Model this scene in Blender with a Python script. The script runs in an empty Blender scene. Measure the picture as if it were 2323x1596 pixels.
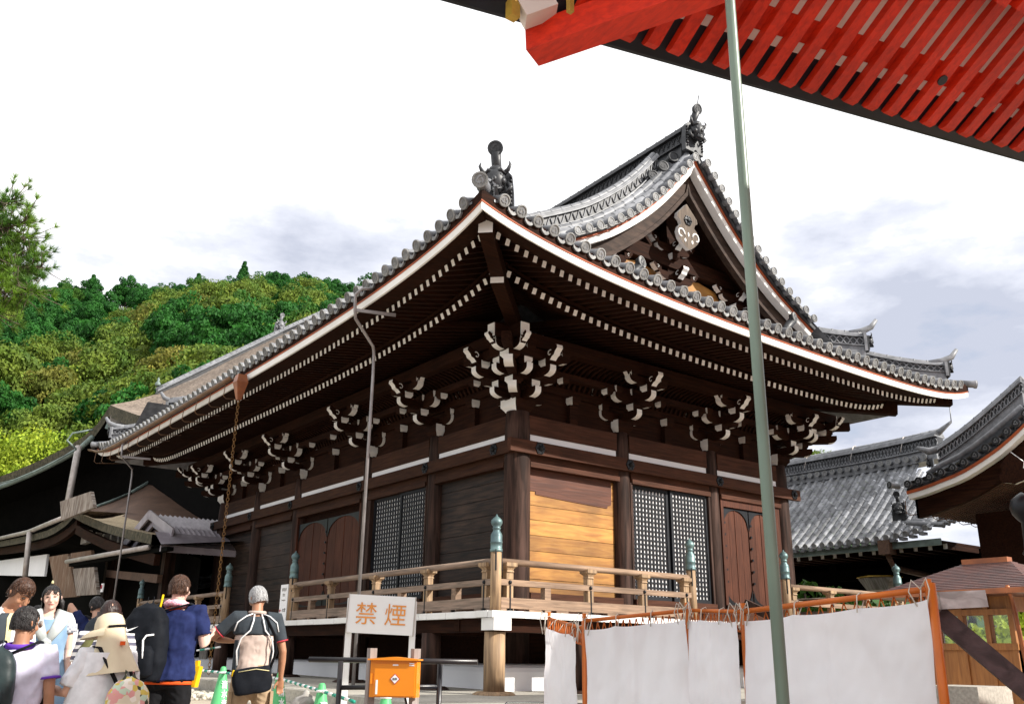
import bpy, math, random
from mathutils import Vector as V, Matrix, noise as mnoise
rnd = random.Random(7)
SC = bpy.context.scene
COL = SC.collection
R = math.radians
cos, sin, pi = math.cos, math.sin, math.pi
# ------------------------------------------------------------------ camera
PW, PH, F = 2322., 1596., 2080.
YAW, PIT, ROL = 0.91794, 0.32047, 0.0128
CAM = V((-11.0788, -14.2709, .55))
_f = V((cos(PIT) * cos(YAW), cos(PIT) * sin(YAW), sin(PIT)))
_r = V((sin(YAW), -cos(YAW), 0))
_u = _r.cross(_f)
_r2 = _r * cos(ROL) + _u * sin(ROL)
_u2 = -_r * sin(ROL) + _u * cos(ROL)
cd = bpy.data.cameras.new('camera')
cam = bpy.data.objects.new('camera', cd)
COL.objects.link(cam)
M = Matrix((_r2, _u2, -_f)).transposed().to_4x4()
M.translation = CAM
cam.matrix_world = M
cd.sensor_width = 36
cd.lens = 36 * F / PW
cd.clip_start = .1
cd.clip_end = 3000
SC.camera = cam
def ray(x, y): return _f + _r2 * ((x - PW / 2) / F) - _u2 * ((y - PH / 2) / F)
def onx(x, y, X):
    d = ray(x, y); return CAM + d * ((X - CAM.x) / d.x)
def ony(x, y, Y):
    d = ray(x, y); return CAM + d * ((Y - CAM.y) / d.y)
def at(x, y, D):                                   # point seen in direction x, y at horizontal distance D along the view
    d = ray(x, y); return CAM + d * (D / (d.x * cos(YAW) + d.y * sin(YAW)))
def dist(x, y): return (x - CAM.x) * cos(YAW) + (y - CAM.y) * sin(YAW)
_gz = [(-60, -1.1), (4, -1.02), (6, -.86), (8, -.72), (10, -.53), (12, -.42), (15, -.33), (20, -.22), (26, -.1), (400, -.1)]
def zg(x, y):
    d = dist(x, y)
    for (a, za), (b, zb) in zip(_gz, _gz[1:]):
        if d <= b:
            return za + (zb - za) * max(0, (d - a)) / (b - a)
    return -.1
# ------------------------------------------------------------------ light
SUN = V((.6, -1., .72)).normalized()
sl = bpy.data.lights.new('sun', 'SUN')
sl.energy = 4.0
sl.angle = R(.5)
sl.color = (1, .95, .87)
so = bpy.data.objects.new('sun', sl)
COL.objects.link(so)
so.rotation_euler = SUN.to_track_quat('Z', 'Y').to_euler()
so.location = (20, -30, 40)
w = bpy.data.worlds.new('World')
SC.world = w
w.use_nodes = True
nt = w.node_tree
nt.nodes.clear()
N = lambda t: nt.nodes.new(t)
out = N('ShaderNodeOutputWorld')
sky = N('ShaderNodeTexSky')
sky.sky_type = 'NISHITA'
sky.sun_disc = False
sky.sun_elevation = math.asin(SUN.z)
sky.sun_rotation = math.atan2(SUN.x, SUN.y)
bs = N('ShaderNodeBackground')
bs.inputs[1].default_value = .08
nt.links.new(sky.outputs[0], bs.inputs[0])
tc = N('ShaderNodeTexCoord')
mp = N('ShaderNodeMapping')
mp.inputs['Scale'].default_value = (1, 1, 2.6)
mp.inputs['Location'].default_value = (3.1, 1.7, .0)
nt.links.new(tc.outputs['Generated'], mp.inputs[0])
n1 = N('ShaderNodeTexNoise')
n1.inputs['Scale'].default_value = 3.1
n1.inputs['Detail'].default_value = 7
n1.inputs['Roughness'].default_value = .58
nt.links.new(mp.outputs[0], n1.inputs['Vector'])
# clouds: white banks with blue-grey bellies low in the sky, gaps of pale blue
sx = N('ShaderNodeSeparateXYZ')
nt.links.new(tc.outputs['Generated'], sx.inputs[0])
el = N('ShaderNodeMapRange')
el.inputs[1].default_value = .20; el.inputs[2].default_value = .56
el.inputs[3].default_value = -.105; el.inputs[4].default_value = .15
nt.links.new(sx.outputs[2], el.inputs[0])
ad = N('ShaderNodeMath'); ad.operation = 'ADD'
nt.links.new(n1.outputs[0], ad.inputs[0]); nt.links.new(el.outputs[0], ad.inputs[1])
tot = ad.outputs[0]
for (px, py, sg, dk) in ((470, 560, .12, .11), (760, 600, .12, .10), (320, 500, .10, .05), (40, 230, .11, .075), (1930, 660, .11, .09), (2150, 420, .11, .08), (2290, 560, .10, .06), (2020, 800, .12, .10), (1750, 480, .09, .03), (2230, 900, .12, .085)):
    dv = ray(px, py).normalized()
    vs = N('ShaderNodeVectorMath'); vs.operation = 'MULTIPLY'; vs.inputs[1].default_value = (1, 1, 1.7); nt.links.new(tc.outputs['Generated'], vs.inputs[0])
    vd = N('ShaderNodeVectorMath'); vd.operation = 'DISTANCE'; vd.inputs[1].default_value = (dv.x, dv.y, dv.z * 1.7); nt.links.new(vs.outputs[0], vd.inputs[0])
    mr = N('ShaderNodeMapRange'); mr.interpolation_type = 'SMOOTHSTEP'; mr.inputs[1].default_value = 0; mr.inputs[2].default_value = sg * 2.0; mr.inputs[3].default_value = -dk; mr.inputs[4].default_value = 0
    nt.links.new(vd.outputs['Value'], mr.inputs[0])
    a2 = N('ShaderNodeMath'); a2.operation = 'ADD'; nt.links.new(tot, a2.inputs[0]); nt.links.new(mr.outputs[0], a2.inputs[1]); tot = a2.outputs[0]
rp = N('ShaderNodeValToRGB')
e = rp.color_ramp.elements
e[0].position = .31; e[0].color = (.32, .34, .405, 1)
e[1].position = .52; e[1].color = (.74, .74, .75, 1)
k_ = e.new(.42); k_.color = (.47, .485, .54, 1)
nt.links.new(tot, rp.inputs[0])
bc = N('ShaderNodeBackground')
bc.inputs[1].default_value = 1.0
nt.links.new(rp.outputs[0], bc.inputs[0])
cov = N('ShaderNodeValToRGB')
cov.color_ramp.elements[0].position = .30; cov.color_ramp.elements[0].color = (.55, .55, .55, 1)
cov.color_ramp.elements[1].position = .40; cov.color_ramp.elements[1].color = (1, 1, 1, 1)
nt.links.new(ad.outputs[0], cov.inputs[0])
mx = N('ShaderNodeMixShader')
nt.links.new(cov.outputs[0], mx.inputs[0]); nt.links.new(bs.outputs[0], mx.inputs[1]); nt.links.new(bc.outputs[0], mx.inputs[2])
nt.links.new(mx.outputs[0], out.inputs[0])
SC.view_settings.view_transform = 'Standard'
SC.view_settings.look = 'None'
SC.view_settings.exposure = 1.0
SC.view_settings.gamma = 1
SC.cycles.max_bounces = 6
SC.cycles.diffuse_bounces = 3
SC.cycles.use_denoising = True
# ------------------------------------------------------------------ helpers
class MB:
    def __init__(s):
        s.v, s.f, s.m, s.s, s.t = [], [], [], [], []
        s.mi, s.sm, s.ti = 0, False, 0.
    def face(s, idx, mi=None):
        s.f.append(idx); s.m.append(s.mi if mi is None else mi); s.s.append(s.sm); s.t.append(s.ti)
    def pts(s, P):
        b = len(s.v); s.v.extend(tuple(p) for p in P); return b
    def quad(s, a, b, c, d, mi=None):
        i = s.pts((a, b, c, d)); s.face((i, i + 1, i + 2, i + 3), mi)
    def box(s, c, size, M=None, mi=None):
        x, y, z = size[0] / 2, size[1] / 2, size[2] / 2
        c = V(c)
        P = [V((a, b, d)) for d in (-z, z) for b in (-y, y) for a in (-x, x)]
        if M is not None: P = [M @ p for p in P]
        i = s.pts([c + p for p in P])
        for q in ((0, 2, 3, 1), (4, 5, 7, 6), (0, 1, 5, 4), (2, 6, 7, 3), (0, 4, 6, 2), (1, 3, 7, 5)):
            s.face(tuple(i + k for k in q), mi)
    def bx(s, x0, x1, y0, y1, z0, z1, mi=None):
        s.box(((x0 + x1) / 2, (y0 + y1) / 2, (z0 + z1) / 2), (abs(x1 - x0), abs(y1 - y0), abs(z1 - z0)), None, mi)
    def beam(s, p, q, w_, h, mi=None, ends=None, up=V((0, 0, 1))):
        p, q = V(p), V(q)
        d = (q - p).normalized()
        a = d.cross(up).normalized()
        u = a.cross(d)
        i = s.pts([c + a * sa * w_ / 2 + u * su * h / 2 for c in (p, q) for su in (-1, 1) for sa in (-1, 1)])
        for n, qd in enumerate(((0, 2, 3, 1), (4, 5, 7, 6), (0, 1, 5, 4), (2, 6, 7, 3), (0, 4, 6, 2), (1, 3, 7, 5))):
            s.face(tuple(i + k for k in qd), ends if (ends is not None and n < 2) else mi)
    def loft(s, rings, cap=True, close=True):
        n = len(rings[0]); b = s.pts([p for r in rings for p in r])
        for k in range(len(rings) - 1):
            for j in range(n if close else n - 1):
                a, c = b + k * n + j, b + k * n + (j + 1) % n
                s.face((a, c, c + n, a + n))
        if cap:
            s.face(tuple(b + j for j in reversed(range(n))))
            e_ = b + (len(rings) - 1) * n
            s.face(tuple(e_ + j for j in range(n)))
    def tube(s, P, r, n=8, cap=True):
        P = [V(p) for p in P]
        rs = r if isinstance(r, (list, tuple)) else [r] * len(P)
        rings = []; a = None
        for k, p in enumerate(P):
            t = (P[min(k + 1, len(P) - 1)] - P[max(k - 1, 0)]).normalized()
            if a is None:
                a = t.cross(V((0, 0, 1)))
                if a.length < 1e-3: a = t.cross(V((1, 0, 0)))
            a = (a - t * a.dot(t)).normalized()
            c = t.cross(a)
            rr = rs[k]; ra, rb = rr if isinstance(rr, (list, tuple)) else (rr, rr)
            rings.append([p + a * cos(2 * pi * j / n) * ra + c * sin(2 * pi * j / n) * rb for j in range(n)])
        o = s.sm; s.sm = True; s.loft(rings, cap); s.sm = o
    def lathe(s, prof, c=(0, 0, 0), n=16, ax=None, smooth=True):
        c = V(c)
        if ax is None: a, b, d = V((1, 0, 0)), V((0, 1, 0)), V((0, 0, 1))
        else:
            d = V(ax).normalized(); a = d.cross(V((0, 0, 1)))
            if a.length < 1e-3: a = V((1, 0, 0))
            a.normalize(); b = d.cross(a)
        rings = [[c + (a * cos(2 * pi * j / n) + b * sin(2 * pi * j / n)) * r + d * z for j in range(n)] for r, z in prof]
        o = s.sm; s.sm = smooth; s.loft(rings, True); s.sm = o
    def prism(s, O, o, ex, ey, ez, depth, edge=None, edges=None, cap=None):
        # outline O (2d, in ex, ey) pushed along ez by depth
        o, ex, ey, ez = V(o), V(ex), V(ey), V(ez)
        n = len(O)
        b = s.pts([o + ex * x + ey * y for x, y in O] + [o + ex * x + ey * y + ez * depth for x, y in O])
        s.face(tuple(b + j for j in reversed(range(n))), cap); s.face(tuple(b + n + j for j in range(n)), cap)
        for j in range(n):
            k = (j + 1) % n
            s.face((b + j, b + k, b + n + k, b + n + j), edge if (edges is None or j in edges) else None)
    def ball(s, c, r, n=10, m=6):
        c = V(c); r = r if isinstance(r, (list, tuple, V)) else (r, r, r)
        rings = [[c + V((cos(2 * pi * j / n) * sin(t) * r[0], sin(2 * pi * j / n) * sin(t) * r[1], -cos(t) * r[2])) for j in range(n)]
                 for t in [max(.02, min(pi - .02, pi * k / m)) for k in range(m + 1)]]
        o = s.sm; s.sm = True; s.loft(rings, True); s.sm = o
    def grid(s, fn, nu, nv):
        b = len(s.v)
        s.v.extend(tuple(fn(i, j)) for i in range(nu) for j in range(nv))
        for i in range(nu - 1):
            for j in range(nv - 1):
                a = b + i * nv + j
                s.face((a, a + 1, a + nv + 1, a + nv))
    def build(s, name, mats, parent=None, world=True):
        me = bpy.data.meshes.new(name)
        P = s.v
        if parent is not None and world:
            off = parent.location if parent.parent is None else V((0, 0, 0))
            p = parent
            off = V((0, 0, 0))
            while p is not None:
                off = off + p.location; p = p.parent
            P = [(a[0] - off.x, a[1] - off.y, a[2] - off.z) for a in P]
        me.from_pydata(P, [], s.f)
        for m_ in (mats if isinstance(mats, (list, tuple)) else [mats]): me.materials.append(m_)
        me.polygons.foreach_set('material_index', s.m)
        me.polygons.foreach_set('use_smooth', s.s)
        if any(s.t):
            at_ = me.attributes.new('tint', 'FLOAT', 'FACE')
            at_.data.foreach_set('value', s.t)
        me.update()
        o = bpy.data.objects.new(name, me)
        COL.objects.link(o)
        if parent is not None: o.parent = parent
        return o
def tag(o, label, cat, group=None, kind=None):
    if label: o['label'] = label
    if cat: o['category'] = cat
    if group: o['group'] = group
    if kind: o['kind'] = kind
    return o
def thing(name, label, cat, loc=(0, 0, 0), group=None, rz=0):
    o = bpy.data.objects.new(name, None)
    COL.objects.link(o)
    o.location = loc; o.rotation_euler = (0, 0, rz); o.empty_display_size = .2
    return tag(o, label, cat, group)
def copy_tree(o, parent=None):
    c = o.copy(); COL.objects.link(c); c.parent = parent
    for ch in list(o.children): copy_tree(ch, c)
    return c
def mat(name, c1, c2=None, scale=3., stretch=(1, 1, 1), rough=.7, bump=0., metal=0., tint=0., spec=.35, lo=.35, hi=.65, detail=6, dirt=.25, trans=0., bdist=.02, coat=0.):
    m = bpy.data.materials.new(name); m.use_nodes = True
    t = m.node_tree; L = t.links.new
    b = t.nodes['Principled BSDF']
    b.inputs['Roughness'].default_value = rough
    b.inputs['Metallic'].default_value = metal
    b.inputs['Specular IOR Level'].default_value = spec
    if coat: b.inputs['Coat Weight'].default_value = coat
    c2 = c2 or tuple(x * .78 for x in c1)
    tc = t.nodes.new('ShaderNodeTexCoord'); mp = t.nodes.new('ShaderNodeMapping')
    mp.inputs['Scale'].default_value = stretch
    L(tc.outputs['Object'], mp.inputs[0])
    n = t.nodes.new('ShaderNodeTexNoise'); n.inputs['Scale'].default_value = scale; n.inputs['Detail'].default_value = detail
    n.inputs['Distortion'].default_value = .6 if max(stretch) > 2 else 0
    L(mp.outputs[0], n.inputs['Vector'])
    r = t.nodes.new('ShaderNodeValToRGB')
    r.color_ramp.elements[0].position = lo; r.color_ramp.elements[0].color = (*c1, 1)
    r.color_ramp.elements[1].position = hi; r.color_ramp.elements[1].color = (*c2, 1)
    L(n.outputs[0], r.inputs[0])
    col = r.outputs[0]
    if dirt:
        n2 = t.nodes.new('ShaderNodeTexNoise'); n2.inputs['Scale'].default_value = .9; n2.inputs['Detail'].default_value = 5
        L(tc.outputs['Object'], n2.inputs['Vector'])
        mr = t.nodes.new('ShaderNodeMapRange'); mr.inputs[1].default_value = .3; mr.inputs[2].default_value = .7
        mr.inputs[3].default_value = 1 - dirt; mr.inputs[4].default_value = 1 + dirt * .4
        L(n2.outputs[0], mr.inputs[0])
        vm = t.nodes.new('ShaderNodeVectorMath'); vm.operation = 'SCALE'
        L(col, vm.inputs[0]); L(mr.outputs[0], vm.inputs['Scale']); col = vm.outputs[0]
    if tint:
        a = t.nodes.new('ShaderNodeAttribute'); a.attribute_name = 'tint'
        ma = t.nodes.new('ShaderNodeMath'); ma.operation = 'MULTIPLY_ADD'; ma.inputs[1].default_value = tint; ma.inputs[2].default_value = 1
        L(a.outputs['Fac'], ma.inputs[0])
        vm = t.nodes.new('ShaderNodeVectorMath'); vm.operation = 'SCALE'
        L(col, vm.inputs[0]); L(ma.outputs[0], vm.inputs['Scale']); col = vm.outputs[0]
    L(col, b.inputs['Base Color'])
    if bump:
        bp = t.nodes.new('ShaderNodeBump'); bp.inputs['Strength'].default_value = bump; bp.inputs['Distance'].default_value = bdist
        L(n.outputs[0], bp.inputs['Height']); L(bp.outputs[0], b.inputs['Normal'])
    if trans:
        ts = t.nodes.new('ShaderNodeBsdfTranslucent'); L(col, ts.inputs[0])
        ms = t.nodes.new('ShaderNodeMixShader'); ms.inputs[0].default_value = trans
        L(b.outputs[0], ms.inputs[1]); L(ts.outputs[0], ms.inputs[2])
        L(ms.outputs[0], t.nodes['Material Output'].inputs[0])
    return m
GX, GY, GZ = (1, 14, 14), (14, 1, 14), (14, 14, 1)
mDK = mat('dark_timber', (.030, .0105, .005), (.014, .005, .0027), 1.6, GX, rough=.75, bump=.25, spec=.08)
mDKy = mat('dark_timber_y', (.030, .0105, .005), (.014, .005, .0027), 1.6, GY, rough=.75, bump=.25, spec=.08)
mNAG = mat('brown_beam', (.088, .034, .019), (.05, .02, .011), 1.6, GX, rough=.65, bump=.3, spec=.12)  # right front beams: their sunlit tone is put into the colour
mNAGy = mat('brown_beam_y', (.06, .025, .013), (.034, .0135, .008), 1.6, GY, rough=.65, bump=.3, spec=.12)  # same beam timber, darkened in colour for the shaded left front
mCOL = mat('column_timber', (.082, .045, .034), (.022, .012, .009), 1.7, (6, 6, .55), rough=.7, bump=.6, spec=.15, lo=.3, hi=.62)
mWH = mat('white_paint', (.82, .81, .79), (.75, .735, .70), 2.5, rough=.6, dirt=.10, spec=.2)
mPLA = mat('white_plaster', (.90, .905, .92), (.87, .875, .89), 1.5, rough=.8, dirt=.05)
mTILE = mat('grey_tile', (.235, .24, .255), (.14, .145, .155), 6, rough=.45, bump=.2, tint=.45, spec=.38)
mTILED = mat('dark_tile', (.035, .037, .041), (.016, .017, .02), 5, rough=.45, bump=.3, spec=.4)
mTILEF = mat('tile_face', (.27, .27, .265), (.17, .17, .165), 12, rough=.6, bump=.3)
mRAIL = mat('weathered_wood', (.31, .205, .135), (.17, .112, .076), 1.8, GX, rough=.75, bump=.4, tint=.2)
mRAILy = mat('weathered_wood_y', (.31, .22, .165), (.16, .12, .09), 1.8, GY, rough=.75, bump=.4, tint=.2)  # same rail wood, colour made greyer for the side out of the sun
mPOST = mat('pale_post_wood', (.40, .265, .15), (.21, .14, .085), 1.6, GZ, rough=.7, bump=.4)
mBRZ = mat('patina_bronze', (.16, .25, .245), (.09, .14, .15), 5, rough=.45, metal=.35, bump=.1)
mIRON = mat('black_iron', (.016, .017, .02), (.01, .011, .013), 8, rough=.4, metal=.4)
mGOLD = mat('honey_boards', (.46, .225, .05), (.27, .11, .024), 1.5, (1, 8, 8), rough=.6, bump=.3, tint=.28, dirt=.45, lo=.3, hi=.7, detail=9)
mPAN = mat('dark_boards', (.050, .030, .021), (.014, .009, .007), 1.3, GY, rough=.6, bump=.3, tint=.3, dirt=.6, spec=.25)
mDOOR = mat('door_planks', (.095, .033, .018), (.055, .019, .011), 2., GZ, rough=.6, bump=.25, tint=.2, spec=.15)
mBRW = mat('brown_weathered_board', (.13, .048, .028), (.075, .028, .018), 1.1, GX, rough=.6, bump=.3, dirt=.3, spec=.25)
mLAT = mat('black_lattice', (.012, .0135, .018), (.008, .009, .012), 4, rough=.5, spec=.25)
mPAPER = mat('white_paper', (.86, .86, .86), (.82, .82, .82), 3, rough=.9, dirt=.04)
mRUST = mat('vermilion_edge', (.40, .085, .022), (.26, .06, .02), 3, rough=.6)
mSTONE = mat('granite', (.46, .43, .37), (.33, .31, .27), 26, rough=.85, bump=.25, dirt=.3)
mCOP = mat('copper_gutter', (.20, .105, .055), (.13, .075, .045), 4, rough=.45, metal=.3)
mFUN = mat('copper_funnel', (.42, .15, .06), (.27, .1, .05), 4, rough=.4, metal=.3)
mCHAIN = mat('rusty_chain', (.33, .17, .05), (.2, .1, .035), 20, rough=.6, metal=.3)
mPIPE = mat('grey_pipe', (.33, .31, .31), (.22, .2, .2), 3, rough=.4, metal=.4)
# ------------------------------------------------------------------ temple hall
WX, LY = 8.386, 15.66
XC = [0, 2.83, 5.75, 8.386]
YC = [0, 2.91, 5.93, 9.91, 12.79, 15.66]
VW = 1.873
hall = thing('temple_hall', 'large dark timber temple hall with white painted beam ends, veranda and curved grey tiled roof', 'temple hall')
EA = 3.5
PROF = [(0, 12.12), (.2, 11.86), (.7, 11.28), (1.29, 10.64), (1.83, 10.14), (2.36, 9.72), (2.9, 9.34), (3.47, 9.02), (4.08, 8.71), (5.0, 8.25), (6., 7.73), (7.69, 6.86), (8.2, 6.6)]
def zprof(u):
    u = abs(u)
    P = PROF
    for k in range(len(P) - 1):
        if u <= P[k + 1][0]:
            (x0, y0), (x1, y1) = P[k], P[k + 1]
            def sl(i):
                i0, i1 = max(0, i - 1), min(len(P) - 1, i + 1)
                return (P[i1][1] - P[i0][1]) / (P[i1][0] - P[i0][0])
            h = x1 - x0; t = (u - x0) / h; m0, m1 = sl(k) * h, sl(k + 1) * h
            return (2 * t**3 - 3 * t * t + 1) * y0 + (t**3 - 2 * t * t + t) * m0 + (-2 * t**3 + 3 * t * t) * y1 + (t**3 - t * t) * m1
    return P[-1][1]
ex_ = math.exp
def lift(side, t):                  # rise of the eave along a side, t in 0..1 from the near corner
    ln = (WX if side == 'R' else LY) + 2 * EA
    a, b = t * ln, (1 - t) * ln
    near = .70 * ex_(-a / 3.0) + .08 * ex_(-a / .7)
    if side == 'R': return near + .40 * ex_(-b / 1.2) + .02
    return near + .42 * ex_(-b / 1.0) + .06 * (1 - ex_(-a / 4.))
def eave_pt(side, t, e, z):
    ln = (WX if side == 'R' else LY) + 2 * e
    s = -e + t * ln
    zz = z + lift(side, t)
    return V((s, -e, zz)) if side == 'R' else V((-e, s, zz))
def ts(side, n=60):
    o = []
    for k in range(n + 1):
        q = k / n
        o.append(.5 - .5 * cos(pi * q) if True else q)
    return [.35 * q + .65 * (k / n) for k, q in enumerate(o)]
def sweep(mb, prof, sides='RL', mi=None):
    for sd in sides:
        T = ts(sd)
        b = len(mb.v); n = len(prof)
        for t in T:
            mb.v.extend(tuple(eave_pt(sd, t, e, z)) for e, z in prof)
        for k in range(len(T) - 1):
            for j in range(n):
                a, c = b + k * n + j, b + k * n + (j + 1) % n
                f = (a, c, c + n, a + n) if sd == 'R' else (a, a + n, c + n, c)
                mb.face(f, mi)
        for e0 in (b, b + (len(T) - 1) * n): mb.face(tuple(e0 + j for j in range(n)), mi)
# --- podium (stone) and plaster base
pod = MB()
def pz(y): return max(-.05, min(.10, .012 * y))
ys = [-6.5 + k * .5 for k in range(60)]
PX0, PY0 = -4.05, -4.6
b0 = pod.pts([(x, y, pz(y) - dz) for y in [PY0 + k for k in range(27)] for x, dz in ((PX0, .32), (PX0, .02), (PX0 + .03, 0), (14, 0), (14, .32))])
for k in range(26):
    for j in range(4):
        a = b0 + k * 5 + j; pod.face((a, a + 5, a + 6, a + 1))
pod.face((b0, b0 + 1, b0 + 2, b0 + 3, b0 + 4))
o = pod.build('pavement', mSTONE); tag(o, None, None, kind='structure')
kb = MB()
for (x0, x1, y0, y1) in ((-.95, WX + .95, -.95, LY + .95),):
    rings = []
    for off, z in ((0, -.06), (0, .30), (.03, .37), (.1, .41), (.5, .43)):
        rings.append([V((x0 + off, y0 + off, z)), V((x1 - off, y0 + off, z)), V((x1 - off, y1 - off, z)), V((x0 + off, y1 - off, z))])
    kb.loft(rings)
kb.build('plaster_base', mPLA, hall)
# --- columns
def colpos():
    return [(x, 0) for x in XC] + [(0, y) for y in YC[1:]]
cpos = colpos()
for i, (x, y) in enumerate(cpos):
    m = MB(); r = .265 if i == 0 else .21
    if x == WX or y == LY: r = .24
    m.lathe([(r * 1.0, 0), (r, 1.2), (r * 1.0, 3.6), (r * .97, 4.9), (r * .88, 5.25)], (x, y, 0), 24)
    m.lathe([(r + .2, -.04), (r + .2, .06), (r + .05, .1)], (x, y, 0), 20)
    m.build('column', mCOL, hall)
# --- long beams on the two fronts
def front_box(m, side, a0, a1, n0, n1, z0, z1, mi=None):      # a along the front, n outward
    if side == 'R': m.bx(a0, a1, -n1, -n0, z0, z1, mi)
    else: m.bx(-n1, -n0, a0, a1, z0, z1, mi)
def ends(side): return WX if side == 'R' else LY
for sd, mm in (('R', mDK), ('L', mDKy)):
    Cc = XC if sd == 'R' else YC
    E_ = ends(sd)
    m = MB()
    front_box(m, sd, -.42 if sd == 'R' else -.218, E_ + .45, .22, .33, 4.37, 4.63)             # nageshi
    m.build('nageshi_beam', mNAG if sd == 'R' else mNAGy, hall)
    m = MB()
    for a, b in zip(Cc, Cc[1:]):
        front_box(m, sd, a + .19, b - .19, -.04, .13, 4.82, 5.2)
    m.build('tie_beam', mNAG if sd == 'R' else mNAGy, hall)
    for a, b in zip(Cc, Cc[1:]):
        m = MB(); front_box(m, sd, a + .2, b - .2, .0, .10, 4.60, 4.82); m.build('plaster_band', mPLA, hall)
    m = MB()
    for a, b in zip(Cc, Cc[1:]):
        front_box(m, sd, a + .19, b - .19, .03, .16, 4.24, 4.40)                              # head rail under nageshi
        front_box(m, sd, a + .19, b - .19, .02, .20, 4.14, 4.24)
    front_box(m, sd, -.2, E_ + .2, .24, .34, 1.262, 1.50)
    for a, b in zip(Cc, Cc[1:]):
        front_box(m, sd, a + .19, b - .19, .0, .22, 1.50, 1.72)
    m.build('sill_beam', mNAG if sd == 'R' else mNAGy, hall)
    m = MB()                                                                               # wall above tie beam
    front_box(m, sd, 0, E_, -.06, .0, 5.2, 6.6)
    dq = .004 if sd == 'L' else 0
    front_box(m, sd, -.2, E_ + .2, -.01, .09, 5.79 + dq, 5.95 + dq)
    front_box(m, sd, -.5, E_ + .5, .36, .50, 6.0 + dq, 6.14 + dq)
    m.build('frieze_wall', mm, hall)
    m = MB()                                                                               # outer purlin
    dz_ = .004 if sd == 'L' else 0
    front_box(m, sd, -1.35, E_ + 1.35, .80, 1.0, 6.34 + dz_, 6.60 + dz_)
    for q in (-1.36, E_ + 1.36): front_box(m, sd, q - .012, q + .012, .80, 1.0, 6.34 + dz_, 6.60 + dz_, 1)
    m.build('purlin', [mm, mWH], hall)
    m = MB()                                                                               # curved cove ribs
    a = -.4
    while a < E_ + .4:
        P = [(.10, 5.96), (.2, 6.12), (.32, 6.24), (.5, 6.33), (.8, 6.38)]
        for (n0, z0), (n1, z1) in zip(P, P[1:]):
            p, q = (V((a, -n0, z0)), V((a, -n1, z1))) if sd == 'R' else (V((-n0, a, z0)), V((-n1, a, z1)))
            m.beam(p, q, .06, .05)
        a += .15
    m.build('cove_ribs', mm, hall)
# --- wall bays
def frame(side, a, n, z): return V((a, -n, z)) if side == 'R' else V((-n, a, z))
def boards(side, a0, a1, z0, z1, m_, name, n=.0, pitch=.31):
    m = MB(); z = z0
    while z < z1 - .01:
        h = min(pitch * rnd.uniform(.85, 1.15), z1 - z); m.ti = rnd.uniform(-1, 1)
        front_box(m, side, a0, a1, n - .05, n + rnd.uniform(0, .004), z, z + h - .010); z += h
    m.build(name, m_, hall)
boards('R', .24, 2.63, 1.70, 4.14, mGOLD, 'wall_panel')
m = MB(); O = [(.24, 4.24), (.24, 3.70), (.46, 3.70), (.46, 3.64), (1.2, 3.60), (2.42, 3.56), (2.44, 3.62), (2.54, 3.64), (2.55, 4.0), (2.51, 4.24)]
m.prism(O, (0, -.006, 0), (1, 0, 0), (0, 0, 1), (0, -1, 0), .012); m.build('wall_panel', mBRW, hall)
boards('L', .24, 2.71, 1.70, 4.25, mPAN, 'wall_panel')
boards('L', 10.1, 12.6, 1.70, 4.25, mPAN, 'wall_panel')
boards('L', 13.0, 15.5, 1.70, 4.25, mPAN, 'wall_panel')
boards('R', 5.9, 8.2, 3.9, 4.25, mDK, 'lintel_board')
def lattice(side, a0, a1, n):
    root = MB(); z0, z1 = 1.72, 4.16
    f = .075
    front_box(root, side, a0, a0 + f, n - .03, n + .03, z0, z1); front_box(root, side, a1 - f, a1, n - .03, n + .03, z0, z1)
    front_box(root, side, a0 + f, a1 - f, n - .03, n + .03, z0, z0 + f); front_box(root, side, a0 + f, a1 - f, n - .03, n + .03, z1 - f, z1)
    nh = 10; w_ = (a1 - a0 - 2 * f); p = w_ / nh
    for k in range(nh + 1):
        c = a0 + f + k * p
        front_box(root, side, c - p * .20, c + p * .20, n - .012, n + .012, z0 + f, z1 - f)
    nv = 23; q = (z1 - z0 - 2 * f) / nv
    for k in range(nv + 1):
        c = z0 + f + k * q
        front_box(root, side, a0 + f, a1 - f, n - .014, n + .009, c - q * .17, c + q * .17)
    o = root.build('lattice_shutter', mLAT, hall)
    m = MB(); front_box(m, side, a0 + .02, a1 - .02, n - .03, n - .0145, z0 + .01, z1 - .01); pp = m.build('paper_backing', mPAPER, hall)
lattice('R', 3.04, 4.25, .04); lattice('R', 4.27, 5.50, .09)
lattice('L', 3.12, 4.28, .09); lattice('L', 4.30, 5.60, .04)
for sd, a0, a1 in (('R', 5.5, 5.56), ('L', 5.6, 5.74), ('L', 3.06, 3.12), ('R', 2.98, 3.04)):
    m = MB(); front_box(m, sd, a0, a1, -.05, .17, 1.72, 4.16); m.build('jamb', mCOL, hall)
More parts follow.
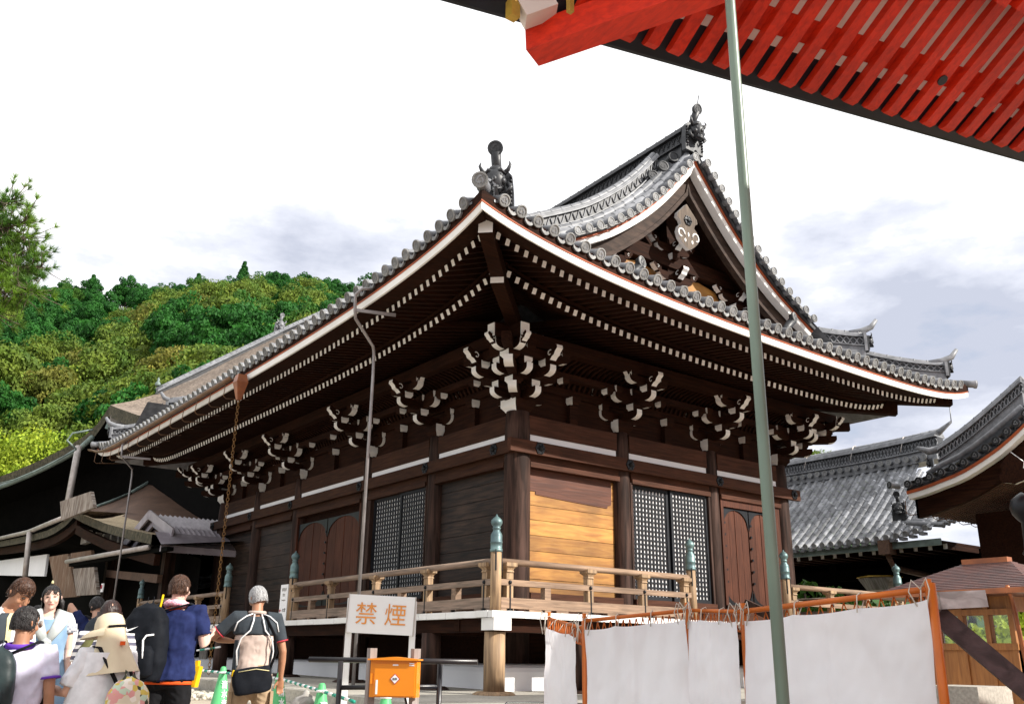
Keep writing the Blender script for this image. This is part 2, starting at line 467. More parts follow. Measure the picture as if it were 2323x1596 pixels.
def door(side, a0, a1, zt=3.95):
    z0 = 1.73
    m = MB()
    npk = 4; p = (a1 - a0) / npk
    for k in range(npk):
        m.ti = rnd.uniform(-1, 1); front_box(m, side, a0 + k * p + .002, a0 + (k + 1) * p - .002, .02, .07 + .002 * (k % 2), z0, zt)
    m.ti = 1.0
    front_box(m, side, (a0 + a1) / 2 - .012, (a0 + a1) / 2 + .012, .07, .085, z0, zt)
    d = m.build('door', mDOOR, hall)
    m = MB(); A = a1 - a0
    exv = V((1, 0, 0)) if side == 'R' else V((0, 1, 0)); ezv = V((0, -1, 0)) if side == 'R' else V((-1, 0, 0))
    for top in (1, 0):
        for lr in (0, 1):
            O = []
            hgt = .45 if top else .34
            for q in range(9):
                u = q / 8; O.append((u * A * .485, hgt * (1 - math.sqrt(1 - (1 - u) ** 2)) + .03))
            O = [(0, 0)] + O + [(A * .5, .03), (A * .5, 0)]
            O = [(x if not lr else A - x, y if not top else -y) for x, y in O]
            if (lr + top) % 2: O = O[::-1]
            m.prism(O, frame(side, a0, .085, zt if top else z0), exv, V((0, 0, 1)), ezv, .012)
    for k in range(6):
        front_box(m, side, a0 + .02, a0 + .07, .085, .11, z0 + .5 + k * .27, z0 + .55 + k * .27)
    m.build('door_fitting', mIRON, d)
door('R', 6.06, 6.98); door('R', 7.02, 7.94); door('L', 6.2, 7.95); door('L', 8.0, 9.7)
for sd, a0, a1 in (('R', 5.95, 6.04), ('R', 7.96, 8.15), ('L', 6.12, 6.18), ('L', 9.72, 9.75)):
    m = MB(); front_box(m, sd, a0, a1, -.05, .15, 1.72, 4.14); m.build('jamb', mDOOR, hall)
m = MB(); front_box(m, 'R', 6.04, 7.96, .0, .15, 3.97, 4.14); m.build('door_lintel', mDOOR, hall)
# closed core so no light leaks through the walls
m = MB(); m.bx(.06, WX + .2, .06, LY + .2, .4, 6.9); m.build('core_wall', mDK, hall)
# hexagonal metal bosses on the nageshi
for sd in 'RL':
    for a in (XC if sd == 'R' else YC):
        m = MB(); c = frame(sd, a + (.32 if a == 0 and sd == 'R' else (.35 if a == 0 else 0)), .33, 4.5)
        if a in (WX, LY): c = frame(sd, a + .2, .33, 4.5)
        ax = V((0, -1, 0)) if sd == 'R' else V((-1, 0, 0))
        m.lathe([(.13, 0), (.125, .02), (.06, .025), (.055, .05), (.03, .07), (.012, .075)], c, 6, ax, False)
        for k in range(6):
            t = k * pi / 3; e1 = V((1, 0, 0)) if sd == 'R' else V((0, 1, 0))
            m.ball(c + e1 * .085 * cos(t) + V((0, 0, 1)) * .085 * sin(t) + ax * .025, .018, 6, 4)
        m.build('nail_cover', mIRON, hall)
# --- bracket sets
def arm(m, c, d, l1, z, w_=.15, h=.19):
    c, d = V(c), V(d).normalized()
    s = d.cross(V((0, 0, 1)))
    q = .20
    O = [(0, 0)] + [(l1 - q + q * sin(t), q * .55 * (1 - cos(t))) for t in [k * pi / 10 for k in range(6)]] + [(l1, h), (0, h)]
    o = V((c.x, c.y, z)) - s * w_ / 2
    m.prism(O, o, d, V((0, 0, 1)), s, w_, edge=1, edges=set(range(1, 7)))
def masu(m, c, z, a, s=.21, h=.14, sides=(1, 1)):
    c = V((c[0], c[1], z)); a = V(a); b = a.cross(V((0, 0, 1)))
    def ring(k, zz): return [c + a * x * k / 2 + b * y * k / 2 + V((0, 0, zz)) for x, y in ((1, 1), (-1, 1), (-1, -1), (1, -1))]
    R_ = [ring(s * .68, 0), ring(s * .8, h * .18), ring(s, h * .42), ring(s, h)]
    i = m.pts([p for r in R_ for p in r])
    for k in range(3):
        for j in range(4):
            q = (i + k * 4 + j, i + k * 4 + (j + 1) % 4, i + k * 4 + 4 + (j + 1) % 4, i + k * 4 + 4 + j)
            m.face(q, 1 if j in (1, 3) else 0)
    m.face((i + 3, i + 2, i + 1, i), 0); m.face((i + 12, i + 13, i + 14, i + 15), 0)
def nose(m, c, d, z, k=1., w_=.13):
    # carved beam nose with an upturned tip; rim painted white, a white curl on its cheek
    c, d = V(c), V(d).normalized(); s = d.cross(V((0, 0, 1)))
    O = [(0, -.04), (.12, -.05), (.2, -.01), (.26, .05), (.33, .08), (.36, .14), (.43, .20), (.42, .27), (.36, .30), (.30, .25), (.24, .24), (.1, .2), (0, .2)]
    O = [(x * k, y * k) for x, y in O]
    o = V((c.x, c.y, z)) - s * w_ / 2
    m.prism(O, o, d, V((0, 0, 1)), s, w_, edge=1, edges=set(range(2, 9)))
    for sg in (-1, 1):
        P = []
        for q in range(12):
            t = q / 11 * 4.6; rr = .075 * k * (1 - q / 15)
            P.append(V((c.x, c.y, z)) + s * sg * (w_ / 2 + .005) + d * (.2 * k + rr * cos(t + 1)) + V((0, 0, 1)) * (.13 * k + rr * sin(t + 1)))
        mi = m.mi; m.mi = 1; m.tube(P, .011 * k, 4); m.mi = mi
def bracket(side, a, corner=False, name='bracket_set'):
    A = V((1, 0, 0)) if side == 'R' else V((0, 1, 0))
    Nn = V((0, -1, 0)) if side == 'R' else V((-1, 0, 0))
    O = A * a
    m = MB()
    masu(m, O, 5.24, A, .46, .26)
    arm(m, O, A, .58, 5.48); arm(m, O, -A, .58, 5.48); arm(m, O, Nn, .66, 5.48)
    for p in (A * .48, A * -.48, Nn * .47): masu(m, O + p, 5.67, A)
    arm(m, O + Nn * .45, A, .58, 5.81); arm(m, O + Nn * .45, -A, .58, 5.81); arm(m, O, Nn, 1.1, 5.81)
    arm(m, O, A, .8, 5.81); arm(m, O, -A, .8, 5.81)
    for p in (A * .46, A * -.46, A * 0): masu(m, O + Nn * .45 + p, 6.0, A)
    for p in (A * .68, A * -.68): masu(m, O + p, 6.0, A)
    masu(m, O + Nn * .9, 6.0, A)
    arm(m, O + Nn * .9, A, .58, 6.13, h=.17); arm(m, O + Nn * .9, -A, .58, 6.13, h=.17)
    for p in (A * .45, A * -.45): masu(m, O + Nn * .9 + p, 6.27, A, h=.1)
    nose(m, O + Nn * .92, Nn, 6.10, .95, .15)
    nose(m, O + Nn * .9 + A * -.42, -A, 6.24, .6, .11); nose(m, O + Nn * .9 + A * .42, A, 6.24, .45, .09)
    nose(m, O + Nn * .45 + A * .5, A, 6.04, .4, .09)
    return m.build(name, [mDK if side == 'R' else mDKy, mWH], hall)
for x in XC[1:-1]: bracket('R', x)
for y in YC[1:-1]: bracket('L', y)
def corner_bracket(cx, cy, sx, sy):
    m = MB(); O = V((cx, cy, 0)); X, Y = V((sx, 0, 0)), V((0, sy, 0)); Dg = (X + Y).normalized()
    masu(m, O, 5.24, V((1, 0, 0)), .50, .26)
    for j, dr in enumerate((X, Y, -X, -Y)):
        arm(m, O, dr, .66, 5.48)
        masu(m, O + dr * .48, 5.67, V((1, 0, 0)) if j % 2 == 0 else V((0, 1, 0)))
    arm(m, O, Dg, .92, 5.48, .17)
    masu(m, O + Dg * .66, 5.67, V((1, 0, 0)), .26)
    for dr, q in ((X, Y), (Y, X)):
        arm(m, O, dr, 1.12, 5.81)
        arm(m, O + dr * .45, q, .95, 5.81); arm(m, O + dr * .45, -q, .58, 5.81)
        for p in (-.46, 0, .46, .8): masu(m, O + dr * .45 + q * p, 6.0, q)
        masu(m, O + dr * .9, 6.0, q)
        arm(m, O + dr * .9, q, 1.3, 6.13, h=.18); arm(m, O + dr * .9, -q, .58, 6.13, h=.17)
        for p in (-.45, .45, .9): masu(m, O + dr * .9 + q * p, 6.27, q, h=.1)
        nose(m, O + dr * .9 + q * 1.22, q, 6.24, .6, .12)
        nose(m, O + dr * .92, dr, 6.10, .95, .15)
        nose(m, O + dr * .9 - q * .42, -q, 6.24, .45, .09)
    arm(m, O, Dg, 1.55, 5.81, .18); masu(m, O + Dg * 1.28, 6.0, V((1, 0, 0)), .28)
    masu(m, O + Dg * .66, 6.0, V((1, 0, 0)), .28)
    m.beam(O + V((0, 0, 6.24)), O + Dg * 1.9 + V((0, 0, 6.24)), .18, .2)
    m.build('corner_bracket_set', [mDK, mWH], hall)
corner_bracket(0, 0, -1, -1); corner_bracket(WX, 0, 1, -1); corner_bracket(0, LY, -1, 1)
# short struts between brackets
for sd, Cc in (('R', XC), ('L', YC)):
    for a, b in zip(Cc, Cc[1:]):
        m = MB(); c = (a + b) / 2
        A = V((1, 0, 0)) if sd == 'R' else V((0, 1, 0))
        p = frame(sd, c, .09, 0)
        front_box(m, sd, c - .11, c + .11, .0, .12, 5.2, 5.62)
        masu(m, p, 5.62, A, .24, .16)
        m.build('frieze_strut', [mDK if sd == 'R' else mDKy, mWH], hall)
        for q in (-.62, .62): m = MB(); masu(m, frame(sd, c + q, .5, 0), 5.88, A, .18, .12); m.build('bearing_block', [mDK, mWH], hall)
# --- eaves: fascia, soffits, rafters
FB = 6.55
m = MB(); sweep(m, [(3.42, FB), (3.46, FB), (3.475, FB + .125), (3.3, FB + .125), (3.3, FB + .02)]); m.build('fascia', mWH, hall)
m = MB(); sweep(m, [(3.44, FB + .128), (3.486, FB + .128), (3.49, FB + .155), (3.3, FB + .155)]); m.build('vermilion_edge', mRUST, hall)
m = MB(); sweep(m, [(3.44, FB + .157), (3.48, FB + .16), (3.49, FB + .34), (2.9, FB + .55), (2.9, FB + .2)])
sweep(m, [(3.42, FB + .0), (3.02, 6.475 + .10), (3.0, 6.60), (3.3, FB + .1)])
m.build('eave_board', mDK, hall)
def z_fly(e): return 6.46 + (3.0 - e) * .13        # under side of flying rafters
def z_base(e): return 6.345 + (2.05 - e) * .22
m = MB(); sweep(m, [(3.02, z_fly(3.0) + .125), (1.6, z_fly(1.6) + .125), (1.6, z_fly(1.6) + .16), (3.02, z_fly(3.) + .16)])
sweep(m, [(2.10, z_base(2.05) + .125), (-.1, z_base(-.1) + .125), (-.1, z_base(-.1) + .155), (2.10, z_base(2.05) + .155)])
sweep(m, [(2.06, z_base(2.05) + .127), (2.10, z_base(2.05) + .127), (2.10, z_fly(2.08) + .001), (1.96, z_fly(2.0) + .001), (1.96, z_base(2.) + .127)])
m.build('soffit', mDK, hall)
rafters = []
def rafter_set(side, e1, e0, zf, wd, hg):
    L_ = (WX if side == 'R' else LY)
    n = int((L_ + 2 * e1 - .3) / .2)
    for k in range(n + 1):
        s = -e1 + .22 + k * .2
        if s > L_ + e1 - .2: break
        # stop at the hip
        din = min(s + e1, L_ + e1 - s)
        ee = max(e0, e1 - din - .0)
        if e1 - ee < .12: ee = e1 - .12
        t1 = (s + e1) / (L_ + 2 * e1)
        def P(e):
            t = max(0, min(1, (s + e) / (L_ + 2 * e))) if e > 0 else t1
            z = zf(e) + lift(side, t) + hg / 2
            return V((s, -e, z)) if side == 'R' else V((-e, s, z))
        m = MB(); p1, p0 = P(e1), P(ee)
        m.beam(p1, p0, wd, hg, 0)
        # white painted end grain
        i = m.f[0]; m.m[0] = 1
        rafters.append(((p1 - CAM).length, m, side))
for sd in 'RL':
    rafter_set(sd, 3.0, 1.75, z_fly, .085, .115)
    rafter_set(sd, 2.05, -.05, z_base, .09, .115)
rafters.sort(key=lambda r: r[0])
for d_, m, sd in rafters[:100]: m.build('rafter', [mDK if sd == 'L' else mDKy, mWH], hall)
big = MB()
for d_, m, sd in rafters[100:]:
    b = len(big.v); big.v += m.v; big.f += [tuple(b + q for q in f) for f in m.f]; big.m += m.m; big.s += m.s; big.t += m.t
o = big.build('rafter', [mDK, mWH], hall); tag(o, None, None, kind='stuff')
def hip(cx, cy, sx, sy, sd, near=True):
    D2 = V((sx, sy, 0))
    t = 0. if near else 1.
    lz = lift(sd, t)
    m = MB()
    c = V((cx, cy, 0))
    for (e1, e0, z1, z0, w_, h) in ((3.16, 1.9, z_fly(3.1) + lz - .13, z_fly(1.9) + .25, .24, .30), (2.2, .3, z_base(2.15) + lz * .75 - .12, z_base(.3) + .05, .24, .30)):
        p1 = c + D2 * e1 + V((0, 0, z1 + h / 2)); p0 = c + D2 * e0 + V((0, 0, z0 + h / 2))
        m.beam(p1, p0, w_, h, 0); m.m[-6] = 1 if near else 0
    m.build('hip_rafter', [mDK, mWH], hall)
hip(0, 0, -1, -1, 'R'); hip(WX, 0, 1, -1, 'R', False); hip(0, LY, -1, 1, 'L', False)
# --- roof tiles
CS = [(-.175, -.03), (-.13, -.018), (-.09, .0), (-.08, .04), (-.055, .07), (0, .088), (.055, .07), (.08, .04), (.09, .0), (.13, -.018)]
P_ = .35
def tile_rows(m, a_list, smax, pt, seg=.32, smin=0., rows_k=1):
    # a_list: centre of each round-tile row; pt(a, s) gives the roof surface
    for a in a_list:
        n = max(1, int(round((smax(a) - smin) / seg)))
        if smax(a) - smin < .05: continue
        prev = None
        for k in range(n):
            s0, s1 = smin + (smax(a) - smin) * k / n, smin + (smax(a) - smin) * (k + 1) / n
            tr, tf = rnd.uniform(-1, 1), rnd.uniform(-1, 1)
            for j in range(len(CS)):
                d0, h0 = CS[j]; d1, h1 = CS[(j + 1) % len(CS)] if j + 1 < len(CS) else (CS[0][0] + P_, CS[0][1])
                rt = 2 <= j <= 7
                m.ti = tr if rt else tf
                lf, lb = (.006, -.004) if rt else (.02, -.004)
                A, B = pt(a + d0, s0), pt(a + d1, s0); C, D = pt(a + d1, s1), pt(a + d0, s1)
                Z = V((0, 0, 1.15))
                m.sm = rt
                m.quad(A + Z * (h0 + lf), B + Z * (h1 + lf), C + Z * (h1 + lb), D + Z * (h0 + lb))
                m.sm = False
                if not rt: m.quad(A + Z * (h0 + lf), A + Z * (h0 - .02), B + Z * (h1 - .02), B + Z * (h1 + lf))
    m.ti = 0
def smooth(x): x = max(0, min(1, x)); return x * x * (3 - 2 * x)
YG = -1.60
def mino(y, u):
    q = min(y - YG, LY - YG - y + 0)      # rise of the main slope behind the verge
    q = min(y - YG, (LY - 2 * 0 + 1.6) - y)
    return .28 * smooth(q / .75) * (1 - smooth((u - 4.2) / 3.2))
def left_pt(y, s):
    u = EA + WX / 2 - s
    t = max(0, min(1, (y + EA) / (LY + 2 * EA)))
    return V((-EA + s, y, zprof(u) + lift('L', t) * ex_(-s / 1.1) + mino(y, u)))
def right_pt(x, s):
    u = EA + WX / 2 - s
    t = max(0, min(1, (x + EA) / (WX + 2 * EA)))
    return V((x, -EA + s, zprof(u) + lift('R', t) * ex_(-s / 1.1)))
U0 = EA + WX / 2
def smaxL(y):
    q = min(y + EA, LY + EA - y)
    return U0 - .1 if q > EA + YG - .02 else max(0, q)
def smaxR(x): return max(0, min(x + EA, WX + EA - x, 3.3))
rowsL = [-EA + .43 + .355 * k for k in range(int((LY + 2 * EA - .5) / .355))]
rowsR = [-EA + .43 + .352 * k for k in range(int((WX + 2 * EA - .5) / .352))]
m = MB(); tile_rows(m, rowsL, smaxL, left_pt); tile_rows(m, rowsR, smaxR, right_pt)
# plain far slopes close the roof
def far_pt(i, j):
    y = YG + .1 + (LY - 2 * YG - .2) * i / 12; u = U0 * j / 14
    return V((WX / 2 + u, y, zprof(u) + .05 + mino(y, u)))
m.grid(far_pt, 13, 15)
m.grid(lambda i, j: V((-EA + .6 + (WX + 2 * EA - 1.2) * i / 8, LY + EA - .2 - 3.0 * j / 6, zprof(U0 - .2 - 3. * j / 6) - .2)), 9, 7)
m.build('roof', mTILE, hall)
def disk(m, c, ax, r=.108, up=V((0, 0, 1)), tail=.28, tmi=0, fmi=1, swirl=True, n=16):
    ax = V(ax).normalized(); c = V(c)
    mi = m.mi; m.mi = tmi
    m.lathe([(r * .80, -tail), (r * .84, -.06), (r, -.02), (r, .0)], c, n, ax)
    m.mi = fmi
    m.lathe([(r, 0), (r, .018), (r * .80, .020), (r * .78, .006), (.001, .006)], c, n, ax, False)
    if swirl:
        a = ax.cross(up).normalized(); b = a.cross(ax) * -1
        m.mi = tmi
        for q in range(3):
            O = []
            for k in range(6):
                t = q * 2 * pi / 3 + k * .42; rr = r * (.62 - .05 * k); O.append((cos(t) * rr, sin(t) * rr))
            for k in reversed(range(5)):
                t = q * 2 * pi / 3 + k * .42; rr = r * (.42 - .06 * k); O.append((cos(t) * rr, sin(t) * rr))
            o_ = c + ax * .006
            i = m.pts([o_ + a * x + b * y + ax * .010 for x, y in O]); m.face(tuple(range(i, i + len(O))))
    m.mi = mi
def eave_tiles(side, rows, pt):
    m = MB()
    ax = V((0, -1, -.36)) if side == 'R' else V((-1, 0, -.36))
    A = V((1, 0, 0)) if side == 'R' else V((0, 1, 0))
    prev = None
    for a in rows:
        c = pt(a, 0) + V((0, 0, .075)) + ax * .05
        disk(m, c, ax)
        if prev is not None:
            q = [prev.lerp(c, .27 + .46 * k / 6) for k in range(7)]
            sag = [-.05 - .055 * (1 - ((k - 3) / 3) ** 2) for k in range(7)]
            for k in range(6):
                P0, P1 = q[k] + V((0, 0, sag[k])) - ax * .02, q[k + 1] + V((0, 0, sag[k + 1])) - ax * .02
                h = V((0, 0, -.06))
                m.quad(P0, P1, P1 + h, P0 + h, 1); m.quad(P0 + h, P1 + h, P1 + h - ax * .25, P0 + h - ax * .25, 0)
                m.quad(P0, P0 - ax * .3, P1 - ax * .3, P1, 0)
        prev = c
    m.build('eave_tiles', [mTILE, mTILEF], hall)
eave_tiles('R', rowsR, right_pt); eave_tiles('L', rowsL, left_pt)
# corner end tiles
for c, ax, hz in ((V((-3.62, -3.62, 7.74)), V((-1, -1, -.25)), .135), (V((WX + 3.62, -3.62, 7.30)), V((1, -1, -.1)), .11), (V((-3.62, LY + 3.62, 7.32)), V((-1, 1, -.1)), .12)):
    m = MB(); disk(m, c, ax, hz, tail=.45); m.build('corner_tile', [mTILE, mTILEF], hall)
# --- gable
gx = WX / 2
def vp(sg, u, off, y):                     # point on the verge curve pushed down by off along its normal
    du = .05; s = (zprof(u + du) - zprof(max(0, u - du))) / (u + du - max(0, u - du))
    nx, nz = s, -1.
    l = math.hypot(nx, nz); nx, nz = nx / l * off, nz / l * off
    uu = max(0.0, u + nx)
    z = zprof(u) + nz
    if u + nx < 0: z = zprof(0) - off * 1.25
    return V((gx + sg * uu, y, z))
UG = [k * .17 for k in range(28)]
def verge(m, o0, o1, y0, y1, umax=4.3, mi=None):
    for sg in (-1, 1):
        us = [u for u in UG if u <= umax]
        for a, b in zip(us, us[1:]):
            A0, A1, B0, B1 = vp(sg, a, o0, y0), vp(sg, a, o1, y0), vp(sg, b, o0, y0), vp(sg, b, o1, y0)
            Dy = V((0, y1 - y0, 0))
            m.quad(A0, B0, B1, A1, mi); m.quad(A1, B1, B1 + Dy, A1 + Dy, mi); m.quad(A0, A0 + Dy, B0 + Dy, B0, mi)
m = MB(); verge(m, .15, .28, -1.40, -1.2); m.build('verge_fascia', mWH, hall)
m = MB(); verge(m, .105, .148, -1.44, -1.2); m.build('vermilion_edge', mRUST, hall)
m = MB(); verge(m, .02, .10, -1.50, -1.1); m.build('verge_board', mTILED, hall)
m = MB(); verge(m, .25, .60, -1.16, -1.06); verge(m, .55, .64, -1.20, -1.04, 4.25); mBAR = mat('bargeboard_timber', (.062, .040, .030), (.028, .018, .014), 1.6, (1.5, 6, 6), rough=.7, bump=.4, spec=.15)
o = m.build('bargeboard', mBAR, hall)
m = MB()
# soffit of the verge
for sg in (-1, 1):
    for a, b in zip(UG, UG[1:]):
        m.quad(vp(sg, a, .2, -1.3), vp(sg, b, .2, -1.3), vp(sg, b, .2, -.2), vp(sg, a, .2, -.2))
O = [(gx - 4.4, 8.0)] + [(gx - u, zprof(u) - .1) for u in reversed(UG)] + [(gx + u, zprof(u) - .1) for u in UG[1:]] + [(gx + 4.4, 8.0)]
m.prism(O, (0, -.28, 0), (1, 0, 0), (0, 0, 1), (0, 1, 0), .1)
m.build('gable_wall', mDK, hall)
m = MB()
u = .22; acc = 0
pts_ = []
while u < 4.25:
    pts_.append(u)
    s = (zprof(u + .02) - zprof(u - .02)) / .04; u += .355 / math.sqrt(1 + s * s)
for sg in (-1, 1):
    pc = None
    for u in pts_:
        c = V((gx + sg * u, -1.66, zprof(u) + .0)); disk(m, c, (0, -1, -.06), .105, tail=.42)
        if pc is not None:
            for k in range(3):
                a, b = pc.lerp(c, .28 + .15 * k), pc.lerp(c, .28 + .15 * (k + 1))
                for z_ in (-.03, -.075): 
                    m.quad(a + V((0, .02, z_)), b + V((0, .02, z_)), b + V((0, .02, z_ - .03)), a + V((0, .02, z_ - .03)), 1)
            m.quad(pc + V((0, .04, -.02)), c + V((0, .04, -.02)), c + V((0, .5, .05)), pc + V((0, .5, .05)), 0)
        pc = c
m.build('verge_tiles', [mTILE, mTILEF], hall)
# pendant
gp = MB(); cx, cz = gx - .12, 10.78
O = [(0, .02), (.33, -.30), (.35, -.40), (.25, -.47), (.22, -.56), (.31, -.64), (.36, -.78), (.32, -.93), (.23, -1.02), (.10, -1.12), (0, -1.16)]
O = O + [(-x, z) for x, z in reversed(O[1:-1])]
gp.prism(O[::-1], (cx, -1.12, cz), (1, 0, 0), (0, 0, 1), (0, -1, 0), .1, edge=1)
for sg in (-1, 1):
    P = [V((cx + sg * (.26 - .13 * cos(t) * (1 - t / 9)), -1.225, cz - .82 + .15 * sin(t) * (1 - t / 9))) for t in [k * .5 for k in range(11)]]
    gp.mi = 1; gp.tube(P, .022, 5)
    gp.ball((cx + sg * .12, -1.225, cz - .95), (.035, .01, .05), 8, 5)
gp.ball((cx, -1.225, cz - .78), (.03, .01, .06), 8, 5)
gp.mi = 0
mPEN = mat('pendant_wood', (.15, .115, .085), (.07, .052, .04), 2, GZ, rough=.8, bump=.4)
po = gp.build('gable_pendant', [mPEN, mWH], hall)
m = MB(); m.lathe([(.14, 0), (.13, .03), (.06, .035), (.055, .07), (.02, .08)], (cx, -1.22, cz - .42), 6, (0, -1, 0), False)
for k in range(6): m.ball((cx + .09 * cos(k * pi / 3), -1.25, cz - .42 + .09 * sin(k * pi / 3)), .025, 6, 4)
m.build('boss', mIRON, po)
# beams, boards and carved noses inside the gable
m = MB(); m.bx(gx - 3.2, gx + 3.2, -.62, -.40, 9.38, 9.76); m.bx(gx - .17, gx + .17, -.60, -.36, 9.77, 10.9)
for q in (-2.1, -.0, 2.1): m.bx(gx + q - .14, gx + q + .14, -.55, -.35, 8.2, 9.37)
m.build('gable_beam', mDK, hall)
m = MB()
for q in (-1.05, 1.05): 
    O = [(-.95, 0), (-.92, .55), (-.6, .95), (0, 1.05), (.6, .95), (.92, .55), (.95, 0)]
    m.prism(O[::-1], (gx + q, -.40, 8.28), (1, 0, 0), (0, 0, 1), (0, -1, 0), .05)
m.build('gable_panel', mGOLD, hall)
for q, zz in ((-2.2, 9.05), (0, 9.05), (2.2, 9.05), (-.05, 9.78)):
    m = MB(); c = V((gx + q, -.62, 0))
    for sg in (-1, 1):
        arm(m, c, V((sg, 0, 0)), .55, zz - .05, .12, .2); nose(m, c + V((sg * .5, 0, 0)), V((sg, 0, 0)), zz + .12, .6)
    masu(m, c, zz - .22, V((1, 0, 0)), .26); nose(m, c, V((0, -1, 0)), zz, .9, .18)
    m.build('gable_bracket', [mDK, mWH], hall)
# --- ridges
def ridge(pts, h, wd, name='ridge', wave=True, top_r=.1, parent=None, tone=None, sides=(-1, 1), pitch=.34):
    m = MB(); pts = [V(p) for p in pts]
    L = [0]
    for a, b in zip(pts, pts[1:]): L.append(L[-1] + (b - a).length)
    def fr(k):
        t = (pts[min(k + 1, len(pts) - 1)] - pts[max(k - 1, 0)]).normalized()
        s = t.cross(V((0, 0, 1))).normalized(); return t, s
    def layer(z0, z1, hw0, hw1, mi):
        rings = []
        for k, p in enumerate(pts):
            t, s = fr(k)
            rings.append([p + s * hw0 + V((0, 0, z0)), p + s * hw1 + V((0, 0, z1)), p - s * hw1 + V((0, 0, z1)), p - s * hw0 + V((0, 0, z0))])
        m.mi = mi; m.loft(rings)
    w2 = wd / 2
    layer(-.25, h * .22, w2 * 1.15, w2, 0); layer(h * .22, h * .70, w2 * .62, w2 * .62, 1)
    layer(h * .17, h * .22, w2 * 1.3, w2 * 1.3, 0)
    layer(h * .70, h * .78, w2 * 1.05, w2 * 1.0, 0); layer(h * .79, h * .86, w2 * .95, w2 * .9, 0); layer(h * .86, h * .93, w2 * .8, w2 * .7, 0)
    m.mi = 0
    tp = []
    for k, p in enumerate(pts): tp.append(p + V((0, 0, h * .93)))
    m.tube(tp, top_r, 8)
    # joints of the cap tiles
    d = .3
    while d < L[-1] - .1:
        k = max(i for i in range(len(L)) if L[i] <= d); q = (d - L[k]) / max(1e-6, L[k + 1] - L[k]) if k + 1 < len(L) else 0
        c = tp[k].lerp(tp[min(k + 1, len(tp) - 1)], q); t, s = fr(k)
        m.lathe([(top_r * 1.0, -.02), (top_r * 1.1, -.015), (top_r * 1.1, .015), (top_r, .02)], c, 8, t); d += .33
    if wave:
        for sg in sides:
            for ph in ((0, pi) if wave == 2 else (0,)):
                P = []; n = int(L[-1] / pitch * 8)
                for i in range(n + 1):
                    d = L[-1] * i / n; k = max(q for q in range(len(L)) if L[q] <= d + 1e-9); k = min(k, len(L) - 2)
                    f_ = (d - L[k]) / (L[k + 1] - L[k]); t, s = fr(k)
                    P.append(pts[k].lerp(pts[k + 1], f_) + s * sg * (w2 * .62 + .012) + V((0, 0, h * .46 + h * .20 * sin(2 * pi * d / pitch + ph))))
                m.mi = 0; m.tube(P, .02, 5)
    return m.build(name, tone or [mTILE, mTILED], parent or hall)
def demon(parent, o, d, k=1., name='ridge_ornament', crest=True, lean=.35, mt=None):
    mt = mt or mTILED
    # ornamental end tile: beaded back plate, horned face, curled cheeks; a crest cylinder above it
    o, d = V(o), V(d).normalized(); s = d.cross(V((0, 0, 1))).normalized(); z = V((0, 0, 1))
    m = MB()
    P = lambda x, y, n_=0: o + s * (x * k) + z * (y * k) + d * (n_ * k)
    O = [(-.34, -.1), (.34, -.1), (.33, .3), (.30, .62), (.2, .74), (.0, .78), (-.2, .74), (-.30, .62), (-.33, .3)]
    m.prism([(x * k, y * k) for x, y in O], o - d * .1 * k, s, z, d, .14 * k)
    for sg in (-1, 1):
        for q in range(8): m.ball(P(sg * .285, .02 + q * .08, .06), .032 * k, 6, 4)
        m.tube([P(sg * .16, .60, .16), P(sg * .25, .66, .2), P(sg * .29, .75, .22), P(sg * .27, .84, .2)], [.05 * k, .042 * k, .028 * k, .008 * k], 7)
        m.ball(P(sg * .11, .52, .24), (.055 * k,) * 3, 8, 6)
        m.tube([P(sg * .03, .60, .25), P(sg * .12, .63, .27), P(sg * .2, .58, .2)], [.03 * k, .04 * k, .02 * k], 6)
        m.tube([P(sg * .24, .4, .12), P(sg * .3, .3, .16), P(sg * .22, .22, .18), P(sg * .2, .3, .18)], [.05 * k, .045 * k, .035 * k, .02 * k], 6)
        m.tube([P(sg * .1, .3, .27), P(sg * .11, .2, .29)], [.025 * k, .008 * k], 5)
        m.ball(P(sg * .14, .42, .2), (.08 * k,) * 3, 8, 6)
    m.ball(P(0, .47, .14), (.2 * k, .2 * k, .26 * k), 12, 8)
    m.ball(P(0, .43, .3), (.06 * k, .06 * k, .07 * k), 8, 6)
    m.ball(P(0, .27, .2), (.13 * k, .13 * k, .09 * k), 10, 6)
    m.tube([P(-.14, .25, .26), P(0, .21, .31), P(.14, .25, .26)], .03 * k, 6)
    m.ball(P(0, .66, .14), (.15 * k, .15 * k, .12 * k), 10, 6)
    ob = m.build(name, mt, parent)
    if crest:
        m = MB(); P0 = P(0, .62, -.1); ax = (d * (1 - lean) + z * (lean + .35)).normalized()
        top = P(0, 1.12, .22)
        m.tube([P(0, .66, -.16), P(0, .80, .0), top - ax * .06 * k], [.085 * k, .095 * k, .10 * k], 10)
        disk(m, top, d - z * .22, .15 * k, tail=.1 * k)
        m.build('crest_tile', [mt, mt], ob)
    return ob
def mainz(y):
    q = (y + 1.3) / (LY + 2.6); return 12.22 - .30 * sin(pi * max(0, min(1, q)))
R_pts = [V((gx, -1.25 + (LY + 2.5) * k / 14, mainz(-1.25 + (LY + 2.5) * k / 14))) for k in range(15)]
ridge(R_pts, .72, .46, 'main_ridge', 2, .11, tone=[mTILED, mTILED])
demon(hall, (gx, -1.42, 12.22), (0, -1, 0), .92)
m = MB(); m.tube([(gx, -1.6, 13.3), (gx + .02, -1.66, 13.62)], .012, 5); m.build('lightning_rod', mIRON, hall)
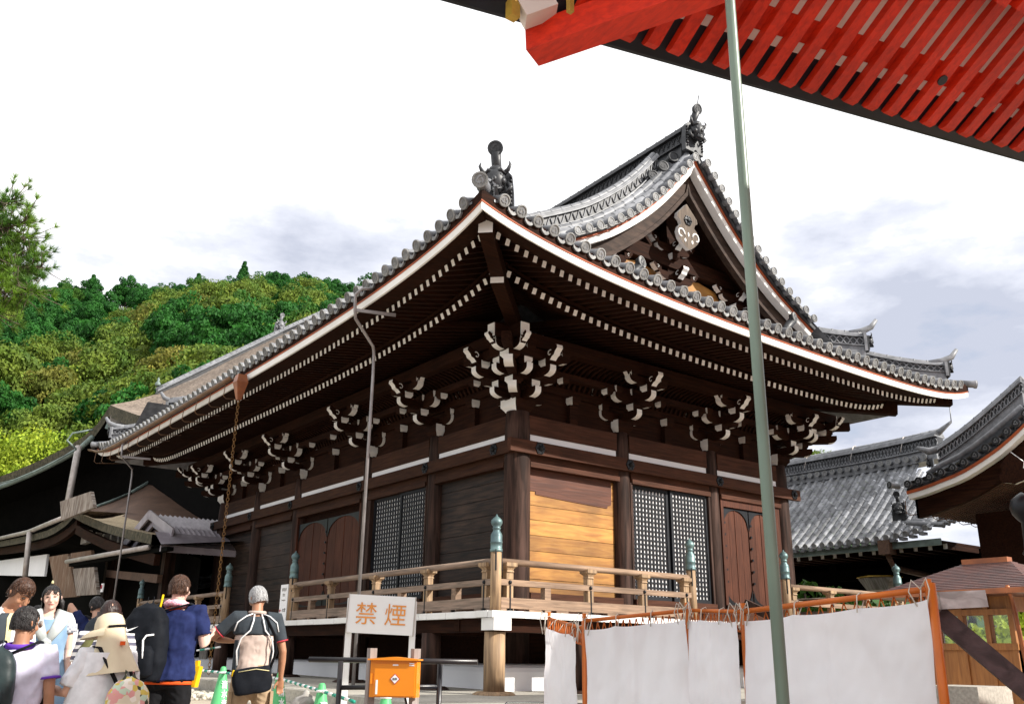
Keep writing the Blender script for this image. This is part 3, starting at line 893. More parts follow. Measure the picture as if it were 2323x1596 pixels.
# descending ridges on the left slope
for yk in (-.62, LY + .62):
    P = []
    for k in range(14):
        u = .55 + k * .33; x = gx - u
        P.append(V((x, yk, zprof(u) + mino(yk, u) + .02)))
    ridge(P, .52, .36, 'descending_ridge', 1, .085, pitch=.24)
    d = (P[-1] - P[-2]).normalized()
    demon(hall, P[-1] + d * .1, V((d.x, d.y, 0)), .62)
# side pieces under the main ridge end
m = MB()
for q in range(3):
    c = V((gx - .42 - q * .26, -1.15 + q * .1, 12.0 - q * .3)); disk(m, c, (-.4, -1, 0), .13, tail=.35)
m.build('ridge_scroll', [mTILED, mTILED], hall)
# hip ridges with two ornaments each
def hip_ridge(cx, cy, sx, sy, sd, near):
    t = 0. if near else 1.
    def pt(e):
        s = EA - e; u = U0 - s
        return V((cx + sx * e, cy + sy * e, zprof(u) + lift(sd, t) * ex_(-s / 1.1) * .9 + .06))
    e2 = 1.75 if not near else 2.35
    P = [pt(.1 + (e2 - .1) * k / 10) for k in range(11)]
    P = [p + V((0, 0, .10 + (.28 * (k / 10) ** 2))) for k, p in enumerate(P)]
    ridge(P, .50 if sx > 0 or near else .62, .32, 'hip_ridge', 2, .085)
    Q = [pt(.6 + (3.1 - .6) * k / 10) + V((0, 0, -.02 + .16 * (k / 10) ** 3)) for k in range(11)]
    ridge(Q, .36, .30, 'hip_ridge', 2 if not near else 0, .08)
    D2 = V((sx, sy, 0)).normalized()
    demon(hall, P[-1] + D2 * .08, D2, .95 if near else .55, crest=near)
    demon(hall, Q[-1] + D2 * .08, D2, .4 if near else .5, crest=False)
    for r_, hh in ((P, .5), (Q, .36)):
        if near: continue
        e_ = r_[-1]; m = MB()
        m.tube([e_ - D2 * .35 + V((0, 0, hh)), e_ + V((0, 0, hh + .05)), e_ + D2 * .25 + V((0, 0, hh + .16)), e_ + D2 * .4 + V((0, 0, hh + .36))], [.085, .09, .075, .05], 8)
        s = D2.cross(V((0, 0, 1)))
        m.box(e_ + D2 * .02 + V((0, 0, hh * .42)), (.07, .44, hh * 1.05), Matrix((D2, s, V((0, 0, 1)))).transposed())
        m.build('ridge_cap', mTILE, hall)
hip_ridge(0, 0, -1, -1, 'R', True); hip_ridge(WX, 0, 1, -1, 'R', False); hip_ridge(0, LY, -1, 1, 'L', False)
# crest cylinders poking over the skirt roof beside the gable
for x, y in ((1.55, -1.75), (6.75, -1.75)):
    m = MB(); z0 = zprof(U0 - (y + EA)) + .1
    sg = 1 if x > 4 else 1
    m.tube([(x - .25 * sg, y + .2, z0), (x, y, z0 + .22), (x + .2 * sg, y - .12, z0 + .5)], [.10, .10, .105], 10)
    disk(m, (x + .22 * sg, y - .16, z0 + .56), (.25, -1, .1), .135, tail=.1)
    for k in range(5): m.tube([(x - .1 + k * .07, y - .05, z0 - .1), (x - .1 + k * .07, y - .12, z0 + .14)], [.03, .012], 5)
    m.build('crest_tile', [mTILED, mTILEF], hall)
# ------------------------------------------------------------------ veranda
VE = VW + .24
m = MB()
def deck_end(side, a0, a1):
    a = a0
    while a < a1 - .02:
        w_ = min(rnd.uniform(.24, .34), a1 - a); e = VE + rnd.uniform(-.006, .006); zz = rnd.uniform(-.003, .003)
        front_box(m, side, a + .002, a + w_ - .002, e - .12, e, 1.145 + zz, 1.25 + zz, 1); a += w_
deck_end('R', -VE, WX + VE); deck_end('L', -VE + .13, LY + VE)
m.bx(-VE + .12, WX + VE, -VE + .12, .0, 1.15, 1.245, 0); m.bx(-VE + .12, .0, .001, LY + VE, 1.15, 1.245, 0)
m.build('deck', [mRAIL, mWH], hall)
m = MB()
m.bx(-VW - .1, WX + VW, -VW - .08, -VW + .1, .93, 1.143); m.bx(-VW - .1, WX + VW, -1.0, -.85, .95, 1.143)
m.build('deck_beam', mDK, hall)
m = MB()
m.bx(-VW - .08, -VW + .1, -VW + .11, LY + VW, .93, 1.143); m.bx(-1., -.85, -.84, LY + VW, .95, 1.143)
for y in YC: m.bx(-VW + .101, -.0, y - .08, y + .08, .90, 1.10)
m.build('deck_beam', mDKy, hall)
m = MB(); m.bx(-VW - .2, -VW + .15, -VW - .24, -VW + .1, .95, 1.14, 0); m.build('corner_block', mWH, hall)
sp = [(-VW, -VW)] + [(-VW, y) for y in YC] + [(-VW, LY + VW)] + [(x, -VW) for x in XC] + [(WX + VW, -VW)]
for i, (x, y) in enumerate(sp):
    m = MB(); b = pz(y) + .0
    m.lathe([(.17, b), (.172, .5), (.168, .93)], (x, y, 0), 20)
    m.lathe([(.33, b - .05), (.34, b + .015), (.27, b + .05)], (x, y, 0), 18)
    m.build('veranda_stilt', mPOST if i == 0 else mCOL, hall)
# dark crawl space boards set far back
m = MB(); m.bx(.3, WX, .3, LY, .42, 1.14); m.build('underfloor_wall', mDK, hall)
# railings
def post(x, y, part=True):
    m = MB(); m.lathe([(.092, 1.25), (.09, 2.21)], (x, y, 0), 16)
    p = m.build('railing_post', mPOST, hall)
    m = MB()
    m.lathe([(.096, 2.19), (.104, 2.195), (.104, 2.235), (.097, 2.24), (.097, 2.33), (.102, 2.335), (.102, 2.36), (.097, 2.365), (.097, 2.46), (.088, 2.49), (.062, 2.53), (.058, 2.555), (.07, 2.57), (.07, 2.585), (.055, 2.6),
             (.085, 2.635), (.097, 2.675), (.088, 2.715), (.055, 2.75), (.022, 2.775), (.008, 2.81), (.001, 2.815)], (x, y, 0), 18)
    m.build('finial', mBRZ, p)
    m = MB(); m.box((x - .06, y - .075, 2.06), (.022, .02, .34)); m.box((x + .07, y - .06, 2.06), (.02, .022, .34)); m.build('iron_strap', mIRON, p)
PL = [-VW, 5.89, 9.91, 17.4]; PR = [2.86, 5.84, 10.24]
for y in PL: post(-VW, y)
for x in PR: post(x, -VW)
def strut(side, a, tall):
    n = VW
    m = MB(); m.ti = rnd.uniform(-1, 1)
    front_box(m, side, a - .065, a + .065, n - .06, n + .06, 1.26, 1.66)
    if tall:
        front_box(m, side, a - .07, a + .07, n - .055, n + .055, 1.765, 1.88)
        A = V((1, 0, 0)) if side == 'R' else V((0, 1, 0))
        c = frame(side, a, n, 1.88)
        def rg(k, z): return [c + V((dx * k, dy * k, z)) for dx, dy in ((1, 1), (-1, 1), (-1, -1), (1, -1))]
        m.loft([rg(.075, 0), rg(.06, .03), rg(.075, .06), rg(.11, .09), rg(.11, .15)])
    o = m.build('baluster', mPOST if tall else mRAIL, hall)
    if tall:
        ax = V((0, -1, 0)) if side == 'R' else V((-1, 0, 0))
        m = MB(); m.ball(frame(side, a, n + .055, 1.715), (.035, .035, .035), 10, 6)
        front_box(m, side, a - .012, a + .012, n + .06, n + .072, 1.26, 1.67)
        m.build('iron_strap', mIRON, o)
def rails(side, a0, a1, tall, short):
    mm = mRAIL if side == 'R' else mRAILy
    m = MB(); m.ti = .4; m.tube([frame(side, a0, VW, 2.045), frame(side, (a0 + a1) / 2, VW, 2.047), frame(side, a1, VW, 2.045)], .055, 12); m.build('top_rail', mm, hall)
    m = MB(); front_box(m, side, a0 + .07, a1 - .07, VW - .055, VW + .055, 1.665, 1.76); m.build('middle_rail', mm, hall)
    m = MB(); front_box(m, side, a0 + .07, a1 - .07, VW - .06, VW + .065, 1.30, 1.47)
    n = 8; w_ = (a1 - a0) / n
    for k in range(n): front_box(m, side, a0 + .07 + k * w_, a0 + .07 + k * w_ + w_ * .45, VW - .05, VW + .06, 1.252, 1.30)
    m.build('bottom_rail', mm, hall)
    for a in tall: strut(side, a, True)
    for a in short: strut(side, a, False)
rails('R', -VW, 2.86, [-1.62, .17, 1.51, 2.65], [-.81])
rails('R', 5.84, 10.24, [6.05, 7.4, 8.8, 10.0], [])
rails('L', -VW, 5.89, [-1.63, .17, 2.06, 3.98, 5.72], [-.74, 1.07, 3.0, 4.86])
rails('L', 9.91, 17.4, [10.1, 12., 13.9, 15.8, 17.2], [11, 13, 15])
rb = []
m = MB()
m.tube([(WX + VW, -VW, 2.045), (WX + VW, 4, 2.045)], .055, 10); m.bx(WX + VW - .055, WX + VW + .055, -VW, 4, 1.665, 1.76); m.bx(WX + VW - .06, WX + VW + .06, -VW, 4, 1.30, 1.47)
m.build('side_railing', mRAILy, hall)
# loose slanting beam end of the stair rail, right opening
m = MB(); p0, p1 = ony(1690, 1368, -2.35), ony(1795, 1418, -3.2); m.beam(p0, p1, .16, .17); m.build('stair_rail', mCOL, hall)
# white notice board leaning behind the railing post
nb = thing('notice_board', 'narrow white notice board with small lettering and red arrow beside veranda post', 'notice board', (-VW, 6.3, 1.25))
m = MB(); m.box((-VW + .02, 6.36, 1.66), (.03, .40, .84)); m.build('board', mPAPER, nb)
# --- gutter, rain chain and pipes on the left eave
m = MB()
T = [t for t in ts('L', 60) if .43 < t < 1.0]
P = [eave_pt('L', t, 3.62, FB + .18) for t in T]; P.append(P[-1] + V((-.05, .35, .06)))
m.sm = True
rings = []
for k, p in enumerate(P):
    rings.append([p + V((.075 * cos(q * pi / 6 + pi), 0, .075 * sin(q * pi / 6 + pi))) for q in range(7)] + [p + V((.062 * cos(q * pi / 6 + pi), 0, .062 * sin(q * pi / 6 + pi))) for q in reversed(range(7))])
m.loft(rings); g = m.build('gutter', mCOP, hall)
for k in range(13):
    t = .46 + k * .043; p = eave_pt('L', t, 3.6, FB + .12)
    m = MB(); m.tube([p, p + V((-.02, 0, -.32)), p + V((.05, 0, -.37)), p + V((.62, 0, -.30))], .012, 5); m.build('gutter_hook', mCOP, g)
fp = onx(546, 862, -3.62)
m = MB()
def sqr(r, z): return [fp + V((r * a, r * b, z)) for a, b in ((1, 1), (-1, 1), (-1, -1), (1, -1))]
m.loft([sqr(.10, .12), sqr(.135, -.06), sqr(.125, -.10), sqr(.05, -.46), sqr(.042, -.48)]); fn = m.build('rain_funnel', mFUN, hall)
m = MB(); z = fp.z - .50; k = 0
while z > .15:
    c = V((fp.x, fp.y, z)); a = V((1, 0, 0)) if k % 2 else V((0, 1, 0))
    if k % 2: a = V((.7, .7, 0))
    else: a = V((.7, -.7, 0))
    m.tube([c + a * .032 * cos(q * pi / 4) + V((0, 0, .044 * sin(q * pi / 4))) for q in range(9)], .0075, 4); z -= .076; k += 1
m.build('rain_chain', mCHAIN, hall)
def pipe(pts, r=.035):
    m = MB(); m.tube(pts, r, 8); return m.build('conductor_pipe', mPIPE, hall)
q = lambda x, y, X: onx(x, y, X)
b1 = q(805, 703, -3.75)
pp = pipe([q(850, 655, -3.45), q(822, 655, -3.7), q(806, 668, -3.78), b1, q(806, 722, -3.72), q(846, 785, -3.1), q(848, 800, -3.05), q(846, 850, -3.05), V((q(848, 800, -3.05).x, q(848, 800, -3.05).y, -.1))], .03)
m = MB(); m.beam(b1, b1 + V((.75, -.2, .02)), .03, .06); m.build('pipe_bracket', mPIPE, pp)
b2 = q(276, 1035, -3.75)
pp = pipe([q(290, 1003, -3.45), q(277, 1010, -3.7), b2, q(283, 1043, -3.5), q(300, 1063, -3.1), q(299, 1080, -3.1), V((q(300, 1065, -3.1).x, q(300, 1065, -3.1).y, -.1))], .03)
m = MB(); m.beam(b2, b2 + V((.8, -.2, .0)), .03, .06); m.build('pipe_bracket', mPIPE, pp)
# ------------------------------------------------------------------ ground
gm = MB()
GXS = [-60 + k * 2.0 for k in range(0, 20)] + [-20 + k * .5 for k in range(80)] + [20 + k * 4 for k in range(20)] + [100 + 40 * k for k in range(30)]
GYS = [-60 + k * 2.0 for k in range(0, 17)] + [-26 + k * .5 for k in range(120)] + [34 + k * 6 for k in range(20)] + [160 + 40 * k for k in range(30)]
gm.sm = True
gm.grid(lambda i, j: V((GXS[i], GYS[j], zg(GXS[i], GYS[j]))), len(GXS), len(GYS))
mGR = mat('paving', (.50, .43, .34), (.40, .345, .275), 40, rough=.9, bump=.2, dirt=.2)
tag(gm.build('ground', mGR), None, None, kind='structure')
# pebble strip against the podium
mPEB = mat('pebbles', (.62, .58, .48), (.45, .41, .33), 3, rough=.8, tint=.3)
m = MB(); ico = None
for k in range(1500):
    y = rnd.uniform(-4.2, 19); x = PX0 - abs(rnd.gauss(0, .22)) - .05
    if x < PX0 - .7: continue
    r = rnd.uniform(.03, .075); m.ti = rnd.uniform(-1, 1)
    m.ball((x, y, zg(x, y) + r * .35 + .04 * max(0, 1 - (PX0 - x) / .4)), (r * rnd.uniform(.8, 1.3), r * rnd.uniform(.8, 1.3), r * .7), 6, 4)
for k in range(300):
    x = rnd.uniform(-4, 6); y = PY0 - abs(rnd.gauss(0, .2)) - .05; r = rnd.uniform(.03, .07); m.ti = rnd.uniform(-1, 1)
    m.ball((x, y, zg(x, y) + r * .35), (r, r * 1.1, r * .7), 6, 4)
tag(m.build('pebbles', mPEB), None, None, kind='stuff')
# ------------------------------------------------------------------ thatched hall behind, left
mTHA = mat('bark_thatch', (.27, .215, .17), (.13, .10, .078), 7, (1, 1, 1), rough=.95, bump=.9, bdist=.08, dirt=.3)
mTHD = mat('mossy_thatch_edge', (.10, .085, .055), (.035, .035, .02), 7, rough=.95, bump=.7, bdist=.06)
mVOID = mat('shade_black_timber', (.0035, .003, .0027), (.002, .0018, .0016), 3, rough=.9, dirt=.1, spec=.05)  # deep shade under the eaves, put into the colour as near-black
mGRB = mat('grey_board', (.42, .40, .37), (.22, .20, .175), 2.5, (1, 9, 1), rough=.85, bump=.3)
mCUG = mat('green_copper', (.21, .27, .245), (.13, .17, .155), 4, rough=.5, metal=.2)
mSIL = mat('silver_gutter', (.50, .46, .43), (.38, .33, .30), 3, rough=.4, metal=.3)
mBRN = mat('brown_board', (.16, .088, .055), (.085, .05, .035), 1.6, (1, 14, 14), rough=.7, bump=.25, dirt=.35)
mSTR = mat('straw_thatch', (.52, .42, .27), (.36, .28, .18), 12, rough=.95, bump=.7, bdist=.08)
mh = thing('thatched_hall', 'huge dark hall with mossy bark thatched roof rising behind the left eave', 'temple hall', (0, 0, 0))
def pl(pts, X): return [onx(x, y, X) for x, y in pts]
def between(P, n=5):
    o = []
    for a, b in zip(P, P[1:]): o += [a.lerp(b, k / n) for k in range(n)]
    return o + [P[-1]]
C = at(250, 918, 46); XG = C.x
vl = [C] + [at(x, y, 46 + 5. * (250 - x) / 250) for x, y in ((236, 940), (220, 962), (192, 988), (160, 1008), (118, 1030), (80, 1048), (40, 1065), (0, 1080), (-80, 1110), (-200, 1150))]
vr = [C] + pl([(272, 927), (312, 941), (355, 948), (430, 962), (560, 985)], XG)
m = MB()
for P in (vl, vr):
    for a, b in zip(P, P[1:]):
        t = V((0, 0, .62))
        m.quad(a, b, b - t, a - t, 1)
        m.quad(a - t, b - t, b - t * 1.2 + V((2.2, 0, 0)), a - t * 1.2 + V((2.2, 0, 0)), 2)
        q = V((9, 0, .25))
        n = 8
        for k in range(n): m.quad(a + q * (k / n), b + q * (k / n), b + q * ((k + 1) / n), a + q * ((k + 1) / n), 0)
# main thatched slope rising from the gable edge to the ridge
R1, R2 = at(355, 893, 48.5), at(640, 757, 52)
tl = between([C, at(300, 909, 47.5), R1, at(450, 849, 49.8), at(545, 803, 50.8), R2, at(740, 712, 53)], 4)
bl_ = between([C + V((.05, 0, 0)), vr[1], vr[2], vr[3], vr[4], vr[5], onx(760, 1010, XG)], 4)
m.mi = 0; m.sm = True
def msl(i, j):
    q = j / 10; p = bl_[i].lerp(tl[i], q); p.z -= .5 * sin(pi * q) * min(1, i / 8); return p
m.grid(msl, len(tl), 11); m.sm = False
R0 = at(740, 712, 53)
m.build('roof', [mTHA, mTHD, mVOID], mh)
# tiled ridge on it
rp_ = [R2.lerp(R1, k / 10) + V((0, 0, -.35)) for k in range(11)]
rp_ = [R0 + V((0, 0, -.35))] + rp_
ridge(rp_, .6, .6, 'ridge', False, .16, parent=mh, tone=[mTILE, mTILED])
demon(mh, R2 + V((-.1, .2, .1)), (0, -1, 0), .95, 'ridge_ornament', True, mt=mTILE)
m = MB(); e_ = R1 + V((0, 0, .45)); m.lathe([(.14, 0), (.16, .12), (.1, .22), (.05, .28), (.08, .36), (.01, .5)], e_, 10); m.build('ridge_finial', mCUG, mh)
# gable boards, dark walls
m = MB()
G = [at(x, y, 45.6) for x, y in ((254, 934), (312, 952), (322, 988), (243, 966))]
i = m.pts(G); m.face((i, i + 1, i + 2, i + 3)); i2 = m.pts([p + V((.1, 0, 0)) for p in G]); m.face((i2 + 3, i2 + 2, i2 + 1, i2))
m.build('gable_board', mGRB, mh)
m = MB(); m.beam(at(243, 966, 45.2), at(315, 984, 45.2), .3, .3); m.build('copper_flashing', mCUG, mh)
m = MB()
low = lambda p, k: V((p.x + k, p.y, -.3))
W_ = [p - V((0, 0, .55)) for p in vl]
for a, b in zip(W_, W_[1:]):
    m.quad(a + V((2., 0, 0)), b + V((2., 0, 0)), low(b, 2.), low(a, 2.))
a = vl[0]; m.quad(a + V((2, 0, -.6)), V((XG + 2, a.y - 30, a.z - 8)), V((XG + 2, a.y - 30, -.3)), low(a, 2.))
m.bx(XG + 2.1, XG + 16, C.y - 22, C.y + 38, -.3, 6.0)
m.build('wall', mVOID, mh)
m = MB()
gp_ = [p + V((-.12, 0, -.70)) for p in vl[2:]]
m.tube(gp_, .14, 8); g_ = m.build('gutter', mCUG, mh)
m = MB(); a, b = at(178, 1012, 46), at(149, 1168, 45)
m.tube([a, b], .16, 8); m.build('downpipe', mSIL, mh)
m = MB(); m.tube([at(210, 974, 45.5), at(165, 982, 45.5), at(152, 998, 45.5), at(173, 1018, 45.5)], .05, 6)
m.tube([at(173, 1019, 45.5), at(130, 1043, 45.5), at(80, 1068, 45.5), at(30, 1088, 45.5), at(-20, 1100, 45.5)], .035, 5); m.build('cable', mCUG, mh)
# lower curved roof in front of it
lh = thing('porch_building', 'low dark porch building with curved thatch and board roof, left of the temple hall', 'temple porch', (0, 0, 0))
C2 = at(169, 1156, 37); X2 = C2.x
v2l = [C2] + pl([(160, 1166), (150, 1176), (139, 1184), (124, 1194), (107, 1202), (76, 1211), (40, 1219), (0, 1227), (-80, 1238)], X2)
v2r = [C2] + pl([(190, 1167), (205, 1173), (220, 1179), (235, 1185), (255, 1191), (275, 1196), (300, 1202), (345, 1211)], X2)
top = [at(209, 1151, 42), at(250, 1137, 43), at(297, 1118, 44.5), at(330, 1100, 46), at(356, 1084, 47), at(410, 1098, 46), at(470, 1118, 45), at(530, 1138, 44), at(600, 1160, 43)]
m = MB(); n = 14
m.sm = True
def g2(i, j):
    q = j / n; p = v2r[i].lerp(top[i], q); p.z -= .5 * sin(pi * q); return p
b = len(m.v); m.v += [tuple(g2(i, j)) for i in range(9) for j in range(n + 1)]
for i in range(8):
    for j in range(n):
        a = b + i * (n + 1) + j; m.face((a, a + 1, a + n + 2, a + n + 1), 3 if (j < 4 - (i > 4) + (i % 2)) else 4)
m.sm = False
for P, mi in ((v2l, 1), (v2r, 1)):
    for a, b in zip(P, P[1:]):
        t = V((0, 0, .30)); m.quad(a, b, b - t, a - t, mi)
        m.quad(a - t, b - t, b - t * 2.2 + V((1.8, 0, 0)), a - t * 2.2 + V((1.8, 0, 0)), 2)
        if P is v2l: m.quad(a, b, b + V((8, 0, .3)), a + V((8, 0, .3)), 0)
m.build('roof', [mTHA, mTHD, mVOID, mSTR, mBRN], lh)
m = MB(); m.tube([at(297, 1118, 44.3), at(250, 1137, 42.8), at(205, 1153, 41.8)], .07, 6); m.tube([at(296, 1118, 44.4), at(356, 1082, 47), at(440, 1108, 45.4), at(540, 1142, 43.7)], .09, 6); m.build('roof_edging', mCUG, lh)
m = MB()
for a, b in zip(v2l, v2l[1:]): m.quad(a + V((1.6, 0, -.6)), b + V((1.6, 0, -.6)), low(b, 1.6), low(a, 1.6))
for a, b in zip(v2r, v2r[1:]): m.quad(a + V((1.6, 0, -.6)), b + V((1.6, 0, -.6)), low(b, 1.6), low(a, 1.6))
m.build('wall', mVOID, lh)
m = MB()
for P, sh in ((v2l, .5), (v2r, .75)):
    for a, b in zip(P, P[1:]): m.beam(a + V((.25, 0, -sh)), b + V((.25, 0, -sh)), .18, .34)
m.build('bargeboard', mDKy, lh)
m = MB(); m.tube([onx(150, 1171, X2 - .1), onx(112, 1186, X2 - .1), onx(66, 1205, X2 - .1), onx(0, 1220, X2 - .1), onx(-60, 1230, X2 - .1)], .10, 8); g_ = m.build('gutter', mSIL, lh)
m = MB(); m.tube([onx(67, 1207, X2 - .2), onx(57, 1306, X2 - .2)], .12, 8); m.build('downpipe', mSIL, lh)
m = MB(); m.box(onx(197, 1213, X2 + .9), (.2, .9, .7)); m.build('bracket_block', mGRB, lh)
for k in range(5):
    m = MB(); m.box(onx(222 + k * 17, 1219 + k * 3, X2 + 1.0), (.2, .28, .4)); m.build('purlin_end', mGRB, lh)
def panel(name, px, X, th, m_, label=None, cat=None, parent=None):
    P = [onx(x, y, X) for x, y in px]
    base = sum(P, V((0, 0, 0))) / len(P); base.z = min(p.z for p in P)
    m = MB(); i = m.pts(P); n_ = len(P); j = m.pts([p + V((th, 0, 0)) for p in P])
    m.face(tuple(range(i, i + n_))); m.face(tuple(reversed(range(j, j + n_))))
    for k in range(n_): m.face((i + k, j + k, j + (k + 1) % n_, i + (k + 1) % n_))
    o = m.build(name, m_, parent)
    if label: tag(o, label, cat)
    return o
mPLQ = mat('old_plaque', (.35, .31, .27), (.14, .10, .075), 2.2, (1, 5, .7), rough=.85, bump=.3, lo=.4, hi=.6)
mPLQ2 = mat('brown_plaque', (.15, .085, .05), (.30, .24, .18), 1.8, (1, 5, .6), rough=.85, bump=.3, lo=.5, hi=.75)
panel('wooden_plaque', [(136, 1137), (205, 1114), (212, 1150), (139, 1180)], X2 - .6, .12, mPLQ, 'grey weathered wooden plaque tilted above the curved porch roof', 'plaque')
panel('wooden_plaque', [(111, 1262), (153, 1255), (174, 1352), (128, 1356)], X2 + .3, .12, mPLQ2, 'tall brown wooden plaque with peeling paint leaning under porch roof', 'plaque')
panel('wooden_plaque', [(165, 1289), (213, 1285), (220, 1347), (173, 1350)], X2 + .2, .12, mPLQ, 'pale grey plank plaque beside the tall brown one', 'plaque')
panel('wooden_plaque', [(160, 1254), (206, 1247), (208, 1266), (162, 1272)], X2 + .4, .12, mPLQ2, 'short dark plaque under the porch gutter above the pale plank plaque', 'plaque')
panel('white_panel', [(-40, 1276), (107, 1256), (100, 1306), (-40, 1303)], X2 + .8, .1, mPLA, parent=lh)
# corrugated gable roof
mCOR = mat('corrugated_sheet', (.47, .43, .47), (.36, .32, .36), 3, rough=.45, metal=.1)
cp = thing('corrugated_shelter', 'small shelter with mauve grey corrugated gable roof beside the temple hall', 'shelter', (0, 0, 0))
P0 = at(341, 1166, 31); X3 = P0.x
pf, pr = onx(277, 1243, X3), onx(394, 1207, X3)
Lx = V((5.2, 0, 0))
m = MB(); m.sm = False
nn = 64
def crg(i, j):
    q = j / 6; p = P0.lerp(pr, q) + Lx * (i / nn); p.z += .05 * cos(i * pi / 1.0 * .5 * 2) * .9; 
    if j > 4: p = p + V((0, -.02, -.10 * (j - 4)))
    return p
m.grid(crg, nn + 1, 7); m.grid(lambda i, j: P0.lerp(pf, j / 6) + Lx * (i / nn) + V((0, 0, .045 * cos(i * pi))), nn + 1, 7)
m.build('roof', mCOR, cp)
m = MB()
for q in (pf, pr):
    d = (q - P0); m.beam(P0 + V((-.03, 0, .0)), q + V((-.03, 0, .0)), .06, .28); m.beam(P0 + V((.15, 0, -.30)), P0 + d * .95 + V((.15, 0, -.30)), .08, .16)
m.build('bargeboard', mCOR, cp)
m = MB(); 
for q in (.35, .62, .9): a, b = P0.lerp(pf, q), P0.lerp(pr, q); m.beam(a + V((.3, 0, -.25)), b + V((.3, 0, -.25)), .1, .12)
for k in range(4): m.beam(P0 + V((1 + k, 0, -.2)), pf + V((1 + k, 0, -.2)), .08, .1)
m.build('roof_timber', mBRN, cp)
g1, g2_, g3 = onx(151, 1273, X3 - .6), onx(337, 1240, X3 - .6), onx(372, 1233, X3 - .6)
m = MB(); m.tube([g1, g2_], .085, 8); m.build('gutter', mSIL, cp)
m = MB(); e1 = onx(520, 1262, X3 - .6)
m.beam(g1 + V((.2, 0, -.12)), g3 + V((.2, 0, -.12)), .2, .12); m.quad(g1, g3, g3 + V((3, 0, .35)), g1 + V((3, 0, .35)))
m.build('lean_to_roof', mVOID, cp)
m = MB(); A, B = onx(365, 1233, X3 - .5), onx(430, 1226, X3 - .5)
m.quad(A, A + V((5.5, 0, 0)), A + V((5.5, .8, .45)), A + V((0, .8, .45))); m.beam(A + V((0, 0, -.12)), A + V((5.5, 0, -.12)), .1, .2); m.build('lower_roof', mCOR, cp)
for x in (368, 240): m = MB(); p = onx(x, 1290, X3 + .4); m.bx(p.x, p.x + .34, p.y - .17, p.y + .17, -.3, p.z + 1.1); m.build('post', mCOL, cp)
m = MB(); m.beam(onx(246, 1300, X3 + .2), onx(362, 1312, X3 + .2), .16, .26); m.build('cross_beam', mBRN, cp)
m = MB(); a = onx(459, 1319, X3 + 3.); 
for k in range(13): m.box(a + V((0, -.95 + k * .16, 0)), (.04, .06, .5))
for k in range(4): m.box(a + V((-.03, 0, -.22 + k * .145)), (.03, 2.0, .05))
m.build('lattice', mPAPER, cp)
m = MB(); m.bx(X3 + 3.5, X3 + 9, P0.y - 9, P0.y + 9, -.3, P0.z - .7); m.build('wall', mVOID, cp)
# small no-smoking notice on the porch
c = onx(232, 1332, X3 - 1.0)
ns_ = thing('no_smoking_notice', 'small white notice with red no smoking ring near the porch post', 'notice', c)
m = MB(); m.box(c, (.03, .24, .27)); m.build('board', mPAPER, ns_)
mRED = mat('sign_red', (.45, .03, .05), rough=.5, dirt=0)
m = MB(); m.tube([c + V((-.03, .06 * cos(q * pi / 8), .03 + .06 * sin(q * pi / 8))) for q in range(17)], .010, 4); m.tube([c + V((-.03, .045, .075)), c + V((-.03, -.045, -.015))], .01, 4); m.build('ring', mRED, ns_)
# ------------------------------------------------------------------ tiled hall behind, right
def round_roof_face(m, P0_, along, inward, n_rows, prof, pitch=.35, lift_=None, clip=None):
    pass
ah = thing('tiled_hall', 'grey tiled hall seen beyond the right end of the veranda', 'temple hall', (0, 0, 0))
AX = 17.3; ey = onx(2112, 1207, AX); AY0 = ey.y
AZ = onx(1900, 1236, AX).z
ARX = 21.2; ARZ = onx(2000, 1045, ARX).z - .1
def apt(a, s):
    q = s / (ARX - AX); y = AY0 + a
    return V((AX + s, y, AZ + (ARZ - AZ) * (.80 * q + .20 * q * q) + .28 * ex_(-a / .9) * (1 - q)))
rowsA = [.15 + .345 * k for k in range(40)]
m = MB(); tile_rows(m, rowsA, lambda a: min(3.9, 1.2 + a * 1.1), apt, .27)
def apt2(a, s): return V((AX + 2.2 + a, AY0 - .1 + s * 1.0, AZ + .4 + .5 * s - .0 * a + .25 * min(1, a)))
m.build('roof', mTILE, ah)
m = MB()
for a in rowsA:
    disk(m, apt(a, 0) + V((-.06, 0, .04)), (-1, 0, -.1), .10)
    p = apt(a + .17, 0); m.bx(p.x - .03, p.x + .2, p.y - .09, p.y + .09, p.z - .12, p.z - .03, 0)
for k in range(6):
    p = V((AX + .3 + k * .35, AY0 - .28, AZ + .36 + .10 * k)); disk(m, p, (0.1, -1, -.15), .10, tail=1.2)
m.build('eave_tiles', [mTILE, mTILEF], ah)
m = MB()
for k in range(44): disk(m, V((ARX - .55, AY0 + 1.7 + .345 * k, ARZ - .12)), (-1, 0, 0), .10, tail=.3)
m.build('ridge_tiles', [mTILE, mTILEF], ah)
ridge([V((ARX, AY0 + 1.3 + k, ARZ - .1 + .12 * ex_(-k / 1.5))) for k in range(15)], .85, .7, 'ridge', 2, .13, parent=ah, tone=[mTILE, mTILED], pitch=.28)
m = MB(); e_ = V((ARX, AY0 + 1.3, ARZ + .75)); m.tube([e_ + V((0, .5, -.05)), e_ + V((0, 0, .05)), e_ + V((0, -.5, .35))], [.13, .12, .05], 8); m.tube([e_ + V((0, -.5, .3)), e_ + V((0, -.52, .9))], .02, 4); m.build('ridge_cap', mTILE, ah)
m = MB()
for k in range(7): p = V((ARX - .5, AY0 + 2.6 + 2.1 * k, 0)); m.tube([V((p.x, p.y, ARZ + .2)), V((p.x + .3, p.y, ARZ + .8)), V((p.x + .5, p.y, ARZ + .86))], .02, 4)
m.build('wire_tie', mSIL, ah)
dm = onx(2040, 1168, AX + .9); demon(ah, dm + V((0, 0, -.1)), (-1, -.4, 0), .7)
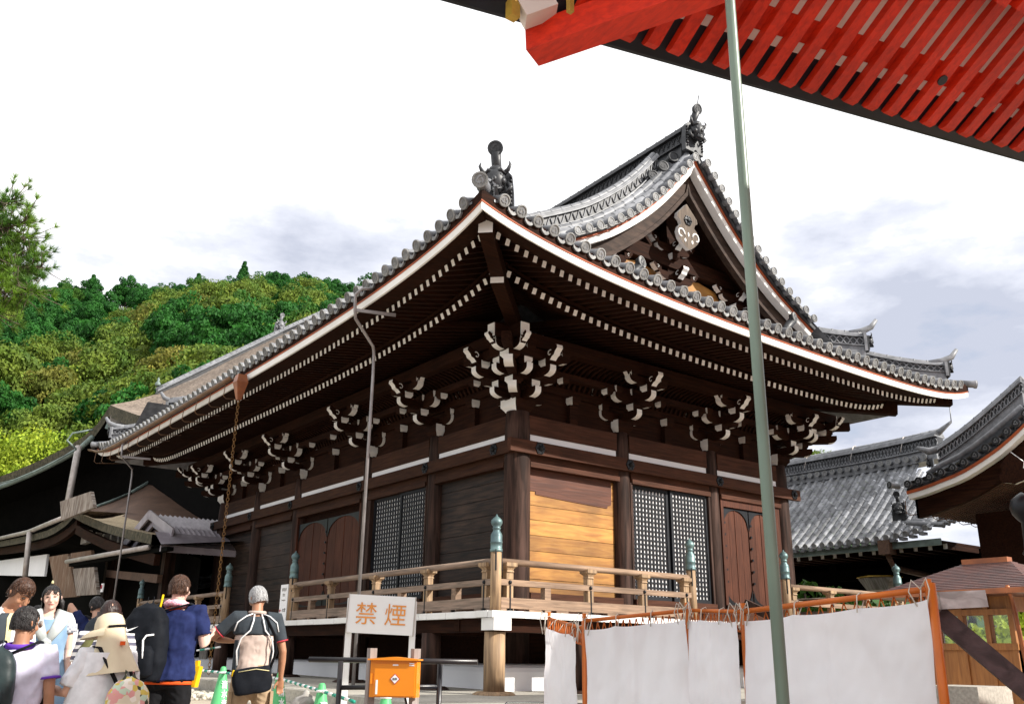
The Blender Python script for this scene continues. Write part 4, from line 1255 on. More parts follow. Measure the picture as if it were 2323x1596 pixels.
dm = onx(2092, 1175, AX + .9); demon(ah, dm + V((0, 0, -.1)), (-1, -.4, 0), .4, crest=False)
m = MB(); m.bx(AX + .1, AX + .18, AY0 - .2, AY0 + 14, AZ - .27, AZ - .06); m.build('gutter', mCUG, ah)
m = MB()
for k in range(26):
    y = AY0 - .2 + .5 * k; m.bx(AX + .5, AX + 2.5, y, y + .13, AZ - .36, AZ - .2, 0); m.bx(AX + .488, AX + .499, y, y + .13, AZ - .36, AZ - .2, 1)
m.bx(AX + .2, AX + 4, AY0 - .2, AY0 + 14, AZ - .19, AZ - .12, 0)
m.build('rafter_row', [mDK, mWH], ah)
m = MB(); m.bx(AX + 2.6, AX + 3.2, AY0 - .5, AY0 + 16, AZ - 1.6, AZ - .2); m.bx(AX + 3.3, AX + 3.9, AY0 - 7, AY0 - .4, -.3, AZ + .55)
for k in range(6): m.bx(AX + 2.2, AX + 2.5, AY0 + .2 + 2.4 * k, AY0 + .5 + 2.4 * k, -.3, AZ - .3)
m.bx(AX + 2.21, AX + 2.49, AY0 - .6, AY0 + 14, AZ - 1.0, AZ - .6)
m.build('wall', mVOID, ah)
m = MB(); p = onx(2012, 1250, AX + .1); m.loft([[p + V((a * .2, b * .2, z)) for a, b in ((1, 1), (-1, 1), (-1, -1), (1, -1))] for z in (.35, -.1)]); m.tube([p + V((0, 0, -.1)), p + V((.3, 0, -.5)), p + V((1.6, -.6, -.75))], .1, 6); m.build('downpipe', mBRN, ah)
# hanging lamp under its eave
lp = onx(1996, 1325, AX + 1.2)
ln = thing('hanging_lantern', 'hexagonal yellow and pale hanging lantern under the tiled hall eave', 'lantern', lp)
mYEL = mat('gilt', (.55, .36, .06), (.4, .25, .05), 6, rough=.4, metal=.3)
m = MB(); m.lathe([(.75, .22), (.72, .26), (.55, .24)], lp, 6, None, False); m.build('canopy', mYEL, ln)
m = MB(); m.lathe([(.70, .20), (.45, -.18), (.40, -.2)], lp, 6, None, False); m.build('panels', mGRB, ln)
# ------------------------------------------------------------------ near gabled hall, right edge
bh = thing('gabled_hall', 'brown hall corner with upswept tiled gable edge at the right edge of view', 'temple hall', (0, 0, 0))
BX = 14.
zz = lambda L_: [((3400 + x / 3.19) * .5669, (1600 + y / 3.19) * .5669) for x, y in L_]
bd = pl(zz([(735, 1070), (872, 1030), (1012, 978), (1160, 918), (1305, 860), (1447, 790), (1592, 700), (1727, 610), (1860, 515), (1995, 400), (2115, 290)]), BX)
dl = bd[-1] - bd[-2]
for k in range(6): dl = dl * 1.0 + V((0, 0, .02)); bd.append(bd[-1] + dl)
m = MB(); pc = None
for p in bd: disk(m, p, (-1, .15, -.05), .115, tail=.5)
disk(m, bd[0] + V((-.25, .42, -.0)), (-1, .5, .1), .11, tail=.3)
m.build('verge_tiles', [mTILE, mTILED], bh)
def bstrip(z0, z1, x0, x1, name, m_, ext=.25):
    m = MB(); P = [bd[0] + (bd[0] - bd[1]) * ext] + bd
    for a, b in zip(P, P[1:]):
        Z0, Z1 = V((0, 0, z0)), V((0, 0, z1)); D0, D1 = V((x0, 0, 0)), V((x1, 0, 0))
        m.quad(a + Z0 + D0, b + Z0 + D0, b + Z1 + D0, a + Z1 + D0); m.quad(a + Z1 + D0, b + Z1 + D0, b + Z1 + D1, a + Z1 + D1); m.quad(a + Z0 + D0, a + Z0 + D1, b + Z0 + D1, b + Z0 + D0)
    a = P[0]; m.quad(a + V((x0, 0, z0)), a + V((x0, 0, z1)), a + V((x1, 0, z1)), a + V((x1, 0, z0)))
    return m.build(name, m_, bh)
bstrip(-.10, -.18, .06, .9, 'verge_board', mTILED); bstrip(-.182, -.27, .03, .9, 'vermilion_edge', mRUST); bstrip(-.274, -.42, .05, .9, 'fascia', mWH, .15)
bstrip(-.424, -.95, .30, .45, 'bargeboard', mDKy, -.2)
m = MB(); P = [bd[0] + (bd[0] - bd[1]) * .3] + bd
for a, b in zip(P, P[1:]): m.quad(a + V((0, 0, .06)), b + V((0, 0, .06)), b + V((6, 0, .3)), a + V((6, 0, .3)))
m.build('roof', mTILE, bh)
m = MB()
a0 = bd[0] + V((.45, -.1, -.80))
for k in range(34):
    p = a0 + V((k * .17, 0, 0)); m.beam(p, p + V((0, -5, 1.75)), .085, .11)
m.quad(a0 + V((-.1, 0, .08)), a0 + V((6, 0, .08)), a0 + V((6, -5, 1.83)), a0 + V((-.1, -5, 1.83)))
m.build('rafter_row', mBRN, bh)
for k in range(7):
    p = bd[0] + V((.2 + k * .75, .25, -.42)); m = MB(); m.tube([p, p + V((.02, .02, -.36)), p + V((.1, -.05, -.42)), p + V((.45, -.45, -.36))], .014, 5); m.build('gutter_hook', mCOP, bh)
kp = pl(zz([(1180, 835), (1290, 765), (1450, 655), (1600, 540), (1750, 415), (1900, 285), (2060, 145), (2250, -30)]), BX + .7)
ridge(kp, .60, .4, 'descending_ridge', 2, .1, parent=bh, tone=[mTILE, mTILED], pitch=.26)
kp2 = pl(zz([(1000, 985), (1150, 880), (1400, 760), (1600, 625), (1800, 470), (2000, 305), (2200, 130)]), BX + .25)
m = MB(); m.tube([p + V((0, 0, .1)) for p in kp2], .085, 8); m.build('verge_roll', mTILE, bh)
demon(bh, kp[0] + V((-.1, .25, -.1)), (-.4, 1, 0), .45, crest=False)
m = MB(); e_ = kp[0]; m.tube([e_ + V((0, -.1, .5)), e_ + V((-.1, .3, .45)), e_ + V((-.2, .6, .6))], [.12, .11, .05], 8); m.build('ridge_cap', mTILE, bh)
gc = onx(2296, 1062, BX - .02)
m = MB()
O2 = [(0, .5), (.34, .15), (.30, -.02), (.40, -.12), (.42, -.28), (.3, -.38), (.12, -.42), (0, -.46)]
O2 = O2 + [(-x, z) for x, z in reversed(O2[1:-1])]
m.prism([(x * .9, z * .9) for x, z in O2], gc, (0, -1, 0), (0, 0, 1), (1, 0, 0), .1, edge=1)
m.build('gable_pendant', [mDK, mWH], bh)
m = MB(); m.bx(BX + 1.6, BX + 6, -9, -1.4, -.3, 4.6); m.build('wall', mDK, bh)
# bronze ball finial at the frame edge
bp_ = at(2321, 1150, 8.5)
bl = thing('bronze_lantern', 'dark bronze ball topped post cut off by right edge of view', 'lantern', (bp_.x, bp_.y, zg(bp_.x, bp_.y)))
m = MB(); m.lathe([(.05, zg(bp_.x, bp_.y)), (.05, bp_.z - .45), (.07, bp_.z - .42), (.05, bp_.z - .38), (.04, bp_.z - .14), (.07, bp_.z - .11), (.105, bp_.z - .06), (.118, bp_.z), (.10, bp_.z + .07), (.05, bp_.z + .11), (.005, bp_.z + .14)], (bp_.x, bp_.y, 0), 20); m.build('post', mIRON, bl)
# ------------------------------------------------------------------ wooden booth
NB = at(2290, 1340, 13.2); BXx = NB.x
bz = zg(BXx, NB.y) + .12
ye = onx(2062, 1340, BXx).y
bo = thing('ticket_booth', 'honey wood ticket booth with glazed windows and brown shingle hip roof', 'booth', (BXx, NB.y, bz))
mHON = mat('honey_wood', (.40, .175, .05), (.28, .115, .034), 2.2, GZ, rough=.5, bump=.2)
mSHI = mat('brown_shingle', (.13, .050, .036), (.085, .033, .025), 5, rough=.36, tint=.25, spec=.6)
m = MB(); D_ = 2.4; zt = onx(2200, 1342, BXx).z; zw = onx(2200, 1468, BXx).z; zu = onx(2200, 1395, BXx).z
m.bx(BXx, BXx + .08, NB.y, ye, bz, zw); m.bx(BXx + .08, BXx + D_, NB.y, NB.y + .08, bz, zw); m.bx(BXx + .03, BXx + .08, NB.y, ye, zu + .05, zt); m.bx(BXx + .08, BXx + D_, NB.y + .03, NB.y + .08, zu + .05, zt)
m.build('wall', mHON, bo)
m = MB()
nw = 4
for k in range(nw + 1):
    y = NB.y + (ye - NB.y) * k / nw; y0 = min(max(y - .035, NB.y), ye - .07); m.bx(BXx - .03, BXx + .11, y0, y0 + .07, bz, zt)
for k in range(1, 4): x = BXx + D_ * k / 3; m.bx(x - .05, x + .05, NB.y - .03, NB.y + .11, bz, zt)
m.bx(BXx - .05, BXx + .12, NB.y - .02, ye, zw - .03, zw + .06); m.bx(BXx - .042, BXx + .125, NB.y - .012, ye + .003, zu, zu + .08); m.bx(BXx, BXx + D_, NB.y - .05, NB.y + .12, zw - .03, zw + .06)
m.build('frame', mHON, bo)
mGL = mat('window_glass', (.9, .95, .93), rough=.03, dirt=0); mGL.node_tree.nodes['Principled BSDF'].inputs['Transmission Weight'].default_value = 1
for k in range(nw):
    y0 = NB.y + (ye - NB.y) * k / nw; m = MB(); m.bx(BXx + .04, BXx + .046, y0 + .06, y0 + (ye - NB.y) / nw - .06, zw + .06, zu); m.build('window', mGL, bo)
m = MB(); ov = .62
cs = [V((BXx - ov, NB.y - ov, zt - .02)), V((BXx + D_ + ov, NB.y - ov, zt - .02)), V((BXx + D_ + ov, ye + ov * .4, zt - .02)), V((BXx - ov, ye + ov * .4, zt - .02))]
ap = [V((BXx + D_ * .42, (NB.y + ye) / 2 - .35, zt + .50)), V((BXx + D_ * .42, (NB.y + ye) / 2 + .35, zt + .50))]
def sh(a, b, c, d):  # courses of shingles
    n = 17
    for k in range(n):
        for j in range(14):
            f = lambda u, v: a.lerp(b, u).lerp(d.lerp(c, u), v)
            m.ti = rnd.uniform(-1, 1); u0, u1, v0, v1 = j / 14, (j + 1) / 14, k / n, (k + 1) / n
            A, B, C_, D2 = f(u0, v0), f(u1, v0), f(u1, v1), f(u0, v1); up_ = V((0, 0, .011))
            m.quad(A + up_, B + up_, C_, D2); m.quad(A, B, B + up_, A + up_)
sh(cs[3], cs[0], ap[0], ap[1]); sh(cs[0], cs[1], ap[0], ap[0]); sh(cs[1], cs[2], ap[1], ap[0]); sh(cs[2], cs[3], ap[1], ap[1])
m.ti = 0
i = m.pts([p - V((0, 0, .05)) for p in cs]); m.face((i, i + 1, i + 2, i + 3))
m.build('roof', mSHI, bo)
m = MB(); m.beam(ap[0] + V((0, 0, .02)), ap[1] + V((0, 0, .02)), .16, .08)
for a, b in zip(cs, cs[1:] + cs[:1]): m.beam(a - V((0, 0, .02)), b - V((0, 0, .02)), .05, .07)
m.build('roof_trim', mFUN, bo)
m = MB(); p = onx(2284, 1330, BXx - .62); m.tube([p, p + V((.5, .2, -.1)), V((BXx - .08, p.y + .2, p.z - .25)), V((BXx - .08, p.y + .1, bz))], .03, 6); m.build('downpipe', mFUN, bo)
p = at(2178, 1554, 11.5)
sb = MB(); sb.bx(p.x - .3, p.x + .5, p.y - .35, p.y + .35, -.7, p.z); tag(sb.build('stone_block', mSTONE), 'cream square cut stone block in front of the wooden booth', 'stone block')
# ------------------------------------------------------------------ vermilion gate eave overhead
mVER = mat('vermilion_paint', (.68, .030, .007), (.47, .017, .005), 4, (5, 1.5, 5), rough=.5, dirt=.3, bump=.12, lo=.38, hi=.72)
mBLK = mat('black_lacquer', (.010, .012, .020), (.007, .008, .012), 4, rough=.4)
mCRM = mat('cream_board', (.74, .66, .62), (.66, .58, .54), 2, rough=.7, dirt=.1)
rg = thing('vermilion_gate_eave', 'vermilion painted eave of a gate with rows of rafters overhead at upper right', 'gate', (0, 0, 0))
EZ = 6.45
def rz(x, y, z): d = ray(x, y); return CAM + d * ((z - CAM.z) / d.z)
E0, E1 = rz(1130, 35, EZ), rz(2322, 366, EZ)
e1 = (E1 - E0).normalized(); e2 = V((e1.y, -e1.x, 0))
fr = V((cos(R(-97)), sin(R(-97)), .60))
def gp2(a, b, c=0): return E0 + e1 * a + e2 * b + V((0, 0, c))
m = MB(); LN = 13
ZT = lambda b: .075 + .6 * (b - .15)
for b0_, b1_, z0, z1, a0_ in ((-.02, .02, .0, .10, -1.3), (-.08, .05, .10, .2, -1.3), (.02, .40, .0, .06, -1.3)):
    P = [gp2(a0_, b0_, z0), gp2(LN, b0_, z0), gp2(LN, b1_, z0 + (.23 if b1_ == .40 else 0)), gp2(a0_, b1_, z0 + (.23 if b1_ == .40 else 0))]
    i = m.pts(P + [p + V((0, 0, z1 - z0)) for p in P])
    for q in ((0, 1, 2, 3), (4, 5, 6, 7), (0, 1, 5, 4), (1, 2, 6, 5), (2, 3, 7, 6), (3, 0, 4, 7)): m.face(tuple(i + k for k in q))
for k in range(60): p = gp2(-1.2 + k * .17, -.05, .1); m.ball(p, (.08, .05, .02), 8, 4)
# far side of the corner
f1 = V((-.60, -.80, 0)).normalized()
m.beam(gp2(-1.2, .1, .05), gp2(-1.2, .1, .05) + f1 * 6, .3, .14)
m.build('eave_edge', mBLK, rg)
def strip(b0_, b1_, z0, z1, m_, name):
    m = MB(); i = m.pts([gp2(-.6, b0_, z0), gp2(LN, b0_, z0), gp2(LN, b1_, z1), gp2(-.6, b1_, z1)]); m.face((i, i + 1, i + 2, i + 3)); j = m.pts([gp2(-.6, b0_, z0 + .03), gp2(LN, b0_, z0 + .03), gp2(LN, b1_, z1 + .03), gp2(-.6, b1_, z1 + .03)]); m.face((j + 3, j + 2, j + 1, j))
    return m.build(name, m_, rg)
strip(.402, .50, ZT(.402), ZT(.5), mCRM, 'white_strip'); strip(.502, .72, ZT(.502), ZT(.72), mVER, 'kioi_board'); strip(.722, 5.5, ZT(.722), ZT(5.5), mCRM, 'soffit_board')
nfly = 44
for k in range(nfly):
    p = E0 + e1 * (.75 + k * .283) + V((0, 0, -.03)) + e2 * .15
    m = MB(); s = V((fr.y, -fr.x, 0)).normalized(); d = fr.normalized(); n_ = s.cross(d)
    if n_.z > 0: n_ = -n_
    w_, h_ = .148, .09
    O = [p + d * .07 - n_ * 0, ]
    prof = [(0, h_ * .45), (0, h_), (1.95, h_), (1.95, 0), (.06, 0)]
    A = [p + d * t - n_ * (h_ - z) * -1 * 0 + (-n_) * (z) + s * w_ / 2 for t, z in prof]; B = [q - s * w_ for q in A]
    i = m.pts(A + B); n5 = 5
    m.face(tuple(i + q for q in range(5))); m.face(tuple(i + 5 + q for q in reversed(range(5))))
    for q in range(5): m.face((i + q, i + (q + 1) % 5, i + 5 + (q + 1) % 5, i + 5 + q))
    ro = m.build('rafter', mVER, rg)
    if k in (3, 15):
        m = MB(); m.lathe([(.06, 0), (.06, .012)], p + d * .55 + n_ * .002, 14, n_, False); m.build('nail_cap', mBLK, ro)
    if 1.55 + k * .283 < LN:
        m = MB(); q = p + d * 1.5 + n_ * .16; m.beam(q, q + d * 3, .17, .22); m.build('rafter', mVER, rg)
m = MB(); m.beam(gp2(.3, 1.62, .83), gp2(LN, 1.62, .83), .26, .3); m.build('kioi_beam', mVER, rg)
# hip beam
h0 = rz(1206, 104, EZ - .12); h1 = CAM + ray(1560, -20) * ((h0 - CAM).length / ray(1560, -20).length * .96)
m = MB(); dd = (h1 - h0); m.beam(h0, h0 + dd * 2.6, .29, .30); m.build('hip_beam', mVER, rg)
m = MB(); c = h0 + dd * .12 + V((0, 0, .30)); m.beam(rz(1180, 30, EZ + .0), rz(1250, 5, EZ + .15), .22, .24); m.build('painted_end', mCRM, rg)
m = MB(); a = rz(1163, 22, EZ - .02); m.box(a, (.10, .10, .2)); m.build('gilt_fitting', mYEL, rg)
m = MB(); m.box(rz(1293, 14, EZ - .3), (.05, .05, .14)); m.build('gilt_fitting', mYEL, rg)

# unseen gate body block right of the viewer, added to shade the sheets
m = MB(); i = m.pts([gp2(a, b, z - EZ) for z in (-1.2, 6.2) for a, b in ((3.6, 5.4), (14, 5.4), (14, 13), (3.6, 13))])
for q in ((0, 1, 2, 3), (4, 5, 6, 7), (0, 1, 5, 4), (1, 2, 6, 5), (2, 3, 7, 6), (3, 0, 4, 7)): m.face(tuple(i + k for k in q))
m.build('wall', mVER, rg)
# ------------------------------------------------------------------ cloth screen on orange pipe frames
mORP = mat('orange_pipe', (.62, .155, .018), (.50, .12, .015), 4, rough=.4, dirt=.2)
mCLO = mat('white_sheet', (.86, .87, .90), (.80, .81, .845), 1.5, rough=.85, dirt=.08, trans=.25)
mROPE = mat('pale_rope', (.66, .60, .52), (.5, .45, .38), 8, rough=.9)
mTIM = mat('plum_timber', (.10, .06, .062), (.05, .03, .03), 2, (1.5, 6, 6), rough=.75, bump=.4)
mGTI = mat('bleached_timber', (.66, .64, .63), (.36, .34, .33), 2, (1.2, 6, 6), rough=.8, bump=.3)
tops = [(1245, 1397, 8.8), (1324, 1407, 8.0), (1561, 1383, 7.6), (1684, 1386, 7.1), (2112, 1334, 5.9)]
T3 = [at(*t) for t in tops]
names = ['narrow white sheet at the left end of the orange screen', 'wide white sheet between second and third orange poles', 'white sheet behind and left of the green flagpole', 'broad white sheet between green flagpole and timber prop']
def cloth(A, B, drop, seed, tuckL=.012, tuckR=.012, sag=.03):
    r = random.Random(seed); m = MB(); m.sm = True
    nu, nv = 90, 70
    d = (B - A).normalized(); n = V((d.y, -d.x, 0)).normalized()
    if n.dot(CAM - A) < 0: n = -n
    L_ = (B - A).length
    k = max(3, int(L_ / .42)); ph = [r.uniform(0, 6.28) for _ in range(8)]
    def f(i, j):
        u, v = i / (nu - 1), j / (nv - 1)
        ed = sin(pi * u)
        p = A.lerp(B, tuckL / L_ + u * (1 - (tuckL + tuckR) / L_))
        top = -.07 - sag * abs(sin(pi * u * k)) ** .7 * .45
        z = top + v * -(drop)
        off = .030 * sin(u * 5 + ph[0]) * v + .010 * sin(u * 13 + ph[1] + v * 3) * (.3 + v) + .004 * sin(u * 31 + v * 9 + ph[2])
        for c in range(k + 1):                                   # pulls fanning down from each tie
            du = (u - c / k) * L_
            off += .030 * ex_(-(du / (.05 + .35 * v)) ** 2) * ex_(-v * 2.5) * (1 if c % 2 else -.6)
        off += .013 * mnoise.noise(V((u * L_ * 7, v * 9, seed))) + .030 * mnoise.noise(V((u * L_ * 2.5, v * 3, seed + 3))) + .008 * abs(mnoise.noise(V((u * L_ * 9 + v * 2, v * 2.2, seed + 7)))) + .006 * mnoise.noise(V((u * L_ * 16 + v * 6, v * 18, seed)))
        off += .010 * ex_(-((v - .42 - .01 * sin(u * 5)) / .012) ** 2) + .008 * ex_(-((u - .5) * L_ / .02) ** 2)
        pin = .03 * (1 - ed) * v
        return p + V((0, 0, z)) + n * (off + .05) + d * (pin * (1 if u < .5 else -1) * .6 + .02 * sin(v * 5 + ph[4]) * (1 - ed))
    m.grid(f, nu, nv)
    return m, n
for i in range(4):
    A, B = T3[i], T3[i + 1]
    if i == 0: A, B = A + V((0, 0, -.02)), B + V((0, 0, -.06))
    if i == 2: B = B + V((0, 0, 0))
    m, n = cloth(A, B, 1.75, 11 + i, tuckR=-.02 if i == 0 else .012)
    o = m.build('cloth_sheet', mCLO); tag(o, names[i], 'cloth screen', 'white sheets tied to the orange frames')
    gz_ = [zg(p.x, p.y) for p in (A, B)]
    fr_lab = ['orange pipe frame holding the narrow leftmost white sheet', 'orange pipe frame with a gently rising top rail behind the wide sheet', 'orange pipe frame with level top rail left of the flagpole', 'thick orange pipe frame crossing behind the flagpole to the timber prop'][i]
    fr_ = thing('pipe_barrier', fr_lab, 'barrier', (A.x, A.y, gz_[0]), 'orange pipe frames of the cloth screen')
    rr = [.015, .016, .015, .020][i]
    m = MB(); m.tube([A, B], rr, 10); m.build('top_rail', mORP, fr_)
    for q, (p, g) in enumerate(((A + (B - A) * .004, gz_[0]), (B - (B - A) * .012, gz_[1]))):
        m = MB(); lean = V((0.0, 0, 0)); m.tube([p + V((0, 0, .06)), V((p.x, p.y, g))], rr * 1.1, 10); m.build('post', mORP, fr_)
    m = MB(); nz = 16
    for k in range(nz):
        a, b = A.lerp(B, k / nz) - V((0, 0, .02)), A.lerp(B, (k + .5) / nz) - V((0, 0, .14)); c = A.lerp(B, (k + 1) / nz) - V((0, 0, .02))
        m.tube([a - n * .03, b - n * .03, c - n * .03], .006, 4)
    m.tube([A - V((0, 0, .14)) - n * .03, B - V((0, 0, .14)) - n * .03], .010, 6)
    m.build('brace_mesh', mORP, fr_)
    k = max(3, int((B - A).length / .5))
    for c in range(k + 1):
        u = min(.97, max(.03, c / k)); p = A.lerp(B, u)
        m = MB()
        m.tube([p + n * .06 + V((0, 0, -.10)), p + n * .05 + V((.005, 0, .01)), p + V((0, 0, rr + .012)), p - n * .03 + V((0, 0, -.02)), p + n * .02 + V((.01, 0, -.08))], .0042, 5)
        if c in (0, k) or rnd.random() < .4:
            for s_ in (-1, 1): m.tube([p + n * .05, p + n * .06 + (B - A).normalized() * .05 * s_ + V((0, 0, .06)), p + n * .07 + (B - A).normalized() * .07 * s_ + V((0, 0, -.01)), p + n * .06 + (B - A).normalized() * .03 * s_ + V((0, 0, -.09 - .05 * rnd.random()))], .0045, 5)
        m.build('tie_cord', mROPE, o)
# thick end pole right of the screen, with timber prop
p = T3[4]
ep = thing('orange_pole', 'thick leaning orange pole at the right end of the white sheets', 'pole', (p.x, p.y, zg(p.x, p.y)))
m = MB(); q = at(2142, 1590, 5.75); dq = q - p; m.tube([p + V((0, 0, .03)), p + dq * 1.6], .028, 14); m.build('pipe', mORP, ep)
m = MB()
for k in range(4): m.lathe([(.030, -.008), (.035, 0), (.030, .008)], p + dq * .02 * k - V((0, 0, .05)), 12, dq)
m.build('wrapped_wire', mROPE, ep)
pt_ = at(2125, 1392, 6.1)
tp = thing('timber_prop', 'slanting plum brown timber prop with bleached cross block right of the screen', 'timber prop', (pt_.x, pt_.y, zg(pt_.x, pt_.y)))
m = MB(); m.beam(pt_, at(2420, 1640, 5.9), .10, .12); m.build('brace', mTIM, tp)
m = MB(); m.beam(at(2118, 1362, 6.0), at(2222, 1357, 6.1), .12, .105); m.build('cross_block', mGTI, tp)
# ------------------------------------------------------------------ flagpole
mFLG = mat('green_pole_paint', (.20, .27, .22), (.14, .19, .15), 1.5, (6, 6, .5), rough=.38, dirt=.3)
fb = at(1776, 1596, 5.5); zb = zg(fb.x, fb.y)
fpo = thing('flagpole', 'tall weathered green flagpole standing in front of the white sheets', 'flagpole', (fb.x, fb.y, zb))
m = MB(); m.tube([(fb.x, fb.y, zb), (fb.x, fb.y, 1.6), (fb.x, fb.y, 5), (fb.x, fb.y, 9.5)], [.037, .0365, .036, .034], 20); m.build('pole', mFLG, fpo)
m = MB(); m.lathe([(.12, 0), (.12, .02), (.06, .03), (.045, .12)], (fb.x, fb.y, zb), 16); m.build('base', mFLG, fpo)
# ------------------------------------------------------------------ no smoking sign
def text_mesh(body, size, bold=0.):
    cu = bpy.data.curves.new('lettering', 'FONT'); cu.body = body; cu.size = size; cu.extrude = .001; cu.offset = bold; cu.align_x = 'CENTER'; cu.align_y = 'CENTER'
    ob = bpy.data.objects.new('lettering', cu); COL.objects.link(ob)
    dg = bpy.context.evaluated_depsgraph_get(); me = bpy.data.meshes.new_from_object(ob.evaluated_get(dg))
    COL.objects.unlink(ob); bpy.data.objects.remove(ob)
    return me
def put_text(body, size, o, ex, ey, m_, parent, bold=0., name='lettering', sx=1.):
    me = text_mesh(body, size, bold)
    ex, ey = V(ex).normalized(), V(ey).normalized(); ez = ex.cross(ey)
    M_ = Matrix((ex * sx, ey, ez)).transposed().to_4x4(); M_.translation = V(o)
    off = V((0, 0, 0)); p = parent
    while p is not None: off += p.location; p = p.parent
    me.transform(Matrix.Translation(-off) @ M_)
    me.materials.clear(); me.materials.append(m_)
    ob = bpy.data.objects.new(name, me); COL.objects.link(ob); ob.parent = parent
    return ob
mORT = mat('orange_lettering', (.78, .30, .06), rough=.6, dirt=0)
mSGN = mat('sign_white', (.80, .80, .80), (.77, .77, .77), 2, rough=.5, dirt=.05)
mBKT = mat('black_lettering', (.04, .04, .04), rough=.6, dirt=0)
SD = 12.2
a, b, c, d = at(790, 1346, SD), at(942, 1354, SD + .0), at(939, 1439, SD + .0), at(786, 1435, SD)
sg_ = thing('no_smoking_sign', 'white signboard with orange no smoking characters on two white legs', 'sign', (((a + b) / 2).x, ((a + b) / 2).y, zg(a.x, a.y)))
exs, eys = (b - a).normalized(), ((a - d) + (b - c)).normalized(); ezs = exs.cross(eys).normalized(); eys = ezs.cross(exs)
ctr = (a + b + c + d) / 4; wS, hS = ((b - a).length + (c - d).length) / 2, ((a - d).length + (b - c).length) / 2
m = MB(); m.box(ctr, (wS, hS, .03), Matrix((exs, eys, ezs)).transposed()); m.build('board', mSGN, sg_)
m = MB(); 
for s_ in (-1, 1): m.box(ctr + exs * s_ * (wS / 2 - .004), (.012, hS + .012, .04), Matrix((exs, eys, ezs)).transposed())
m.build('board_edge', mSIL, sg_)
for s_, zx in ((-.96, 0), (.93, 0)):
    p = ctr + exs * s_ * wS / 2 - ezs * .04; m = MB(); m.beam(p + eys * hS * .4, V((p.x, p.y, zg(p.x, p.y))), .075, .05, up=ezs); m.build('leg', mSGN, sg_)
for ch, u in (('禁', -.22), ('煙', .215)):
    put_text(ch, .29, ctr + exs * u * wS - eys * .015 + ezs * .021, exs, eys, mORT, sg_, .0, 'character')
# lettering on the leaning notice board at the veranda
nbx = -VW + .02 - .017
for k, (t, s_, z) in enumerate((('拝観券', .085, 1.96), ('受付', .07, 1.84), ('Reception', .05, 1.73))):
    put_text(t, s_, (nbx, 6.36, z), (0, -1, 0), (0, 0, 1), mGRB, nb, .001)
put_text('本堂', .09, (nbx, 6.30, 1.50), (0, -1, 0), (0, 0, 1), mBKT, nb, .001)
m = MB(); m.beam((nbx, 6.43, 1.50), (nbx, 6.54, 1.50), .004, .014); m.prism([(0, 0), (.05, .045), (.05, -.045)], (nbx - .003, 6.55, 1.5), (0, -1, 0), (0, 0, 1), (1, 0, 0), .006); m.build('arrow', mRED, nb)
# ------------------------------------------------------------------ black pipe barrier with orange hose box
mBPI = mat('black_pipe', (.012, .012, .016), (.02, .016, .016), 6, rough=.3)
BD = 8.9
bl_, br_ = at(701, 1494, BD + .1), at(1083, 1500, BD - .1)
bb = thing('black_barrier', 'low black pipe barrier carrying the orange box', 'barrier', (bl_.x, bl_.y, zg(bl_.x, bl_.y)))
m = MB(); m.tube([bl_, br_], .024, 12); m.build('top_rail', mBPI, bb)
ex_b = (br_ - bl_).normalized()
for px in (773, 998):
    p = at(px, 1498, BD); m = MB(); m.tube([p, V((p.x, p.y, zg(p.x, p.y)))], .024, 12); m.build('post', mBPI, bb)
m = MB(); m.tube([at(775, 1558, BD), at(998, 1556, BD)], .022, 10); m.build('lower_rail', mBPI, bb)
mOBX = mat('orange_box_paint', (.78, .25, .008), (.72, .22, .007), 2, rough=.35, dirt=.1)
oc = at(896, 1538, BD - .12)
ob = thing('hose_box', 'orange metal box with small white diamond label hung on the black barrier', 'box', (oc.x, oc.y, oc.z - .18))
ez_b = ex_b.cross(V((0, 0, 1)))
if ez_b.dot(CAM - oc) < 0: ez_b = -ez_b
MO = Matrix((ex_b, V((0, 0, 1)), -ez_b if False else ez_b)).transposed()
if MO.determinant() < 0: MO = Matrix((ex_b, V((0, 0, 1)), -ez_b)).transposed()
OW, OH, OD = .425, .31, .15
m = MB(); m.box(oc, (OW, OH, OD), MO); bx_ = m.build('body', mOBX, ob)
m = MB(); m.box(oc + ez_b * (OD / 2 + .006) + ex_b * .015 - V((0, 0, .008)), (OW - .055, OH - .04, .012), MO); m.box(oc + ez_b * (OD / 2 + .004) - ex_b * .198, (.018, .09, .02), MO); dr_ = m.build('door', mOBX, ob)
m = MB(); m.prism([(-OW / 2 - .02, 0), (OW / 2 + .02, 0), (OW / 2 + .02, .012), (0, .03), (-OW / 2 - .02, .012)], oc + V((0, 0, OH / 2 + .002)) - ez_b * (OD / 2 + .01), ex_b, V((0, 0, 1)), ez_b, OD + .05); m.build('lid', mOBX, ob)
f_ = oc + ez_b * (OD / 2 + .0135)
m = MB(); m.prism([(0, .046), (.046, 0), (0, -.046), (-.046, 0)], f_ + ex_b * .02, ex_b, V((0, 0, 1)), ez_b, .002); m.build('label_border', mRED, ob)
m = MB(); m.prism([(0, .038), (.038, 0), (0, -.038), (-.038, 0)], f_ + ex_b * .02, ex_b, V((0, 0, 1)), ez_b, .004); m.build('diamond_label', mSGN, ob)
put_text('危険', .022, f_ + ex_b * .02 + ez_b * .006, ex_b, (0, 0, 1), mBKT, ob)
for u_, z_, s_ in ((.02, .118, (.05, .012, .003)), (.168, .132, (.045, .009, .003)), (.168, .116, (.045, .009, .003)), (-.145, -.07, (.018, .12, .004))):
    m = MB(); m.box(f_ + ex_b * u_ + V((0, 0, z_)), s_, MO); m.build('paper_label', mSGN, ob)
mGPO = mat('grey_timber', (.34, .29, .27), (.25, .21, .19), 2, GZ, rough=.8, bump=.3)
